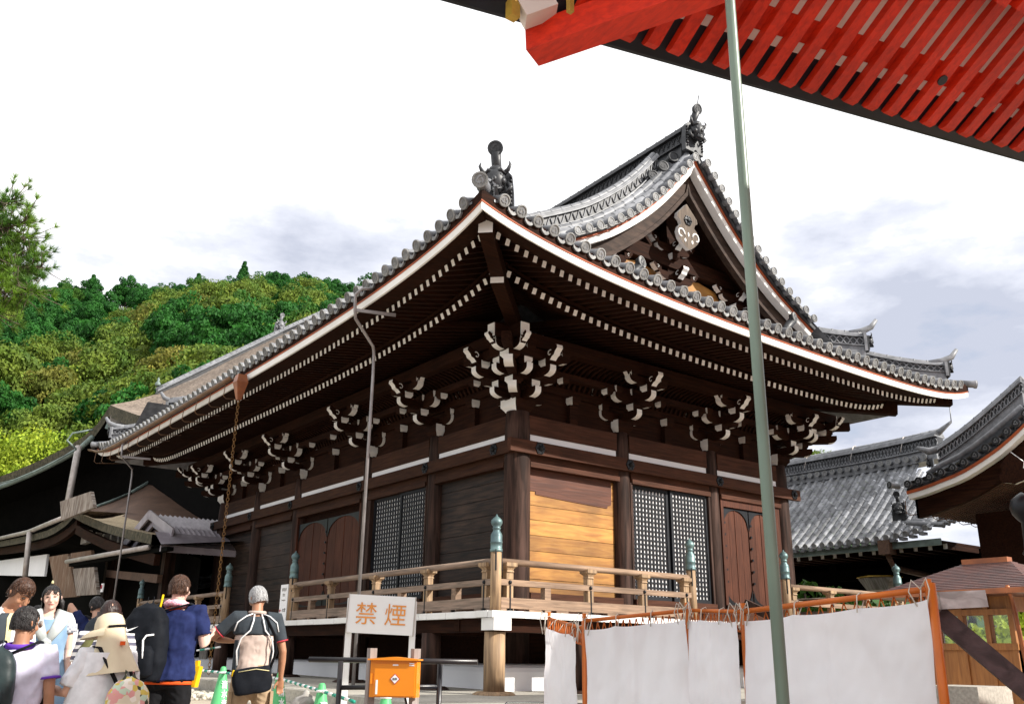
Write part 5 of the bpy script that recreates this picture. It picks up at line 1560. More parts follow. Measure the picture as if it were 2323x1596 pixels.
for u in (-.235, .155):
    p = oc + ex_b * u - ez_b * .11 + (ez_b * .08 if u < 0 else V((0, 0, 0))); m = MB(); m.bx(p.x - .035, p.x + .035, p.y - .03, p.y + .03, zg(p.x, p.y) - .05, oc.z + .26); o = m.build('timber_stake', mGPO); tag(o, 'grey square timber stake at the left of the orange box' if u < 0 else 'grey square timber stake behind the right of the orange box', 'stake', 'stakes behind the orange box')
m = MB(); p = oc + ex_b * .10 - V((0, 0, .16)); q = at(1150, 1592, 9.4); m.tube([p, p + V((.04, 0, -.12)), V((p.x + .2, p.y - .1, zg(p.x, p.y) + .1)), q, at(1260, 1592, 9.8), at(1420, 1600, 10)], .010, 6); tag(m.build('black_cable', mBPI), 'thin black cable running right from the orange box along the stone', 'cable')
# ------------------------------------------------------------------ cones and striped bars
mCON = mat('green_cone', (.10, .46, .17), (.085, .40, .15), 4, rough=.5, dirt=.15)
mSTG = mat('bar_green', (.01, .27, .19), rough=.4, dirt=0)
def cone(px, py, D_, label, tall=True):
    p = at(px, py, D_); z = zg(p.x, p.y)
    t = thing('traffic_cone', label, 'traffic cone', (p.x, p.y, z), 'green traffic cones round the hall')
    m = MB(); m.lathe([(.17, .045), (.155, .06), (.04, .68), (.028, .70), (.001, .705)], (p.x, p.y, z), 20); m.build('body', mCON, t)
    m = MB(); m.lathe([(.215, .0), (.22, .03), (.19, .045), (.17, .045)], (p.x, p.y, z), 4 if False else 20, None, False); m.build('base', mCON, t)
    dv = V((CAM.x - p.x, CAM.y - p.y, 0)).normalized(); rt = dv.cross(V((0, 0, 1))) * -1
    for ch, h in (('清', .44), ('水', .31), ('寺', .18)):
        r_ = .155 + (.04 - .155) * (h - .06) / .62; ax = (dv * .9 + rt * .45).normalized()
        e_x = V((0, 0, 1)).cross(ax)
        put_text(ch, .12, V((p.x, p.y, z + h)) + ax * (r_ + .004), e_x, (V((0, 0, 1)) - ax * .19), mSGN, t, .002, 'character', .8)
    m = MB(); m.lathe([(.05, .60), (.062, .605), (.062, .625), (.05, .63)], (p.x, p.y, z), 14); m.build('ring', mSGN, t)
    return V((p.x, p.y, z))
c0 = cone(316, 1562, 17.5, 'green cone half hidden between sunhat woman and man in navy shirt')
c1 = cone(500, 1580, 14.6, 'green cone between navy shirt man and white haired man')
c2 = cone(724, 1640, 11.2, 'green cone to the left of the black barrier')
c3 = cone(872, 1640, 10.6, 'green cone mostly hidden beneath the orange box')
c4 = cone(630, 1590, 13.2, 'green cone mostly hidden behind the white haired man')
c5 = cone(540, 1530, 19., 'far green cone under the veranda behind the tall cone')
def bar(p, q, label):
    m = MB(); n = max(5, int((q - p).length / .13)); m.sm = True
    for k in range(n):
        m.mi = k % 2; m.tube([p.lerp(q, k / n), p.lerp(q, (k + 1) / n)], .019, 8)
    tag(m.build('striped_bar', [mSGN, mSTG]), label, 'striped bar', 'green and white bars linking the cones')
T_ = V((0, 0, .615))
bar(c0 + T_, c1 + T_ - V((.03, 0, 0)), 'green and white striped bar crossing behind the navy shirt man to the nearest cone')
bar(c1 + T_, c4 + T_, 'green and white striped bar between tall cone and white haired man')
bar(c4 + T_, c2 + T_, 'green and white striped bar from the white haired man to the cone by the barrier')
bar(c2 + T_, at(803, 1590, 10.3), 'striped bar dropping steeply from a cone to behind the barrier')
bar(at(420, 1478, 21), at(500, 1466, 20.5), 'higher striped bar further back under the veranda left of the rain chain')
p = at(694, 1584, 11.4)
wj = thing('white_jar', 'pale rounded jar behind the barrier legs', 'jar', (p.x, p.y, zg(p.x, p.y)))
m = MB(); z = zg(p.x, p.y); m.lathe([(.16, z), (.18, z + .2), (.17, p.z - .04), (.12, p.z + .02), (.04, p.z + .05), (.03, p.z + .09), (.001, p.z + .1)], (p.x, p.y, 0), 16); m.build('body', mGRB, wj)
m = MB(); c = onx(458, 1512, -.9); m.bx(c.x - .02, c.x + .02, c.y - .3, c.y + .3, .05, 1.0); tag(m.build('number_board', mGRB), 'grey board leaning in the dark under the veranda by the rain chain', 'board')
# ------------------------------------------------------------------ hill and vegetation
import bisect
_sky = [(-200, 655), (0, 648), (150, 640), (200, 634), (300, 636), (400, 632), (450, 626), (500, 616), (560, 610), (620, 612), (700, 625), (850, 632), (1000, 645), (1300, 760), (1600, 950), (1800, 1040), (1900, 1050), (2000, 1110), (2322, 1200)]
def _azel(x, y):
    d = ray(x, y); return math.degrees(math.atan2(d.y, d.x)), d.z / math.hypot(d.x, d.y)
AE = sorted(_azel(x, y) for x, y in _sky)
def crest(az):
    if az <= AE[0][0]: return AE[0][1]
    for (a, e_), (b, f_) in zip(AE, AE[1:]):
        if az <= b: return e_ + (f_ - e_) * (az - a) / (b - a)
    return AE[-1][1]
DC = 165.
def hz(x, y):
    dx, dy = x - CAM.x, y - CAM.y; d = math.hypot(dx, dy); az = math.degrees(math.atan2(dy, dx))
    H = DC * crest(az) - 7.5
    d0 = 56 + 13 * smooth((az - 73) / 3.)
    if d < d0: return -.5
    q = min(1, (d - d0) / (DC - d0)); z = 1.5 + (H - 1.5) * (q ** .9)
    if d > DC: z = H - (d - DC) * .25
    return z + 1.2 * mnoise.noise(V((x * .05, y * .05, 0)))
m = MB(); m.sm = True
na, ndd = 60, 40
m.grid(lambda i, j: (lambda d, a: V((CAM.x + d * cos(a), CAM.y + d * sin(a), hz(CAM.x + d * cos(a), CAM.y + d * sin(a)))))(57 + j * 5.0, R(20 + 85 * i / na)), na + 1, ndd)
mHIL = mat('forest_floor', (.03, .085, .014), (.018, .045, .010), .6, rough=.95)
tag(m.build('hill', mHIL), None, None, kind='structure')
def leafmat(name, c1, c2, tr=.3):
    return mat(name, c1, c2, .35, rough=.65, tint=.45, dirt=0, trans=tr, spec=.2, detail=4)
mL = [leafmat('olive_leaves', (.165, .215, .028), (.065, .125, .016)), leafmat('golden_leaves', (.22, .205, .034), (.10, .125, .02)), leafmat('deep_leaves', (.035, .15, .020), (.014, .078, .012)), leafmat('mid_leaves', (.075, .17, .022), (.035, .105, .014)), leafmat('spring_leaves', (.34, .40, .03), (.17, .27, .02))]
mTRK = mat('bark', (.12, .09, .065), (.06, .045, .035), 3, (5, 5, 1), rough=.9, bump=.5)
def leaf(m, p, s, r, rad=None):
    n = V((r.gauss(0, 1), r.gauss(0, 1), r.gauss(0, 1))).normalized()
    n = ((rad * 1.25 if rad is not None else V((0, 0, .5))) + n).normalized()
    a = n.cross(V((r.gauss(0, 1), r.gauss(0, 1), .1))).normalized(); b = n.cross(a)
    a *= s * r.uniform(.6, 1.2); b *= s * r.uniform(.4, .8)
    m.quad(p - a, p - b * .9, p + a, p + b * .9)
def crown(seed, rx, rz, lobes, per, ls, style='round'):
    r = random.Random(seed); m = MB()
    for k in range(lobes):
        t = k * 2.399 + r.uniform(-.4, .4); q = math.sqrt((k + .5) / lobes)
        if style == 'round':
            c = V((cos(t) * q * rx * .80, sin(t) * q * rx * .80, rz * (-.42 + 1.12 * math.sqrt(max(0, 1 - q * q)) * r.uniform(.78, 1.08)))); lr = rx * r.uniform(.24, .38)
        elif style == 'cone':
            h = r.uniform(0, 1); c = V((cos(t) * (1 - h) * rx * .7, sin(t) * (1 - h) * rx * .7, rz * h)); lr = rx * (.16 + .24 * (1 - h))
        else:
            c = V((cos(t) * q * rx * .8, sin(t) * q * rx * .8, rz * r.uniform(0, .95) * (1 - .4 * q))); lr = rx * r.uniform(.16, .27)
        lt = r.uniform(-.4, .4)
        for j in range(per):
            u = r.uniform(-.45, 1) if style == 'round' else r.uniform(-.6, 1); a = r.uniform(0, 2 * pi); s = math.sqrt(1 - u * u)
            rad = V((cos(a) * s, sin(a) * s, u))
            fl = .70 if style == 'round' else .85
            p = c + V((rad.x, rad.y, rad.z * fl)) * lr * (r.uniform(.80, 1.05) + .16 * mnoise.noise(rad * 3.5 + V((k, seed, 0))))
            m.ti = max(-1, min(1, lt + r.gauss(0, .3))); leaf(m, p, ls, r, rad)
    m.ti = 0
    return m
def tree_proto(name, seed, rx, rz, h, lobes, per, ls, lm, label, cat, group, style='round'):
    t = thing(name, label, cat, (0, 0, -500), group)
    m = crown(seed, rx, rz, lobes, per, ls, style)
    m.v = [(a, b, c + h - rz * .45) for a, b, c in m.v]
    m.build('crown', lm, t, world=False)
    m = MB(); r = random.Random(seed)
    m.tube([(0, 0, -1), (.1, 0, h * .35), (.0, .1, h * .8)], [rx * .07, rx * .055, rx * .025], 7)
    for k in range(5):
        a = r.uniform(0, 6.28); m.tube([(0, 0, h * (.3 + .08 * k)), (cos(a) * rx * .3, sin(a) * rx * .3, h * .62), (cos(a) * rx * .6, sin(a) * rx * .6, h * .9)], [rx * .035, rx * .025, rx * .01], 5)
    m.build('trunk', mTRK, t, world=False)
    return t
GRP = 'trees on the forested hillside'
PR = []
for k in range(3): PR.append(tree_proto('hill_tree', 40 + k, 4.6 + .4 * k, 4.6, 8.0, 40, 290, .185, mL[0], 'olive green tree with a rounded billowing crown on the hillside', 'tree', GRP))
for k in range(2): PR.append(tree_proto('hill_tree', 60 + k, 4.2, 4.2, 7.6, 38, 290, .175, mL[1], 'golden olive tree with a rounded crown on the hillside', 'tree', GRP))
for k in range(3): PR.append(tree_proto('hill_tree', 70 + k, 3.6, 6.4, 8.5, 60, 140, .19, mL[2], 'deep green loose crowned tree on the hillside', 'tree', GRP, 'loose'))
PR.append(tree_proto('hill_tree', 80, 3.4, 5.6, 8.0, 50, 150, .18, mL[3], 'mid green leafy tree on the hillside', 'tree', GRP, 'loose'))
PR.append(tree_proto('hill_conifer', 90, 2.6, 8.0, 9, 70, 90, .2, mL[2], 'dark conifer with a ragged tip on the hill crest', 'tree', GRP, 'cone'))
UND = []
rt = random.Random(5); used = [False] * len(PR); spots = []
d = 60.
while d < DC + 2:
    sp = 4.7 + (d - 60) * .010
    az = 60.
    while az < 88.5:
        a2 = az + rt.uniform(-.3, .3) * math.degrees(sp / d); d2 = d + rt.uniform(-2, 2)
        spots.append((a2, d2)); az += math.degrees(sp / d) * rt.uniform(.85, 1.15)
    d += 5.0
for a2, d2 in spots:                                # undergrowth between the trunks
    if rt.random() < .6 and d2 < 130:
        x, y = CAM.x + d2 * cos(R(a2)), CAM.y + d2 * sin(R(a2)); UND.append((x, y, hz(x, y)))
def plant(k, x, y, z, s):
    o = PR[k]
    if used[k]: o = copy_tree(o)
    used[k] = True
    o.location = (x, y, z); o.rotation_euler = (0, 0, rt.uniform(0, 6.28)); o.scale = (s, s, s * rt.uniform(.9, 1.1))
    return o
nT = 0
spots.sort(key=lambda s: s[1])
for a2, d2 in spots:
    x, y = CAM.x + d2 * cos(R(a2)), CAM.y + d2 * sin(R(a2)); z = hz(x, y)
    # keep those the eave of the temple does not hide
    v = V((x, y, z + 8)) - CAM; px = PW / 2 + F * v.dot(_r2) / v.dot(_f); py = PH / 2 - F * v.dot(_u2) / v.dot(_f)
    if px > 1010 or px < -120 or nT > 285: continue
    if px < 230 and d2 < 84: continue
    g = mnoise.noise(V((x * .045 + 3, y * .045, .3))) + rt.uniform(-.35, .35)
    q = (d2 - 60) / (DC - 60)
    if q > .93 and rt.random() < .22: k = 9
    elif g + (.15 - .3 * q) > .02: k = rt.choice([0, 1, 2, 3, 4, 0, 1])
    else: k = rt.choice([5, 6, 7, 5, 6, 8])
    plant(k, x, y, z - .5, rt.uniform(.72, 1.0) * (1.08 if k < 5 else 1.0) * (1.25 - .42 * q)); nT += 1
for px, py, D_ in ((1795, 1052, 80), (1835, 1045, 82), (1868, 1052, 84), (1900, 1062, 84), (1815, 1075, 76), (1850, 1075, 77), (1775, 1075, 74)):
    p = at(px, py, D_); s = .62; o = plant(rt.choice([0, 1, 2, 8]), p.x, p.y, p.z - 8.6 * s, s)
    o['label'] = 'tree on the small hill showing between two roofs at right'; o['group'] = 'trees on the small hill at right'
for k in range(len(PR)):
    if not used[k]:
        for ch in list(PR[k].children): bpy.data.objects.remove(ch)
        bpy.data.objects.remove(PR[k])
# bright maples behind the thatched roof
G2 = 'bright maples behind the thatched hall'
for k, (px, py, D_, s, lab) in enumerate(((5, 985, 66, 1.1, 'bright yellow green maple at the left edge below the dark forest'), (100, 985, 65, 1.0, 'bright yellow green maple spreading over the thatched gable roof'), (188, 990, 67, .72, 'smaller yellow green maple closest to the thatched gable peak'), (-70, 1020, 64, 1.1, 'low bright maple at the far left edge by the eave'), (48, 1040, 62, .8, 'low yellow green maple just over the copper gutter'))):
    t = thing('maple_tree', lab, 'tree', (0, 0, 0), G2)
    p = at(px, py, D_)
    m = crown(200 + k, 6.0 * s, 4.4 * s, 90, 130, .15, 'loose'); m.v = [(a + p.x, b + p.y, c + p.z - 4.2 * s) for a, b, c in m.v]
    m.build('crown', mL[4], t)
    m = MB(); m.tube([(p.x, p.y, -.3), (p.x + .2, p.y, p.z - 2)], [.3, .12], 7); m.build('trunk', mTRK, t)
# shrubs seen behind the veranda and the booth
for k, (px, py, D_, s, lab) in enumerate(((1825, 1345, 27, 1.3, 'green shrub under the tiled hall behind the right railing'), (1880, 1350, 29, 1.2, 'green shrub right of the first one behind the right railing'), (1960, 1352, 31, 1.2, 'green shrub behind the far end of the right railing'), (2190, 1410, 20, 1.5, 'yellow green shrub seen through left booth windows'), (2255, 1405, 21, 1.7, 'yellow green shrub seen through right booth windows'), (2318, 1285, 24, 1.5, 'green foliage above the booth roof at right edge'))):
    p = at(px, py, D_); t = thing('shrub', lab, 'shrub', (p.x, p.y, -.1))
    m = crown(300 + k, 1.4 * s, 2.2 * s, 26, 70, .12, 'loose'); m.v = [(a + p.x, b + p.y, c + p.z - 1.6 * s) for a, b, c in m.v]
    m.build('crown', mL[3] if k < 3 else mL[4], t)
    m = MB(); m.tube([(p.x, p.y, -.3), (p.x, p.y, p.z)], [.08, .03], 6); m.build('trunk', mTRK, t)
# pine reaching in at the left edge
pb = at(-260, 700, 14.5)
pine = thing('pine_tree', 'pine with long bright needles reaching in from the left edge', 'tree', (pb.x, pb.y, zg(pb.x, pb.y)))
m = MB(); m.tube([(pb.x, pb.y, zg(pb.x, pb.y)), (pb.x + .1, pb.y, 3), at(-230, 560, 14.5), at(-200, 400, 14.5)], [.2, .16, .11, .05], 10)
rp2 = random.Random(9)
mND = mat('pine_needles', (.17, .29, .025), (.06, .15, .02), .9, rough=.5, tint=.5, dirt=0, trans=.25, spec=.3)
nd = MB(); tufts = []
for (x0, y0), (x1, y1), dd in (((-220, 560), (70, 500), 14.3), ((-220, 600), (108, 600), 14.6), ((-220, 660), (84, 652), 14.4), ((-210, 480), (45, 452), 14.7), ((-220, 700), (18, 700), 14.0), ((-210, 600), (96, 575), 14.9), ((-220, 640), (60, 625), 15.1), ((-200, 530), (72, 535), 15.0)):
    a, b = at(x0, y0, dd), at(x1 - 14, y1 + 4, dd + rp2.uniform(-.3, .3)); mid = a.lerp(b, .5) + V((0, 0, -.12))
    m.tube([a, mid, b], [.06, .035, .014], 6)
    for k in range(135):
        u = rp2.uniform(.42, 1) if k > 6 else 1
        p = (a.lerp(mid, u * 2) if u < .5 else mid.lerp(b, u * 2 - 1))
        q = p + V((rp2.gauss(0, .19), rp2.gauss(0, .19), rp2.gauss(.02, .18)))
        m.tube([p, p.lerp(q, .5) + V((0, 0, -.02)), q], [.010, .007, .005], 4); tufts.append((q, (q - p).normalized() + V((0, 0, .5))))
for q, ax in tufts:
    tt_ = rp2.uniform(-.8, .8)
    for k in range(46):
        d_ = (ax.normalized() * .9 + V((rp2.gauss(0, 1), rp2.gauss(0, 1), rp2.gauss(0, 1))).normalized() * .8).normalized()
        L_ = rp2.uniform(.10, .19); s_ = d_.cross(V((rp2.gauss(0, 1), rp2.gauss(0, 1), 1))).normalized() * .0048
        nd.ti = max(-1, min(1, tt_ + rp2.gauss(0, .3))); p = q - ax.normalized() * rp2.uniform(0, .05)
        i = nd.pts((p - s_, p + s_, p + d_ * L_)); nd.face((i, i + 1, i + 2))
m.build('trunk', mTRK, pine); nd.build('crown', mND, pine)

um = MB(); ur = random.Random(21)
for x, y, z in UND:
    v = V((x, y, z + 2)) - CAM; px = PW / 2 + F * v.dot(_r2) / v.dot(_f)
    if px > 900 or px < -100: continue
    for q in range(3):
        c0_ = V((x + ur.gauss(0, 2), y + ur.gauss(0, 2), z + .8)); rr = ur.uniform(1., 1.9)
        for j in range(60):
            a_ = ur.uniform(0, 6.28); u_ = ur.uniform(-.2, 1); s_ = math.sqrt(1 - u_ * u_); rad = V((cos(a_) * s_, sin(a_) * s_, u_))
            um.ti = ur.uniform(-1, 1); leaf(um, c0_ + rad * rr * ur.uniform(.8, 1.05), .20, ur, rad)
tag(um.build('undergrowth', mL[3]), None, None, kind='stuff')
# ------------------------------------------------------------------ people
def remesh(m, vox, smooth_it=3):
    me = bpy.data.meshes.new('solid'); me.from_pydata(m.v, [], m.f); me.update()
    o = bpy.data.objects.new('solid', me); COL.objects.link(o)
    md = o.modifiers.new('r', 'REMESH'); md.mode = 'VOXEL'; md.voxel_size = vox; md.use_smooth_shade = True
    if smooth_it: s_ = o.modifiers.new('s', 'SMOOTH'); s_.factor = .5; s_.iterations = smooth_it
    r = bpy.data.meshes.new_from_object(o.evaluated_get(bpy.context.evaluated_depsgraph_get()))
    bpy.data.objects.remove(o); bpy.data.meshes.remove(me)
    for p in r.polygons: p.use_smooth = True
    return r
def part(me, name, m_, parent):
    me.materials.clear(); me.materials.append(m_); me.name = name
    o = bpy.data.objects.new(name, me); COL.objects.link(o); o.parent = parent; return o
mSK = mat('skin', (.56, .33, .235), (.50, .28, .19), 6, rough=.55, dirt=.08)
mSKt = mat('tan_skin', (.40, .20, .115), (.34, .165, .095), 6, rough=.5, dirt=.08)
mSKp = mat('pale_skin', (.66, .44, .36), (.60, .38, .30), 6, rough=.55, dirt=.06)
def cl(name, c, c2=None, sc=14, **k): return mat(name, c, c2 or tuple(x * .82 for x in c), sc, rough=.85, bump=.25, dirt=.12, spec=.15, bdist=.006, **k)
mHBK = mat('black_hair', (.012, .010, .010), (.03, .026, .026), 5, (14, 14, 1.5), rough=.4, bump=.5)
mHBR = mat('brown_hair', (.085, .036, .018), (.04, .018, .010), 5, (14, 14, 1.5), rough=.45, bump=.5)
mHDB = mat('dark_brown_hair', (.035, .013, .009), (.016, .007, .006), 5, (16, 16, 1.2), rough=.35, bump=.5)
mHOR = mat('auburn_hair', (.20, .085, .03), (.12, .05, .02), 5, (14, 14, 1.5), rough=.45, bump=.5)
mHWH = mat('white_hair', (.50, .50, .50), (.33, .33, .335), 5, (14, 14, 1.5), rough=.6, bump=.5)
mEYE = mat('dark_eye', (.02, .015, .012), rough=.2, dirt=0); mLIP = mat('lips', (.45, .14, .12), rough=.5, dirt=0)
def pattern(name, kind, c1, c2, sc):
    m = mat(name, c1, c2, rough=.85, dirt=0, spec=.15); t = m.node_tree; L = t.links.new
    bsdf = t.nodes['Principled BSDF']; tc_ = [n for n in t.nodes if n.type == 'TEX_COORD'][0]
    if kind == 'stripe':
        w_ = t.nodes.new('ShaderNodeTexWave'); w_.bands_direction = 'Z'; w_.inputs['Scale'].default_value = sc; w_.inputs['Distortion'].default_value = .6
        r_ = t.nodes.new('ShaderNodeValToRGB'); r_.color_ramp.elements[0].position = .48; r_.color_ramp.elements[1].position = .52
        r_.color_ramp.elements[0].color = (*c1, 1); r_.color_ramp.elements[1].color = (*c2, 1)
        L(tc_.outputs['Object'], w_.inputs[0]); L(w_.outputs['Fac'], r_.inputs[0]); L(r_.outputs[0], bsdf.inputs['Base Color'])
    elif kind == 'floral':
        v_ = t.nodes.new('ShaderNodeTexVoronoi'); v_.inputs['Scale'].default_value = sc
        r_ = t.nodes.new('ShaderNodeValToRGB'); r_.color_ramp.interpolation = 'CONSTANT'
        E_ = r_.color_ramp.elements; E_[0].color = (.62, .55, .42, 1); E_[1].position = .3; E_[1].color = (.62, .30, .28, 1)
        for p_, c_ in ((.48, (.05, .05, .035, 1)), (.62, (.45, .55, .42, 1)), (.75, (.55, .42, .10, 1)), (.88, (.72, .66, .58, 1))):
            e_ = E_.new(p_); e_.color = c_
        s_ = t.nodes.new('ShaderNodeSeparateColor'); L(tc_.outputs['Object'], v_.inputs['Vector']); L(v_.outputs['Color'], s_.inputs[0]); L(s_.outputs[0], r_.inputs[0]); L(r_.outputs[0], bsdf.inputs['Base Color'])
    elif kind == 'plaid':
        c_ = t.nodes.new('ShaderNodeTexChecker'); c_.inputs['Scale'].default_value = sc; c_.inputs['Color1'].default_value = (*c1, 1); c_.inputs['Color2'].default_value = (*c2, 1)
        L(tc_.outputs['Object'], c_.inputs[0]); L(c_.outputs[0], bsdf.inputs['Base Color'])
    return m
def rotz(v, a): return V((v.x * cos(a) - v.y * sin(a), v.x * sin(a) + v.y * cos(a), v.z))
class P:
    """A standing figure in its own frame: faces +y, right hand at +x, heights in metres."""
    def __init__(s, H, wide=1., female=False, lean=0., armR=None, armL=None, head=(0, 0, 0), legs=(.10, .0), skin=mSK, vox=.012):
        k = H / 1.7; s.k, s.H, s.w, s.vox, s.skin = k, H, wide, vox, skin
        s.sh, s.hip, s.waist, s.knee = .815 * H, .52 * H, .60 * H, .28 * H
        s.lean = lean
        sw = (.165 if female else .19) * k * wide
        s.sw = sw
        s.SL, s.SR = s.L(V((-sw, 0, s.sh))), s.L(V((sw, 0, s.sh)))
        dflt = lambda g: [V((g * (sw + .045 * k), -.02, 1.10 * k)), V((g * (sw + .06 * k), .05 * k, .84 * k))]
        s.aR = armR or [s.L(p) for p in dflt(1)]; s.aL = armL or [s.L(p) for p in dflt(-1)]
        s.nk = s.L(V((0, -.005, .85 * H))); s.head = head; s.legs = legs; s.female = female
        s.hc = s.nk + V((0, .02 * k, .085 * H))
        if head[0]: s.hc = s.nk + V((0, .02 * k + .075 * H * sin(R(head[0])), .085 * H * cos(R(head[0]))))
    def L(s, v): return V((v.x, v.y + (v.z - s.hip) * s.lean, v.z)) if v.z > s.hip else v
    def hm(s):                       # head matrix: pitch (forward), yaw, roll
        p, y, r = (R(a) for a in s.head)
        return Matrix.Rotation(y, 3, 'Z') @ Matrix.Rotation(-p, 3, 'X') @ Matrix.Rotation(r, 3, 'Y')
    def hp(s, x, y, z): return s.hc + s.hm() @ (V((x, y, z)) * s.k)
    def ring(s, m, rows, n=20):
        m.loft([[V((c.x + rx * cos(2 * pi * j / n), c.y + ry * sin(2 * pi * j / n), c.z)) for j in range(n)] for c, rx, ry in rows])
    def torso_rows(s, g=0., z0=.47, z1=.845, full=True):
        H, k, w = s.H, s.k, s.w; f = s.female
        T = [(.44, .150, .105), (.48, .172, .118), (.52, .170, .116), (.56, .158, .106), (.60, .145 if f else .155, .098), (.66, .150 if f else .165, .105), (.72, .165 if f else .180, .115), (.77, .168 if f else .188, .112), (.80, .158 if f else .178, .098), (.825, .115, .08), (.845, .068, .065), (.86, .055, .056)]
        return [(s.L(V((0, 0, z * H))), rx * k * w + g, ry * k * w + g) for z, rx, ry in T if z0 <= z <= z1 + 1e-6]
    def hand(s, m, w_, e, g):
        k = s.k; d = (w_ - e).normalized(); sd = d.cross(V((0, 1, 0)))
        sd = sd.normalized() if sd.length > .2 else V((1, 0, 0)); nn = d.cross(sd)
        c = w_ + d * .05 * k
        m.tube([w_ - d * .01, w_ + d * .03 * k, w_ + d * .08 * k, w_ + d * .095 * k], [(.026 * k, .02 * k), (.036 * k, .017 * k), (.040 * k, .016 * k), (.034 * k, .012 * k)], 10)
        for i, (o_, l) in enumerate(((-.030, .062), (-.010, .075), (.010, .070), (.029, .055))):
            b = w_ + d * .085 * k + sd * o_ * k
            m.tube([b, b + d * l * .5 * k + nn * .006 * k, b + d * l * .9 * k + nn * .028 * k], [.0095 * k, .0088 * k, .0072 * k], 7)
        b = w_ + d * .03 * k - sd * .03 * k * g
        m.tube([b, b + d * .03 * k - sd * .026 * k * g + nn * .012 * k, b + d * .062 * k - sd * .030 * k * g + nn * .024 * k], [.012 * k, .011 * k, .008 * k], 7)
    def body(s, parent, face=False):
        m = MB(); k, H = s.k, s.H
        s.ring(m, s.torso_rows(-.006))
        m.tube([s.L(V((0, 0, .82 * H))), s.nk, s.hc - V((0, .015, .02)) * 1], [.066 * k, .056 * k, .054 * k], 12)
        for S_, (e, w_), g in ((s.SR, s.aR, 1), (s.SL, s.aL, -1)):
            i_ = S_.lerp(s.L(V((0, 0, s.sh))), .45)
            m.tube([i_, S_, S_.lerp(e, .5), e, e.lerp(w_, .35), w_], [.055 * k, .054 * k, .047 * k, .038 * k, .038 * k, .024 * k], 12)
            s.hand(m, w_, e, g)
        lx, st = s.legs
        for g in (-1, 1):
            hp = V((g * .085 * k, 0, .50 * H)); kn = V((g * (lx) * k, .02 + g * st * .5, s.knee)); an = V((g * (lx + .005) * k, -.015 + g * st, .055 * H))
            m.tube([hp, hp.lerp(kn, .45), kn, kn.lerp(an, .35), an, an - V((0, 0, .03 * H))], [.088 * k, .075 * k, .052 * k, .052 * k, .034 * k, .036 * k], 12)
            m.tube([an + V((0, -.05 * k, -.03 * H)), an + V((0, .06 * k, -.028 * H)), an + V((g * .01, .17 * k, -.036 * H)), an + V((g * .01, .19 * k, -.038 * H))], [.032 * k, (.038 * k, .030 * k), (.036 * k, .02 * k), .01], 10)
        # head
        rows = [(-.112, .018, .045, .030), (-.098, .038, .050, .022), (-.07, .056, .066, .012), (-.035, .067, .080, .006), (0, .074, .090, .0), (.04, .076, .094, -.004), (.075, .068, .084, -.008), (.098, .046, .06, -.012), (.11, .012, .018, -.014)]
        n = 18
        m.loft([[s.hp(rx * cos(2 * pi * j / n), oy + ry * sin(2 * pi * j / n), z) for j in range(n)] for z, rx, ry, oy in rows])
        m.tube([s.hp(0, .085, .022), s.hp(0, .100, -.012), s.hp(0, .107, -.03), s.hp(0, .085, -.042)], [.008 * k, .012 * k, .016 * k, .008 * k], 8)
        for g in (-1, 1):
            m.tube([s.hp(g * .072, -.008, .016), s.hp(g * .082, -.012, .0), s.hp(g * .078, -.006, -.028)], [(.008 * k, .02 * k), (.009 * k, .024 * k), (.008 * k, .012 * k)], 8)
            m.tube([s.hp(g * .012, .086, .034), s.hp(g * .035, .080, .038), s.hp(g * .056, .060, .030)], .008 * k, 6)
            m.ball(s.hp(g * .04, .062, -.03), .024 * k, 8, 6)
        m.tube([s.hp(-.022, .083, -.062), s.hp(0, .092, -.060), s.hp(.022, .083, -.062)], .0095 * k, 6); m.ball(s.hp(0, .074, -.094), .02 * k, 8, 6)
        b = part(remesh(m, s.vox * .72, 2), 'body', s.skin, parent)
        if face:
            for g in (-1, 1):
                m = MB(); m.tube([s.hp(g * .018, .0865, .010), s.hp(g * .031, .0865, .0125), s.hp(g * .045, .077, .009)], [.003 * k, .0055 * k, .003 * k], 7); m.build('eye', mEYE, parent, world=False)
                m = MB(); m.tube([s.hp(g * .014, .093, .036), s.hp(g * .034, .088, .044), s.hp(g * .054, .070, .036)], [.003 * k, .0045 * k, .002 * k], 6); m.build('eyebrow', mHDB, parent, world=False)
            m = MB(); m.tube([s.hp(-.026, .083, -.060), s.hp(-.01, .096, -.058), s.hp(.01, .096, -.058), s.hp(.026, .083, -.060)], [.003 * k, .006 * k, .006 * k, .003 * k], 7); m.build('lips', mLIP, parent, world=False)
        return b
    def hair(s, parent, m_, style='short', thin=False):
        m = MB(); k = s.k; n, q = 28, 18
        low = {'short': -.05, 'bob': -.11, 'long': -.12, 'hat': -.10}[style]
        rows = []
        for i in range(q):
            t = i / (q - 1); row = []
            for j in range(n):
                a = 2 * pi * j / n; front = sin(a)
                zl = low if front < .1 else low + (.115 - low - .03) * smooth((front - .1) / .55)
                z = .128 + (zl - .128) * t
                z0 = max(-1, min(1, (z - .015) / .113)); rr = math.sqrt(max(0, 1 - z0 * z0)) if z > .015 else 1.0
                x, y = .087 * rr * cos(a), (.104 * rr) * sin(a) - .006
                if z < -.02 and front < .2: x *= 1 - (.22 if style == 'short' else -.06) * smooth((-.02 - z) / .09); y *= 1 - (.20 if style == 'short' else -.04) * smooth((-.02 - z) / .09)
                nz = .008 * mnoise.noise(V((cos(a) * 5, sin(a) * 5, z * 22)))  + .005 * mnoise.noise(V((a * 9, z * 8, 2)))
                row.append(s.hp(x * (1 + nz * 9), y * (1 + nz * 9), z + nz * .5))
            rows.append(row)
        m.sm = True; m.loft(rows, cap=False)
        inner = [[p.lerp(s.hc, .10) for p in row] for row in reversed(rows)]
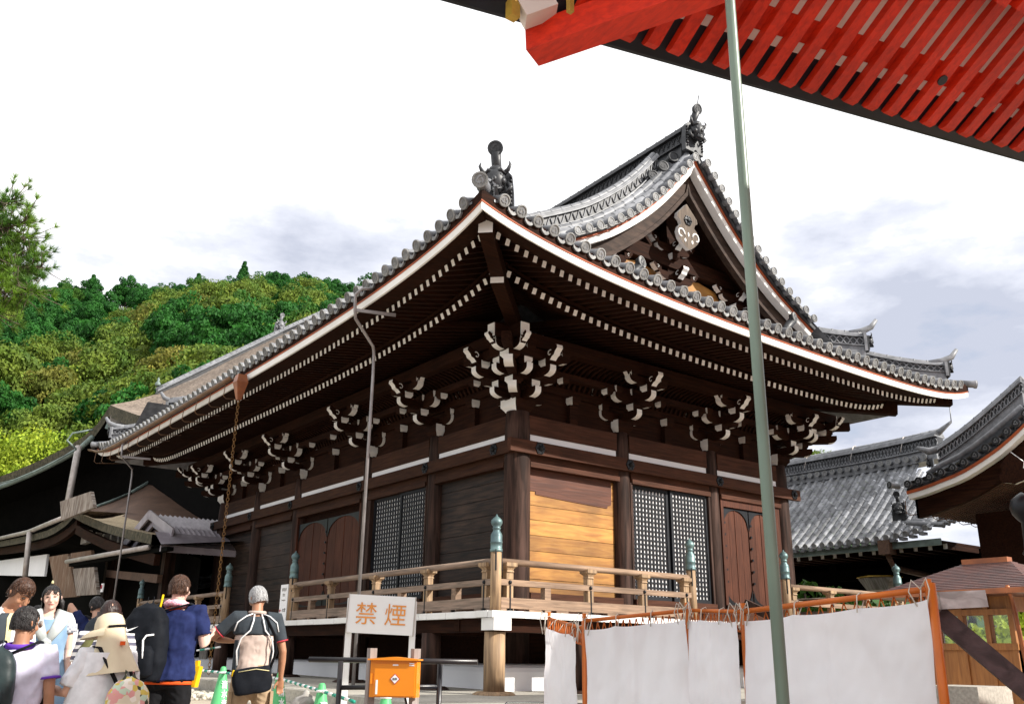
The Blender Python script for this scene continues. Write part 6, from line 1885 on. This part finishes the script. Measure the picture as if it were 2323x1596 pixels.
        m.loft(inner, cap=False)
        if style == 'long':
            z0 = .02
            for j in range(26):
                a = pi + .05 + (pi - .1) * j / 25; x, y = .088 * cos(a), .1 * sin(a) - .004
                L_ = .36 + .03 * sin(j * 7); m.tube([s.hp(x, y, .02), s.hp(x * 1.05, y * 1.06, -.09), s.hp(x * 1.12, y * 1.05 - .006, -.2), s.hp(x * .95, y * .95 - .02, -L_)], [(.016 * k), .02 * k, .019 * k, .006 * k], 6)
        if style != 'long':
            r = random.Random(int(s.H * 1000))
            for j in range(0 if style == 'hat' else 260):
                a = r.uniform(0, 2 * pi); u = r.uniform(-.2, 1)
                if sin(a) > .3 and u < .55: continue
                pts = []
                for q in range(4):
                    uu = u - q * .17; aa = a + q * r.gauss(0, .10)
                    sq = math.sqrt(max(0, 1 - max(-1, min(1, uu)) ** 2)) if uu > 0 else 1
                    pts.append(s.hp(.0872 * sq * cos(aa), .1042 * sq * sin(aa) - .006, .015 + .1135 * uu))
                m.tube(pts, [.0025 * k, .0035 * k, .003 * k, .001 * k], 4)
        return m.build('hair', m_, parent, world=False)
    def shirt(s, parent, m_, sleeve=.5, z0=.50, g=.016, name='shirt', mirror=True, z1=.83):
        m = MB(); k = s.k
        rows = s.torso_rows(g, z0, z1)
        s.ring(m, rows)
        for S_, (e, w_) in ((s.SR, s.aR), (s.SL, s.aL)) if sleeve else ():
            i_ = S_.lerp(s.L(V((0, 0, s.sh))), .5)
            if sleeve <= 1:
                en = S_.lerp(e, sleeve); m.tube([i_, S_ + V((0, 0, .004)), S_.lerp(en, .5), en], [.062 * k + g * .4, .066 * k + g * .4, .060 * k + g * .5, .058 * k + g * .6], 14)
            else:
                en = e.lerp(w_, sleeve - 1); m.tube([i_, S_, S_.lerp(e, .5), e, en], [.064 * k, .066 * k, .058 * k, .05 * k, .044 * k], 14)
        # creases
        me = remesh(m, s.vox, 4)
        for v in me.vertices:
            c = v.co; q = mnoise.noise(V((c.x * 7 + c.z * 5, c.y * 7, c.z * 6))) * .014 - abs(mnoise.noise(V((c.x * 11 - c.z * 7, c.y * 11, c.z * 9 + c.x * 4)))) * .016 + mnoise.noise(V((c.x * 26, c.y * 26, c.z * 15))) * .005
            v.co = c + v.normal * q
        return part(me, name, m_, parent)
    def cuff(s, parent, m_, t0=.47, t1=.53, name='cuff', extra=.012):
        for S_, (e, w_) in ((s.SR, s.aR), (s.SL, s.aL)):
            m = MB(); a, b = S_.lerp(e, t0), S_.lerp(e, t1); m.tube([a, b], .067 * s.k + extra, 16); m.build(name, m_, parent, world=False)
    def trousers(s, parent, m_, cut=.04, g=.016, name='trousers', wide=1.):
        m = MB(); k, H = s.k, s.H; s.ring(m, s.torso_rows(g * .7, .44, .585))
        lx, st = s.legs
        for sg in (-1, 1):
            hp = V((sg * .085 * k, 0, .49 * H)); kn = V((sg * lx * k, .02 + sg * st * .5, s.knee)); an = V((sg * (lx + .005) * k, -.015 + sg * st, .055 * H))
            lo = kn.lerp(an, (s.knee - cut * H) / (s.knee - .055 * H)) if cut < .28 else hp.lerp(kn, (.49 - cut) / .21)
            P_ = [hp, hp.lerp(kn, .5), kn, lo] if cut < .27 else [hp, hp.lerp(lo, .5), lo]
            r_ = [.098 * k, .088 * k * wide, .070 * k * wide, .062 * k * wide] if cut < .27 else [.098 * k, .09 * k * wide, .082 * k * wide]
            m.tube(P_, [x + g * .4 for x in r_], 14)
        me = remesh(m, s.vox, 4)
        for v in me.vertices:
            c = v.co; v.co = c + v.normal * (mnoise.noise(V((c.x * 8, c.y * 8, c.z * 11))) * .012 - abs(mnoise.noise(V((c.x * 10, c.y * 10, c.z * 16 + c.x * 8)))) * .016)
        return part(me, name, m_, parent)
    def skirt(s, parent, m_, top=.80, hem=.30, flare=.24, name='dress', folds=9):
        m = MB(); m.sm = True; n, q = 72, 22; k = s.k; rows = []
        tr = s.torso_rows(.022, .44, .845)
        for i in range(q):
            t = i / (q - 1); z = (top + (hem - top) * t) * s.H
            c0 = None
            for (c, rx, ry), (c2, rx2, ry2) in zip(tr, tr[1:]):
                if c.z <= z <= c2.z: f_ = (z - c.z) / (c2.z - c.z); bx_, by_ = rx + (rx2 - rx) * f_, ry + (ry2 - ry) * f_; break
            else: bx_, by_ = tr[0][1], tr[0][2]
            fl = smooth((t - .25) / .75)
            rx, ry = bx_ + (flare * k - bx_) * fl if flare * k > bx_ else bx_, by_ + (flare * .72 * k - by_) * fl
            cc = s.L(V((0, 0, z)))
            rows.append([V((cc.x + rx * cos(a) * (1 + w_), cc.y + ry * sin(a) * (1 + w_), z)) for a, w_ in [(2 * pi * j / n, fl * (.07 * sin(folds * 2 * pi * j / n + t * 1.2) + .04 * mnoise.noise(V((cos(2 * pi * j / n) * 3, sin(2 * pi * j / n) * 3, t * 2))))) for j in range(n)]])
        m.loft(rows, cap=False); m.loft([[p * .985 + V((0, 0, .015 * p.z)) for p in r_] for r_ in reversed(rows)], cap=False)
        return m.build(name, m_, parent, world=False)
    def shoes(s, parent, m_):
        lx, st = s.legs; k, H = s.k, s.H
        for g in (-1, 1):
            an = V((g * (lx + .005) * k, -.015 + g * st, .055 * H)); m = MB()
            m.tube([an + V((0, -.06 * k, -.028 * H)), an + V((0, .0, -.02 * H)), an + V((g * .01, .12 * k, -.03 * H)), an + V((g * .01, .2 * k, -.036 * H))], [.03 * k, (.045 * k, .045 * k), (.044 * k, .03 * k), .014], 12); m.build('shoe', m_, parent, world=False)
HDG = math.degrees(YAW) - 90
GP = 'visitors standing in front of the temple hall'
def person(px, py, D_, face_deg, label, H=None, crowd=True):
    """face_deg 0 looks away from the viewer, 180 towards; positive turns to the viewer's right"""
    top = at(px, py, D_); z = zg(top.x, top.y)
    az = math.atan2(top.y - CAM.y, top.x - CAM.x)
    t = thing('person', label, 'person', (top.x, top.y, z), GP, rz=az - pi / 2 - R(face_deg))
    return t, (H or (top.z - z) / 1.0)
def worn(name, label, cat, t, group=None):
    o = thing(name, label, cat, tuple(t.location), group); o.rotation_euler = t.rotation_euler; return o
def pack(t, p, label, m_, sc=1., off=(0, 0, 0), straps=None, wide=.16, name='backpack'):
    k = p.k; o = worn(name, label, 'bag', t); m = MB()
    zc = .70 * p.H + off[2]; yb = -.20 * k - p.lean * -.1 + off[1] + p.lean * (zc - p.hip)
    rows = []
    for z, rx, ry in ((-.25, .10, .07), (-.24, .8, .75), (-.12, 1.0, 1.05), (.03, .98, 1.), (.15, .88, .85), (.22, .62, .6), (.25, .2, .2)):
        rx *= wide * k * sc; ry *= .10 * k * sc
        rows.append([V((off[0] + math.copysign(abs(cos(a)) ** .7, cos(a)) * rx, yb + math.copysign(abs(sin(a)) ** .7, sin(a)) * ry, zc + z * k * sc)) for a in [2 * pi * j / 24 for j in range(24)]])
    m.loft(rows)
    m.tube([V((off[0] - .03, yb, zc + .24 * k * sc)), V((off[0] - .03, yb + .02, zc + .30 * k * sc)), V((off[0] + .03, yb + .02, zc + .30 * k * sc)), V((off[0] + .03, yb, zc + .24 * k * sc))], .012, 6)
    me = remesh(m, .014, 3)
    for v in me.vertices: c = v.co; v.co = c + v.normal * .008 * mnoise.noise(V((c.x * 12, c.y * 12, c.z * 9)))
    part(me, 'body', m_, o)
    m = MB(); rows = []
    for z, s_ in ((-.22, .7), (-.20, 1), (-.06, 1.), (-.02, .75)): rows.append([V((off[0] + math.copysign(abs(cos(a)) ** .6, cos(a)) * .11 * k * sc * s_, yb - .085 * k * sc + math.copysign(abs(sin(a)) ** .6, sin(a)) * .055 * k * sc * s_, zc + z * k * sc)) for a in [2 * pi * j / 20 for j in range(20)]])
    m.sm = True; m.loft(rows); m.build('pocket', m_, o, world=False)
    for S_, g in ((p.SL, -1), (p.SR, 1)):
        m = MB(); a = S_.lerp(p.L(V((0, 0, p.sh))), .38)
        up = V((0, 0, .055 * k)); m.tube([V((off[0] + g * .07 * k, yb + .05, zc + .2 * k * sc)), a + up * 1.25 + V((0, -.08, 0)), a + up * 1.2 + V((0, .02, .01)), a + V((0, .12 * k, -.03)), a + V((g * .02, .15 * k, -.22 * k)), a + V((g * .06, .05, -.36 * k)), V((off[0] + g * .1 * k, yb + .04, zc - .2 * k * sc))], [(.026 * k, .009)] * 7, 8); m.build('strap', straps or m_, o, world=False)
    return o, V((off[0], yb, zc))
mWHT = cl('white_cotton', (.76, .76, .78)); mLAV = cl('lavender_cotton', (.66, .65, .80)); mPUR = cl('purple_trim', (.14, .05, .42))
mNVY = cl('navy_cotton', (.018, .028, .10), (.012, .018, .07)); mBLKC = cl('black_cloth', (.007, .007, .008), (.010, .010, .012)); mDEN = cl('denim_cloth', (.22, .34, .48), (.17, .27, .40), 10)
mGRY = cl('grey_knit', (.46, .50, .50), (.38, .41, .41)); mORG = cl('orange_trim', (.80, .11, .02)); mPNK = pattern('pink_towel_cloth', 'plaid', (.80, .30, .40), (.80, .52, .58), 60)
mBEI = cl('beige_fabric', (.50, .40, .35), (.45, .36, .31)); mKHA = cl('khaki_cloth', (.42, .31, .20), (.36, .26, .165)); mSTR2 = pattern('striped_cotton', 'stripe', (.10, .10, .14), (.72, .70, .68), 5.5)
mHAT = cl('sunhat_cloth', (.66, .57, .41), (.60, .51, .36), 8); mFLO = pattern('floral_canvas', 'floral', (.6, .5, .4), (.1, .1, .08), 26); mPLD = pattern('red_plaid', 'plaid', (.45, .012, .02), (.06, .008, .012), 30)
mCHK = pattern('checked_cotton', 'plaid', (.70, .70, .72), (.25, .27, .33), 45)
mBAG = mat('black_nylon', (.006, .0075, .011), (.011, .013, .018), 9, rough=.7, bump=.4, spec=.10); mBAG2 = mat('dark_green_nylon', (.018, .035, .036), (.01, .02, .022), 9, rough=.5, bump=.3)
mTANL = cl('tan_leather', (.34, .16, .06)); mJEA = cl('blue_jeans', (.03, .05, .13), (.02, .035, .09)); mOLV = cl('olive_cloth', (.10, .10, .04)); mYLW = cl('yellow_cloth', (.78, .48, .01)); mCRE = cl('cream_lining', (.70, .63, .35)); mCHA = cl('charcoal_cloth', (.045, .055, .065))
# 1 man looking down, dark vest
t, H = person(33, 1304, 8.4, 132, 'man with reddish brown hair looking down, in white shirt and dark cream lined vest')
p = P(H, 1.05, skin=mSKt, head=(38, -8, 0), armL=[V((-.30, .06, 1.08)), V((-.16, .30, 1.0))], armR=[V((.31, .03, 1.08)), V((.12, .30, .98))])
p.body(t, True); p.hair(t, mHBR); p.shirt(t, mWHT, .6, .48); p.trousers(t, mBLKC)
m = MB(); m.sm = True
def arcvest(g, a0, a1, z0=.50, z1=.83):
    rows = []
    for c, rx, ry in p.torso_rows(g, z0, z1): rows.append([V((c.x + rx * cos(a) * 1.04, c.y + ry * sin(a) * 1.10, c.z)) for a in [a0 + (a1 - a0) * j / 30 for j in range(31)]])
    return rows
o_ = arcvest(.034, pi / 2 + .55, pi / 2 + 2 * pi - .55); i_ = arcvest(.022, pi / 2 + .55, pi / 2 + 2 * pi - .55)
m.loft(o_, cap=False, close=False); m.loft(i_, cap=False, close=False); m.build('vest', mCHA, t, world=False)
m = MB(); 
for rr in (arcvest(.036, pi / 2 + .42, pi / 2 + .62), arcvest(.036, pi / 2 - .62, pi / 2 - .42)): m.loft(rr, cap=False, close=False)
m.build('vest_lining', mCRE, t, world=False)
m = MB(); c = p.L(V((0, .15, .575 * H))); m.ball(c, (.05, .015, .04), 12, 8); m.build('belt_buckle', mYEL, t, world=False)
# 2 man with purple collar
t, H = person(62, 1378, 6.9, 14, 'man in pale lavender polo with purple collar, thinning black hair and glasses')
p = P(H, 1.08, skin=mSKt, head=(4, -38, 0)); p.body(t); p.hair(t, mHBK); p.shirt(t, mLAV, .62, .46, .026); p.cuff(t, mPUR, .60, .65); p.trousers(t, mCHA)
m = MB(); c = p.L(V((0, -.005, .842 * H))); m.tube([c + V((.085 * cos(a), .08 * sin(a), .0 + .012 * sin(a))) for a in [pi * 2 * j / 20 for j in range(21)]], .020, 8); m.build('collar', mPUR, t, world=False)
m = MB(); 
for g in (-1, 1): m.tube([p.hp(g * .082, -.01, .012), p.hp(g * .076, .08, .014), p.hp(g * .06, .10, .012)], .0025, 5); m.lathe([(.026, 0), (.024, .002)], p.hp(g * .034, .105, .006), 14, p.hm() @ V((0, 1, 0)))
m.build('glasses', mSIL, t, world=False)
bo_, bc_ = pack(t, p, 'dark green and black backpack with pink patch worn by the man in lavender polo', mBAG2, 1.0, (-.10, 0, -.02), mBAG)
m = MB(); m.ball(bc_ + V((.05, -.155, -.16)), (.05, .012, .045), 10, 6); m.build('pink_patch', cl('pink_patch_cloth', (.80, .12, .55)), bo_, world=False)
# 3 woman in denim dress facing the viewer
t, H = person(121, 1330, 9.7, 176, 'woman in loose blue denim dress with grey cardigan knotted over her shoulders')
p = P(H, 1.12, True, skin=mSKp, head=(2, -6, 6)); p.body(t, True); p.hair(t, mHBK, 'bob'); p.shirt(t, mWHT, .30, .70, .014, 'blouse'); p.cuff(t, mCHK, .16, .42, 'sleeve', .016)
p.skirt(t, mDEN, .815, .235, .31, 'dress', 10)
m = MB(); m.sm = True
for g in (-1, 1):
    a = p.SL if g < 0 else p.SR
    m.tube([V((0, -.12, .83 * H)), a + V((-.02 * g, -.06, .05)), a + V((-.05 * g, .05, .055)), V((g * .09, .135, .775 * H)), V((g * .02, .165, .70 * H))], [(.06, .03), (.085, .03), (.085, .03), (.06, .026), (.038, .03)], 10)
m.ball(V((0, .17, .69 * H)), (.055, .035, .045), 10, 8)
m.tube([V((-.02, .17, .69 * H)), V((-.035, .185, .62 * H)), V((-.04, .195, .52 * H))], [(.04, .02), (.045, .02), (.04, .016)], 10); m.tube([V((.02, .18, .69 * H)), V((.02, .195, .60 * H)), V((.015, .205, .47 * H))], [(.035, .018), (.036, .018), (.034, .015)], 10)
m.build('cardigan', mGRY, t, world=False)
m = MB(); m.tube([p.SL + V((.08, .06, .07)), V((0, .155, .74 * H)), V((.12, .15, .64 * H)), V((.21, .08, .55 * H))], [(.014, .006)] * 4, 6); m.build('bag_strap', mTANL, t, world=False)
m = MB(); m.tube([p.hp(-.03, -.09, .05), p.hp(-.09, -.10, -.05), p.hp(-.10, -.06, -.13)], [.03, .035, .012], 8); m.tube([p.hp(0, -.02, .12), p.hp(0, -.02, .155)], [.022, .012], 8); m.build('ponytail', mHBK, t, world=False)
m = MB(); m.lathe([(.012, 0), (.012, .02), (.002, .035)], p.hp(0, -.01, .14), 8); m.build('hair_tie', mCRE, t, world=False); p.shoes(t, mBLKC)
# 4 man in navy shirt with the black backpack
t, H = person(410, 1306, 9.3, 22, 'tall man in navy shirt and black trousers with pink towel round his neck')
p = P(H, 1.10, skin=mSKp, head=(0, -14, 0), legs=(.12, .03), armR=[V((.30, .02, .655 * H)), V((.24, .30, .70 * H))], armL=[V((-.28, .05, .66 * H)), V((-.12, .32, .70 * H))])
p.body(t); p.hair(t, mHBR); p.shirt(t, mNVY, .72, .47, .040); p.trousers(t, mBLKC, .05, .03, wide=1.15); p.shoes(t, mBLKC)
m = MB(); c = p.L(V((0, 0, .478 * H))); m.lathe([(.0, 0), (.222, 0), (.226, -.03), (0, -.03)], (0, 0, 0), 28); m.v = [(x + c.x, y * .72 + c.y, z + c.z) for x, y, z in m.v]; m.build('shirt_hem', mORG, t, world=False)
m = MB(); c = p.L(V((0, -.01, .845 * H)))
m.tube([c + V((.095 * cos(a), .085 * sin(a), .012 - .02 * sin(a))) for a in [2 * pi * j / 24 for j in range(25)]], [.032 + .006 * sin(j * 2.1) for j in range(25)], 10); m.tube([c + V((.08, .07, -.01)), c + V((.09, .135, -.10)), c + V((.08, .15, -.2))], [.03, (.035, .016), (.035, .012)], 8); m.build('towel', mPNK, t, world=False)
m = MB(); m.tube([c + V((.07 * cos(a), .07 * sin(a) - .012, -.03)) for a in [pi + pi * j / 12 for j in range(13)]], .016, 8); m.build('collar', mORG, t, world=False)
bo_, bc_ = pack(t, p, 'large black backpack with white swoosh and white zip worn by man in navy shirt', mBAG, 1.28, (-.17, -.02, -.07), None, .155)
sw_ = [(-.06, .0), (-.052, -.022), (-.03, -.026), (.0, -.012), (.06, .022), (.0, .002), (-.032, -.008), (-.048, -.002), (-.05, .012)]
m = MB(); m.prism([(x, y) for x, y in sw_], bc_ + V((-.07, -.165, .12)), (1, 0, 0), (0, .25, .97), (0, -1, -.2), .006); m.build('swoosh', mSGN, bo_, world=False)
m = MB(); m.tube([bc_ + V((.13, -.125, .07)), bc_ + V((.075, -.16, .06)), bc_ + V((.06, -.185, .02)), bc_ + V((.075, -.19, -.11)), bc_ + V((.08, -.18, -.18))], .009, 6); m.build('zip', mSGN, bo_, world=False)
m = MB(); m.tube([bc_ + V((.10, -.0, .30)), bc_ + V((.09, .05, .37)), bc_ + V((.085, .08, .44))], .010, 6); m.build('loop', mYLW, bo_, world=False)
yb = worn('yellow_bag', 'small yellow bag hanging at the right hip of man in navy shirt', 'bag', t)
m = MB(); m.box((.235, .09, .50 * H), (.05, .10, .19), Matrix.Rotation(.15, 3, 'Y')); m.box((.235, .09, .565 * H), (.03, .06, .05)); m.build('body', mYLW, yb, world=False)
# 5 white haired man
t, H = person(590, 1329, 10.0, -8, 'white haired man in black and beige cycling top and khaki cropped trousers')
p = P(H, 1.05, skin=mSKt, lean=.05, head=(14, 22, -6), legs=(.13, .05), armL=[V((-.42, .10, .70 * H)), V((-.20, .27, .685 * H))], armR=[V((.295, .0, .63 * H)), V((.31, .08, .475 * H))])
p.body(t); p.hair(t, mHWH); p.shirt(t, mBEI, 0, .48, .020, z1=.73)
m = MB(); rows = p.torso_rows(.030, .70, .83); p.ring(m, rows)
for S_, (e, w_) in ((p.SR, p.aR), (p.SL, p.aL)):
    en = S_.lerp(e, .70); m.tube([S_.lerp(p.L(V((0, 0, p.sh))), .5), S_, S_.lerp(en, .5), en], [.074 * p.k, .077 * p.k, .069 * p.k, .066 * p.k], 14)
part(remesh(m, .012, 4), 'yoke', mCHA, t); p.cuff(t, mRED, .68, .715, 'cuff', .006)
m = MB()
for g in (-1, 1):
    y_ = lambda z: -.155 + p.lean * (z * H - p.hip)
    m.tube([p.L(V((g * .035, -.075, .842 * H))), V((g * .05, y_(.80), .80 * H)), V((g * .075, y_(.74) - .008, .745 * H)), V((g * .155, y_(.70) + .03, .70 * H)), V((g * .185, y_(.64) + .07, .63 * H)), V((g * .17, y_(.55) + .06, .55 * H))], .0075, 6)
    m.tube([p.L(V((g * .045, -.07, .842 * H))), p.L(V((g * .12, -.11, .825 * H))), p.L(V((g * .20, -.085, .79 * H))), p.L(V((g * .225, -.075, .74 * H)))], .007, 6)
m.build('piping', mSGN, t, world=False)
for g in (-1, 1):
    m = MB(); rows = [(V((g * .168, .02, z * H)), .035, .09) for z in (.50, .56, .62, .69)]; p.ring(m, rows, 10); m.build('side_panel', mCHA, t, world=False)
m = MB(); c = p.L(V((0, -.008, .845 * H))); m.tube([c + V((.078 * cos(a), .075 * sin(a), .005)) for a in [2 * pi * j / 20 for j in range(21)]], .018, 8); m.build('collar', mBEI, t, world=False)
p.trousers(t, mKHA, .17, .03, wide=1.12); p.shoes(t, mCHA)
m = MB(); 
for g in (-1, 1): m.box((g * .205, -.03, .36 * H), (.03, .14, .17)); 
m.build('cargo_pocket', mKHA, t, world=False)
bg = worn('shoulder_bag', 'black shoulder bag slung across the back of white haired man', 'bag', t)
m = MB(); c = V((-.02, -.205, .475 * H)); rows = []
for z, s_ in ((-.135, .82), (-.12, .96), (-.03, 1.04), (.09, 1.0), (.115, .92)): rows.append([c + Matrix.Rotation(-.16, 3, 'Y') @ V((math.copysign(abs(cos(a)) ** .5, cos(a)) * .19 * s_, math.copysign(abs(sin(a)) ** .6, sin(a)) * .06 * s_, z)) for a in [2 * pi * j / 28 for j in range(28)]])
m.loft(rows); me = remesh(m, .012, 2)
for v in me.vertices: q = v.co; v.co = q + v.normal * .010 * mnoise.noise(V((q.x * 9, q.y * 9, q.z * 9)))
part(me, 'body', mBAG, bg)
m = MB(); m.tube([c + V((.16, .0, .09)), V((.20, -.165, .62 * H)), V((.17, -.16, .72 * H)), p.L(V((.08, -.12, .82 * H))), p.L(V((-.05, .06, .835 * H)))], [(.022, .007)] * 5, 8); m.build('strap', mBLKC, bg, world=False)
m = MB(); m.tube([c + V((-.15, -.06, .07)), c + V((.02, -.068, .10)), c + V((.15, -.06, .085))], .004, 5); m.build('zip', mCRE, bg, world=False)
m = MB(); m.tube([c + V((-.18, -.01, .08)), c + V((-.205, -.02, .03))], [.02, .012], 7); m.build('tag', mYLW, bg, world=False)
# 6 woman with flap sunhat
t, H = person(257, 1396, 7.2, -24, 'woman in cream sun hat with long neck flap, white shawl, pointing left')
p = P(H, 1.05, True, skin=mSK, head=(8, 38, 0), armL=[V((-.26, .02, .655 * H)), V((-.34, .28, .69 * H))]); p.body(t); p.hair(t, mHBK, 'hat'); p.shirt(t, mWHT, .85, .48, .04, 'blouse'); p.skirt(t, mWHT, .60, .30, .25, 'skirt')
m = MB(); m.sm = True; hm = p.hp
rows = []
for z, r_ in ((.135, .012), (.128, .05), (.105, .085), (.06, .103), (.02, .108), (.012, .109)): rows.append([hm(r_ * cos(a), r_ * 1.12 * sin(a) - .004, z + .004) for a in [2 * pi * j / 32 for j in range(32)]])
m.loft(rows, cap=False)
rows = []
for q, (r_, z) in enumerate(((1., .014), (1.35, .005), (1.75, -.018), (2.0, -.045))): rows.append([hm(.106 * r_ ** .6 * cos(a), .118 * r_ * sin(a), z) for a in [R(-10) + R(200) * j / 24 for j in range(25)]])
m.loft(rows, cap=False, close=False)
rows = []
for q in range(8):
    t_ = q / 7; rows.append([hm((.109 + .125 * t_ ** 1.4) * cos(a) * (1 + .06 * t_ * sin(a * 7)), (.122 + .11 * t_ ** 1.4) * sin(a) * (1 + .06 * t_ * sin(a * 7)), .02 - .36 * t_) for a in [R(165) + R(210) * j / 36 for j in range(37)]])
m.loft(rows, cap=False, close=False)
ho = m.build('sun_hat', mHAT, t, world=False)
m = MB(); m.tube([hm(.113 * cos(a), .126 * sin(a) - .004, .022) for a in [R(200) + R(140) * j / 16 for j in range(17)]], [(.004, .010)] * 17, 6); m.build('hat_band', mBLKC, ho, world=False)
m = MB(); a = R(242); n_ = p.hm() @ V((cos(a), sin(a), .2)); o_ = hm(.152 * cos(a), .165 * sin(a), -.12); m.box(o_ + n_ * .004, (.028, .028, .028)); m.build('hat_label', mORG, ho, world=False)
m = MB(); m.sm = True
rows = []
for q in range(9):
    t_ = q / 8; rows.append([V((cos(a) * (.20 + .10 * t_) * (1 + .05 * t_ * sin(a * 6)), sin(a) * (.14 + .08 * t_) * (1 + .05 * sin(a * 5)), (.835 - .34 * t_) * H)) for a in [2 * pi * j / 40 for j in range(40)]])
m.loft(rows, cap=False); m.build('shawl', mWHT, t, world=False)
bo_, bc_ = pack(t, p, 'floral canvas backpack on the woman with the sun hat', mFLO, 1.05, (.06, -.10, -.20), mBLKC, .165)
# 7 long haired woman in striped shirt
t, H = person(254, 1363, 8.2, 6, 'woman with long straight dark brown hair and striped short sleeved shirt behind the sun hat')
p = P(H, 1.05, True, head=(0, -8, 0)); p.body(t); p.hair(t, mHDB, 'long'); p.shirt(t, mSTR2, .72, .47, .024); p.trousers(t, mSTR2, .05, .02, wide=1.3)
sc_ = MB(); c = p.L(V((0, 0, .83 * H))); sc_.tube([c + V((.11 * cos(a), .095 * sin(a), -.01)) for a in [2 * pi * j / 20 for j in range(21)]], .035, 8); sc_.tube([c + V((-.1, -.05, -.02)), c + V((-.17, -.10, -.12)), c + V((-.2, -.1, -.22))], [.04, (.05, .02), (.045, .015)], 8); sc_.build('scarf', mOLV, t, world=False)
# 8 man with raised arm holding a leaflet
t, H = person(226, 1352, 11.6, -10, 'man in navy shirt raising a bent arm with a white booklet, wearing dark backpack')
p = P(H, 1.0, head=(22, 20, -10), armL=[V((-.30, .06, .93 * H)), V((-.26, .26, .79 * H))], vox=.014); p.body(t); p.hair(t, mHBK); p.shirt(t, mNVY, .55, .48); p.trousers(t, mJEA); p.shoes(t, mBLKC)
pack(t, p, 'charcoal backpack on the man with the raised arm', mCHA, 1.05, (0, 0, 0), mBLKC)
bk = worn('booklet', 'white booklet held up by the man with the raised arm', 'booklet', t); m = MB(); m.box(p.aL[1] + V((.02, .03, .08)), (.02, .12, .21), Matrix.Rotation(.5, 3, 'X')); m.build('pages', mPAPER, bk, world=False)
# others further back
def bystander(px, py, D_, fd, lab, hair, top, bottom, hst='short', H=None, wd=1., sk=mSK, fem=False, **kw):
    t, h_ = person(px, py, D_, fd, lab); p = P(h_, wd, fem, skin=sk, vox=.016, **kw); p.body(t)
    if hair: p.hair(t, hair, hst)
    p.shirt(t, top, .6, .48); p.trousers(t, bottom); p.shoes(t, mBLKC); return t, p
t, p = bystander(166, 1390, 13.5, -5, 'woman with auburn hair, white blouse and yellow cropped trousers behind the denim dress', mHOR, mWHT, mYLW, 'bob', fem=True)
m = MB(); m.box((-.17, -.05, .52 * p.H), (.1, .2, .2)); m.build('handbag', mTANL, worn('handbag', 'brown handbag at the hip of auburn haired woman in white', 'handbag', t), world=False)
t, p = bystander(150, 1392, 16, 15, 'person in red and blue cap beyond the auburn haired woman', mHBK, mBEI, mCHA)
m = MB(); m.sm = True; rows = [[p.hp(r_ * cos(a), r_ * 1.15 * sin(a), z) for a in [2 * pi * j / 24 for j in range(24)]] for z, r_ in ((.14, .01), (.13, .06), (.09, .098), (.03, .106), (.02, .1))]; m.loft(rows); m.tube([p.hp(.0, .10, .03), p.hp(0, .19, .02)], [(.08, .01), (.06, .008)], 10); m.build('cap', mORG, t, world=False)
bystander(88, 1374, 11.2, 8, 'person with glossy black hair half hidden behind the man in lavender polo', mHBK, mCHA, mBLKC, 'bob', fem=True)
bystander(274, 1405, 16.5, 25, 'dark haired visitor in grey top just right of the long haired woman', mHBK, mGRY, mJEA)
bystander(297, 1404, 15.6, -32, 'dark haired visitor in white shirt left of the backpack', mHBK, mWHT, mCHA)
bystander(311, 1424, 14., 5, 'visitor in red plaid shirt between sun hat and black backpack', mHBK, mPLD, mJEA)
bystander(323, 1392, 17.5, 0, 'taller dark haired visitor in olive top behind the black backpack', mHBK, mOLV, mCHA)
bystander(341, 1397, 17, 30, 'dark haired visitor looking right beside navy shirt man', mHBK, mCHA, mBLKC)
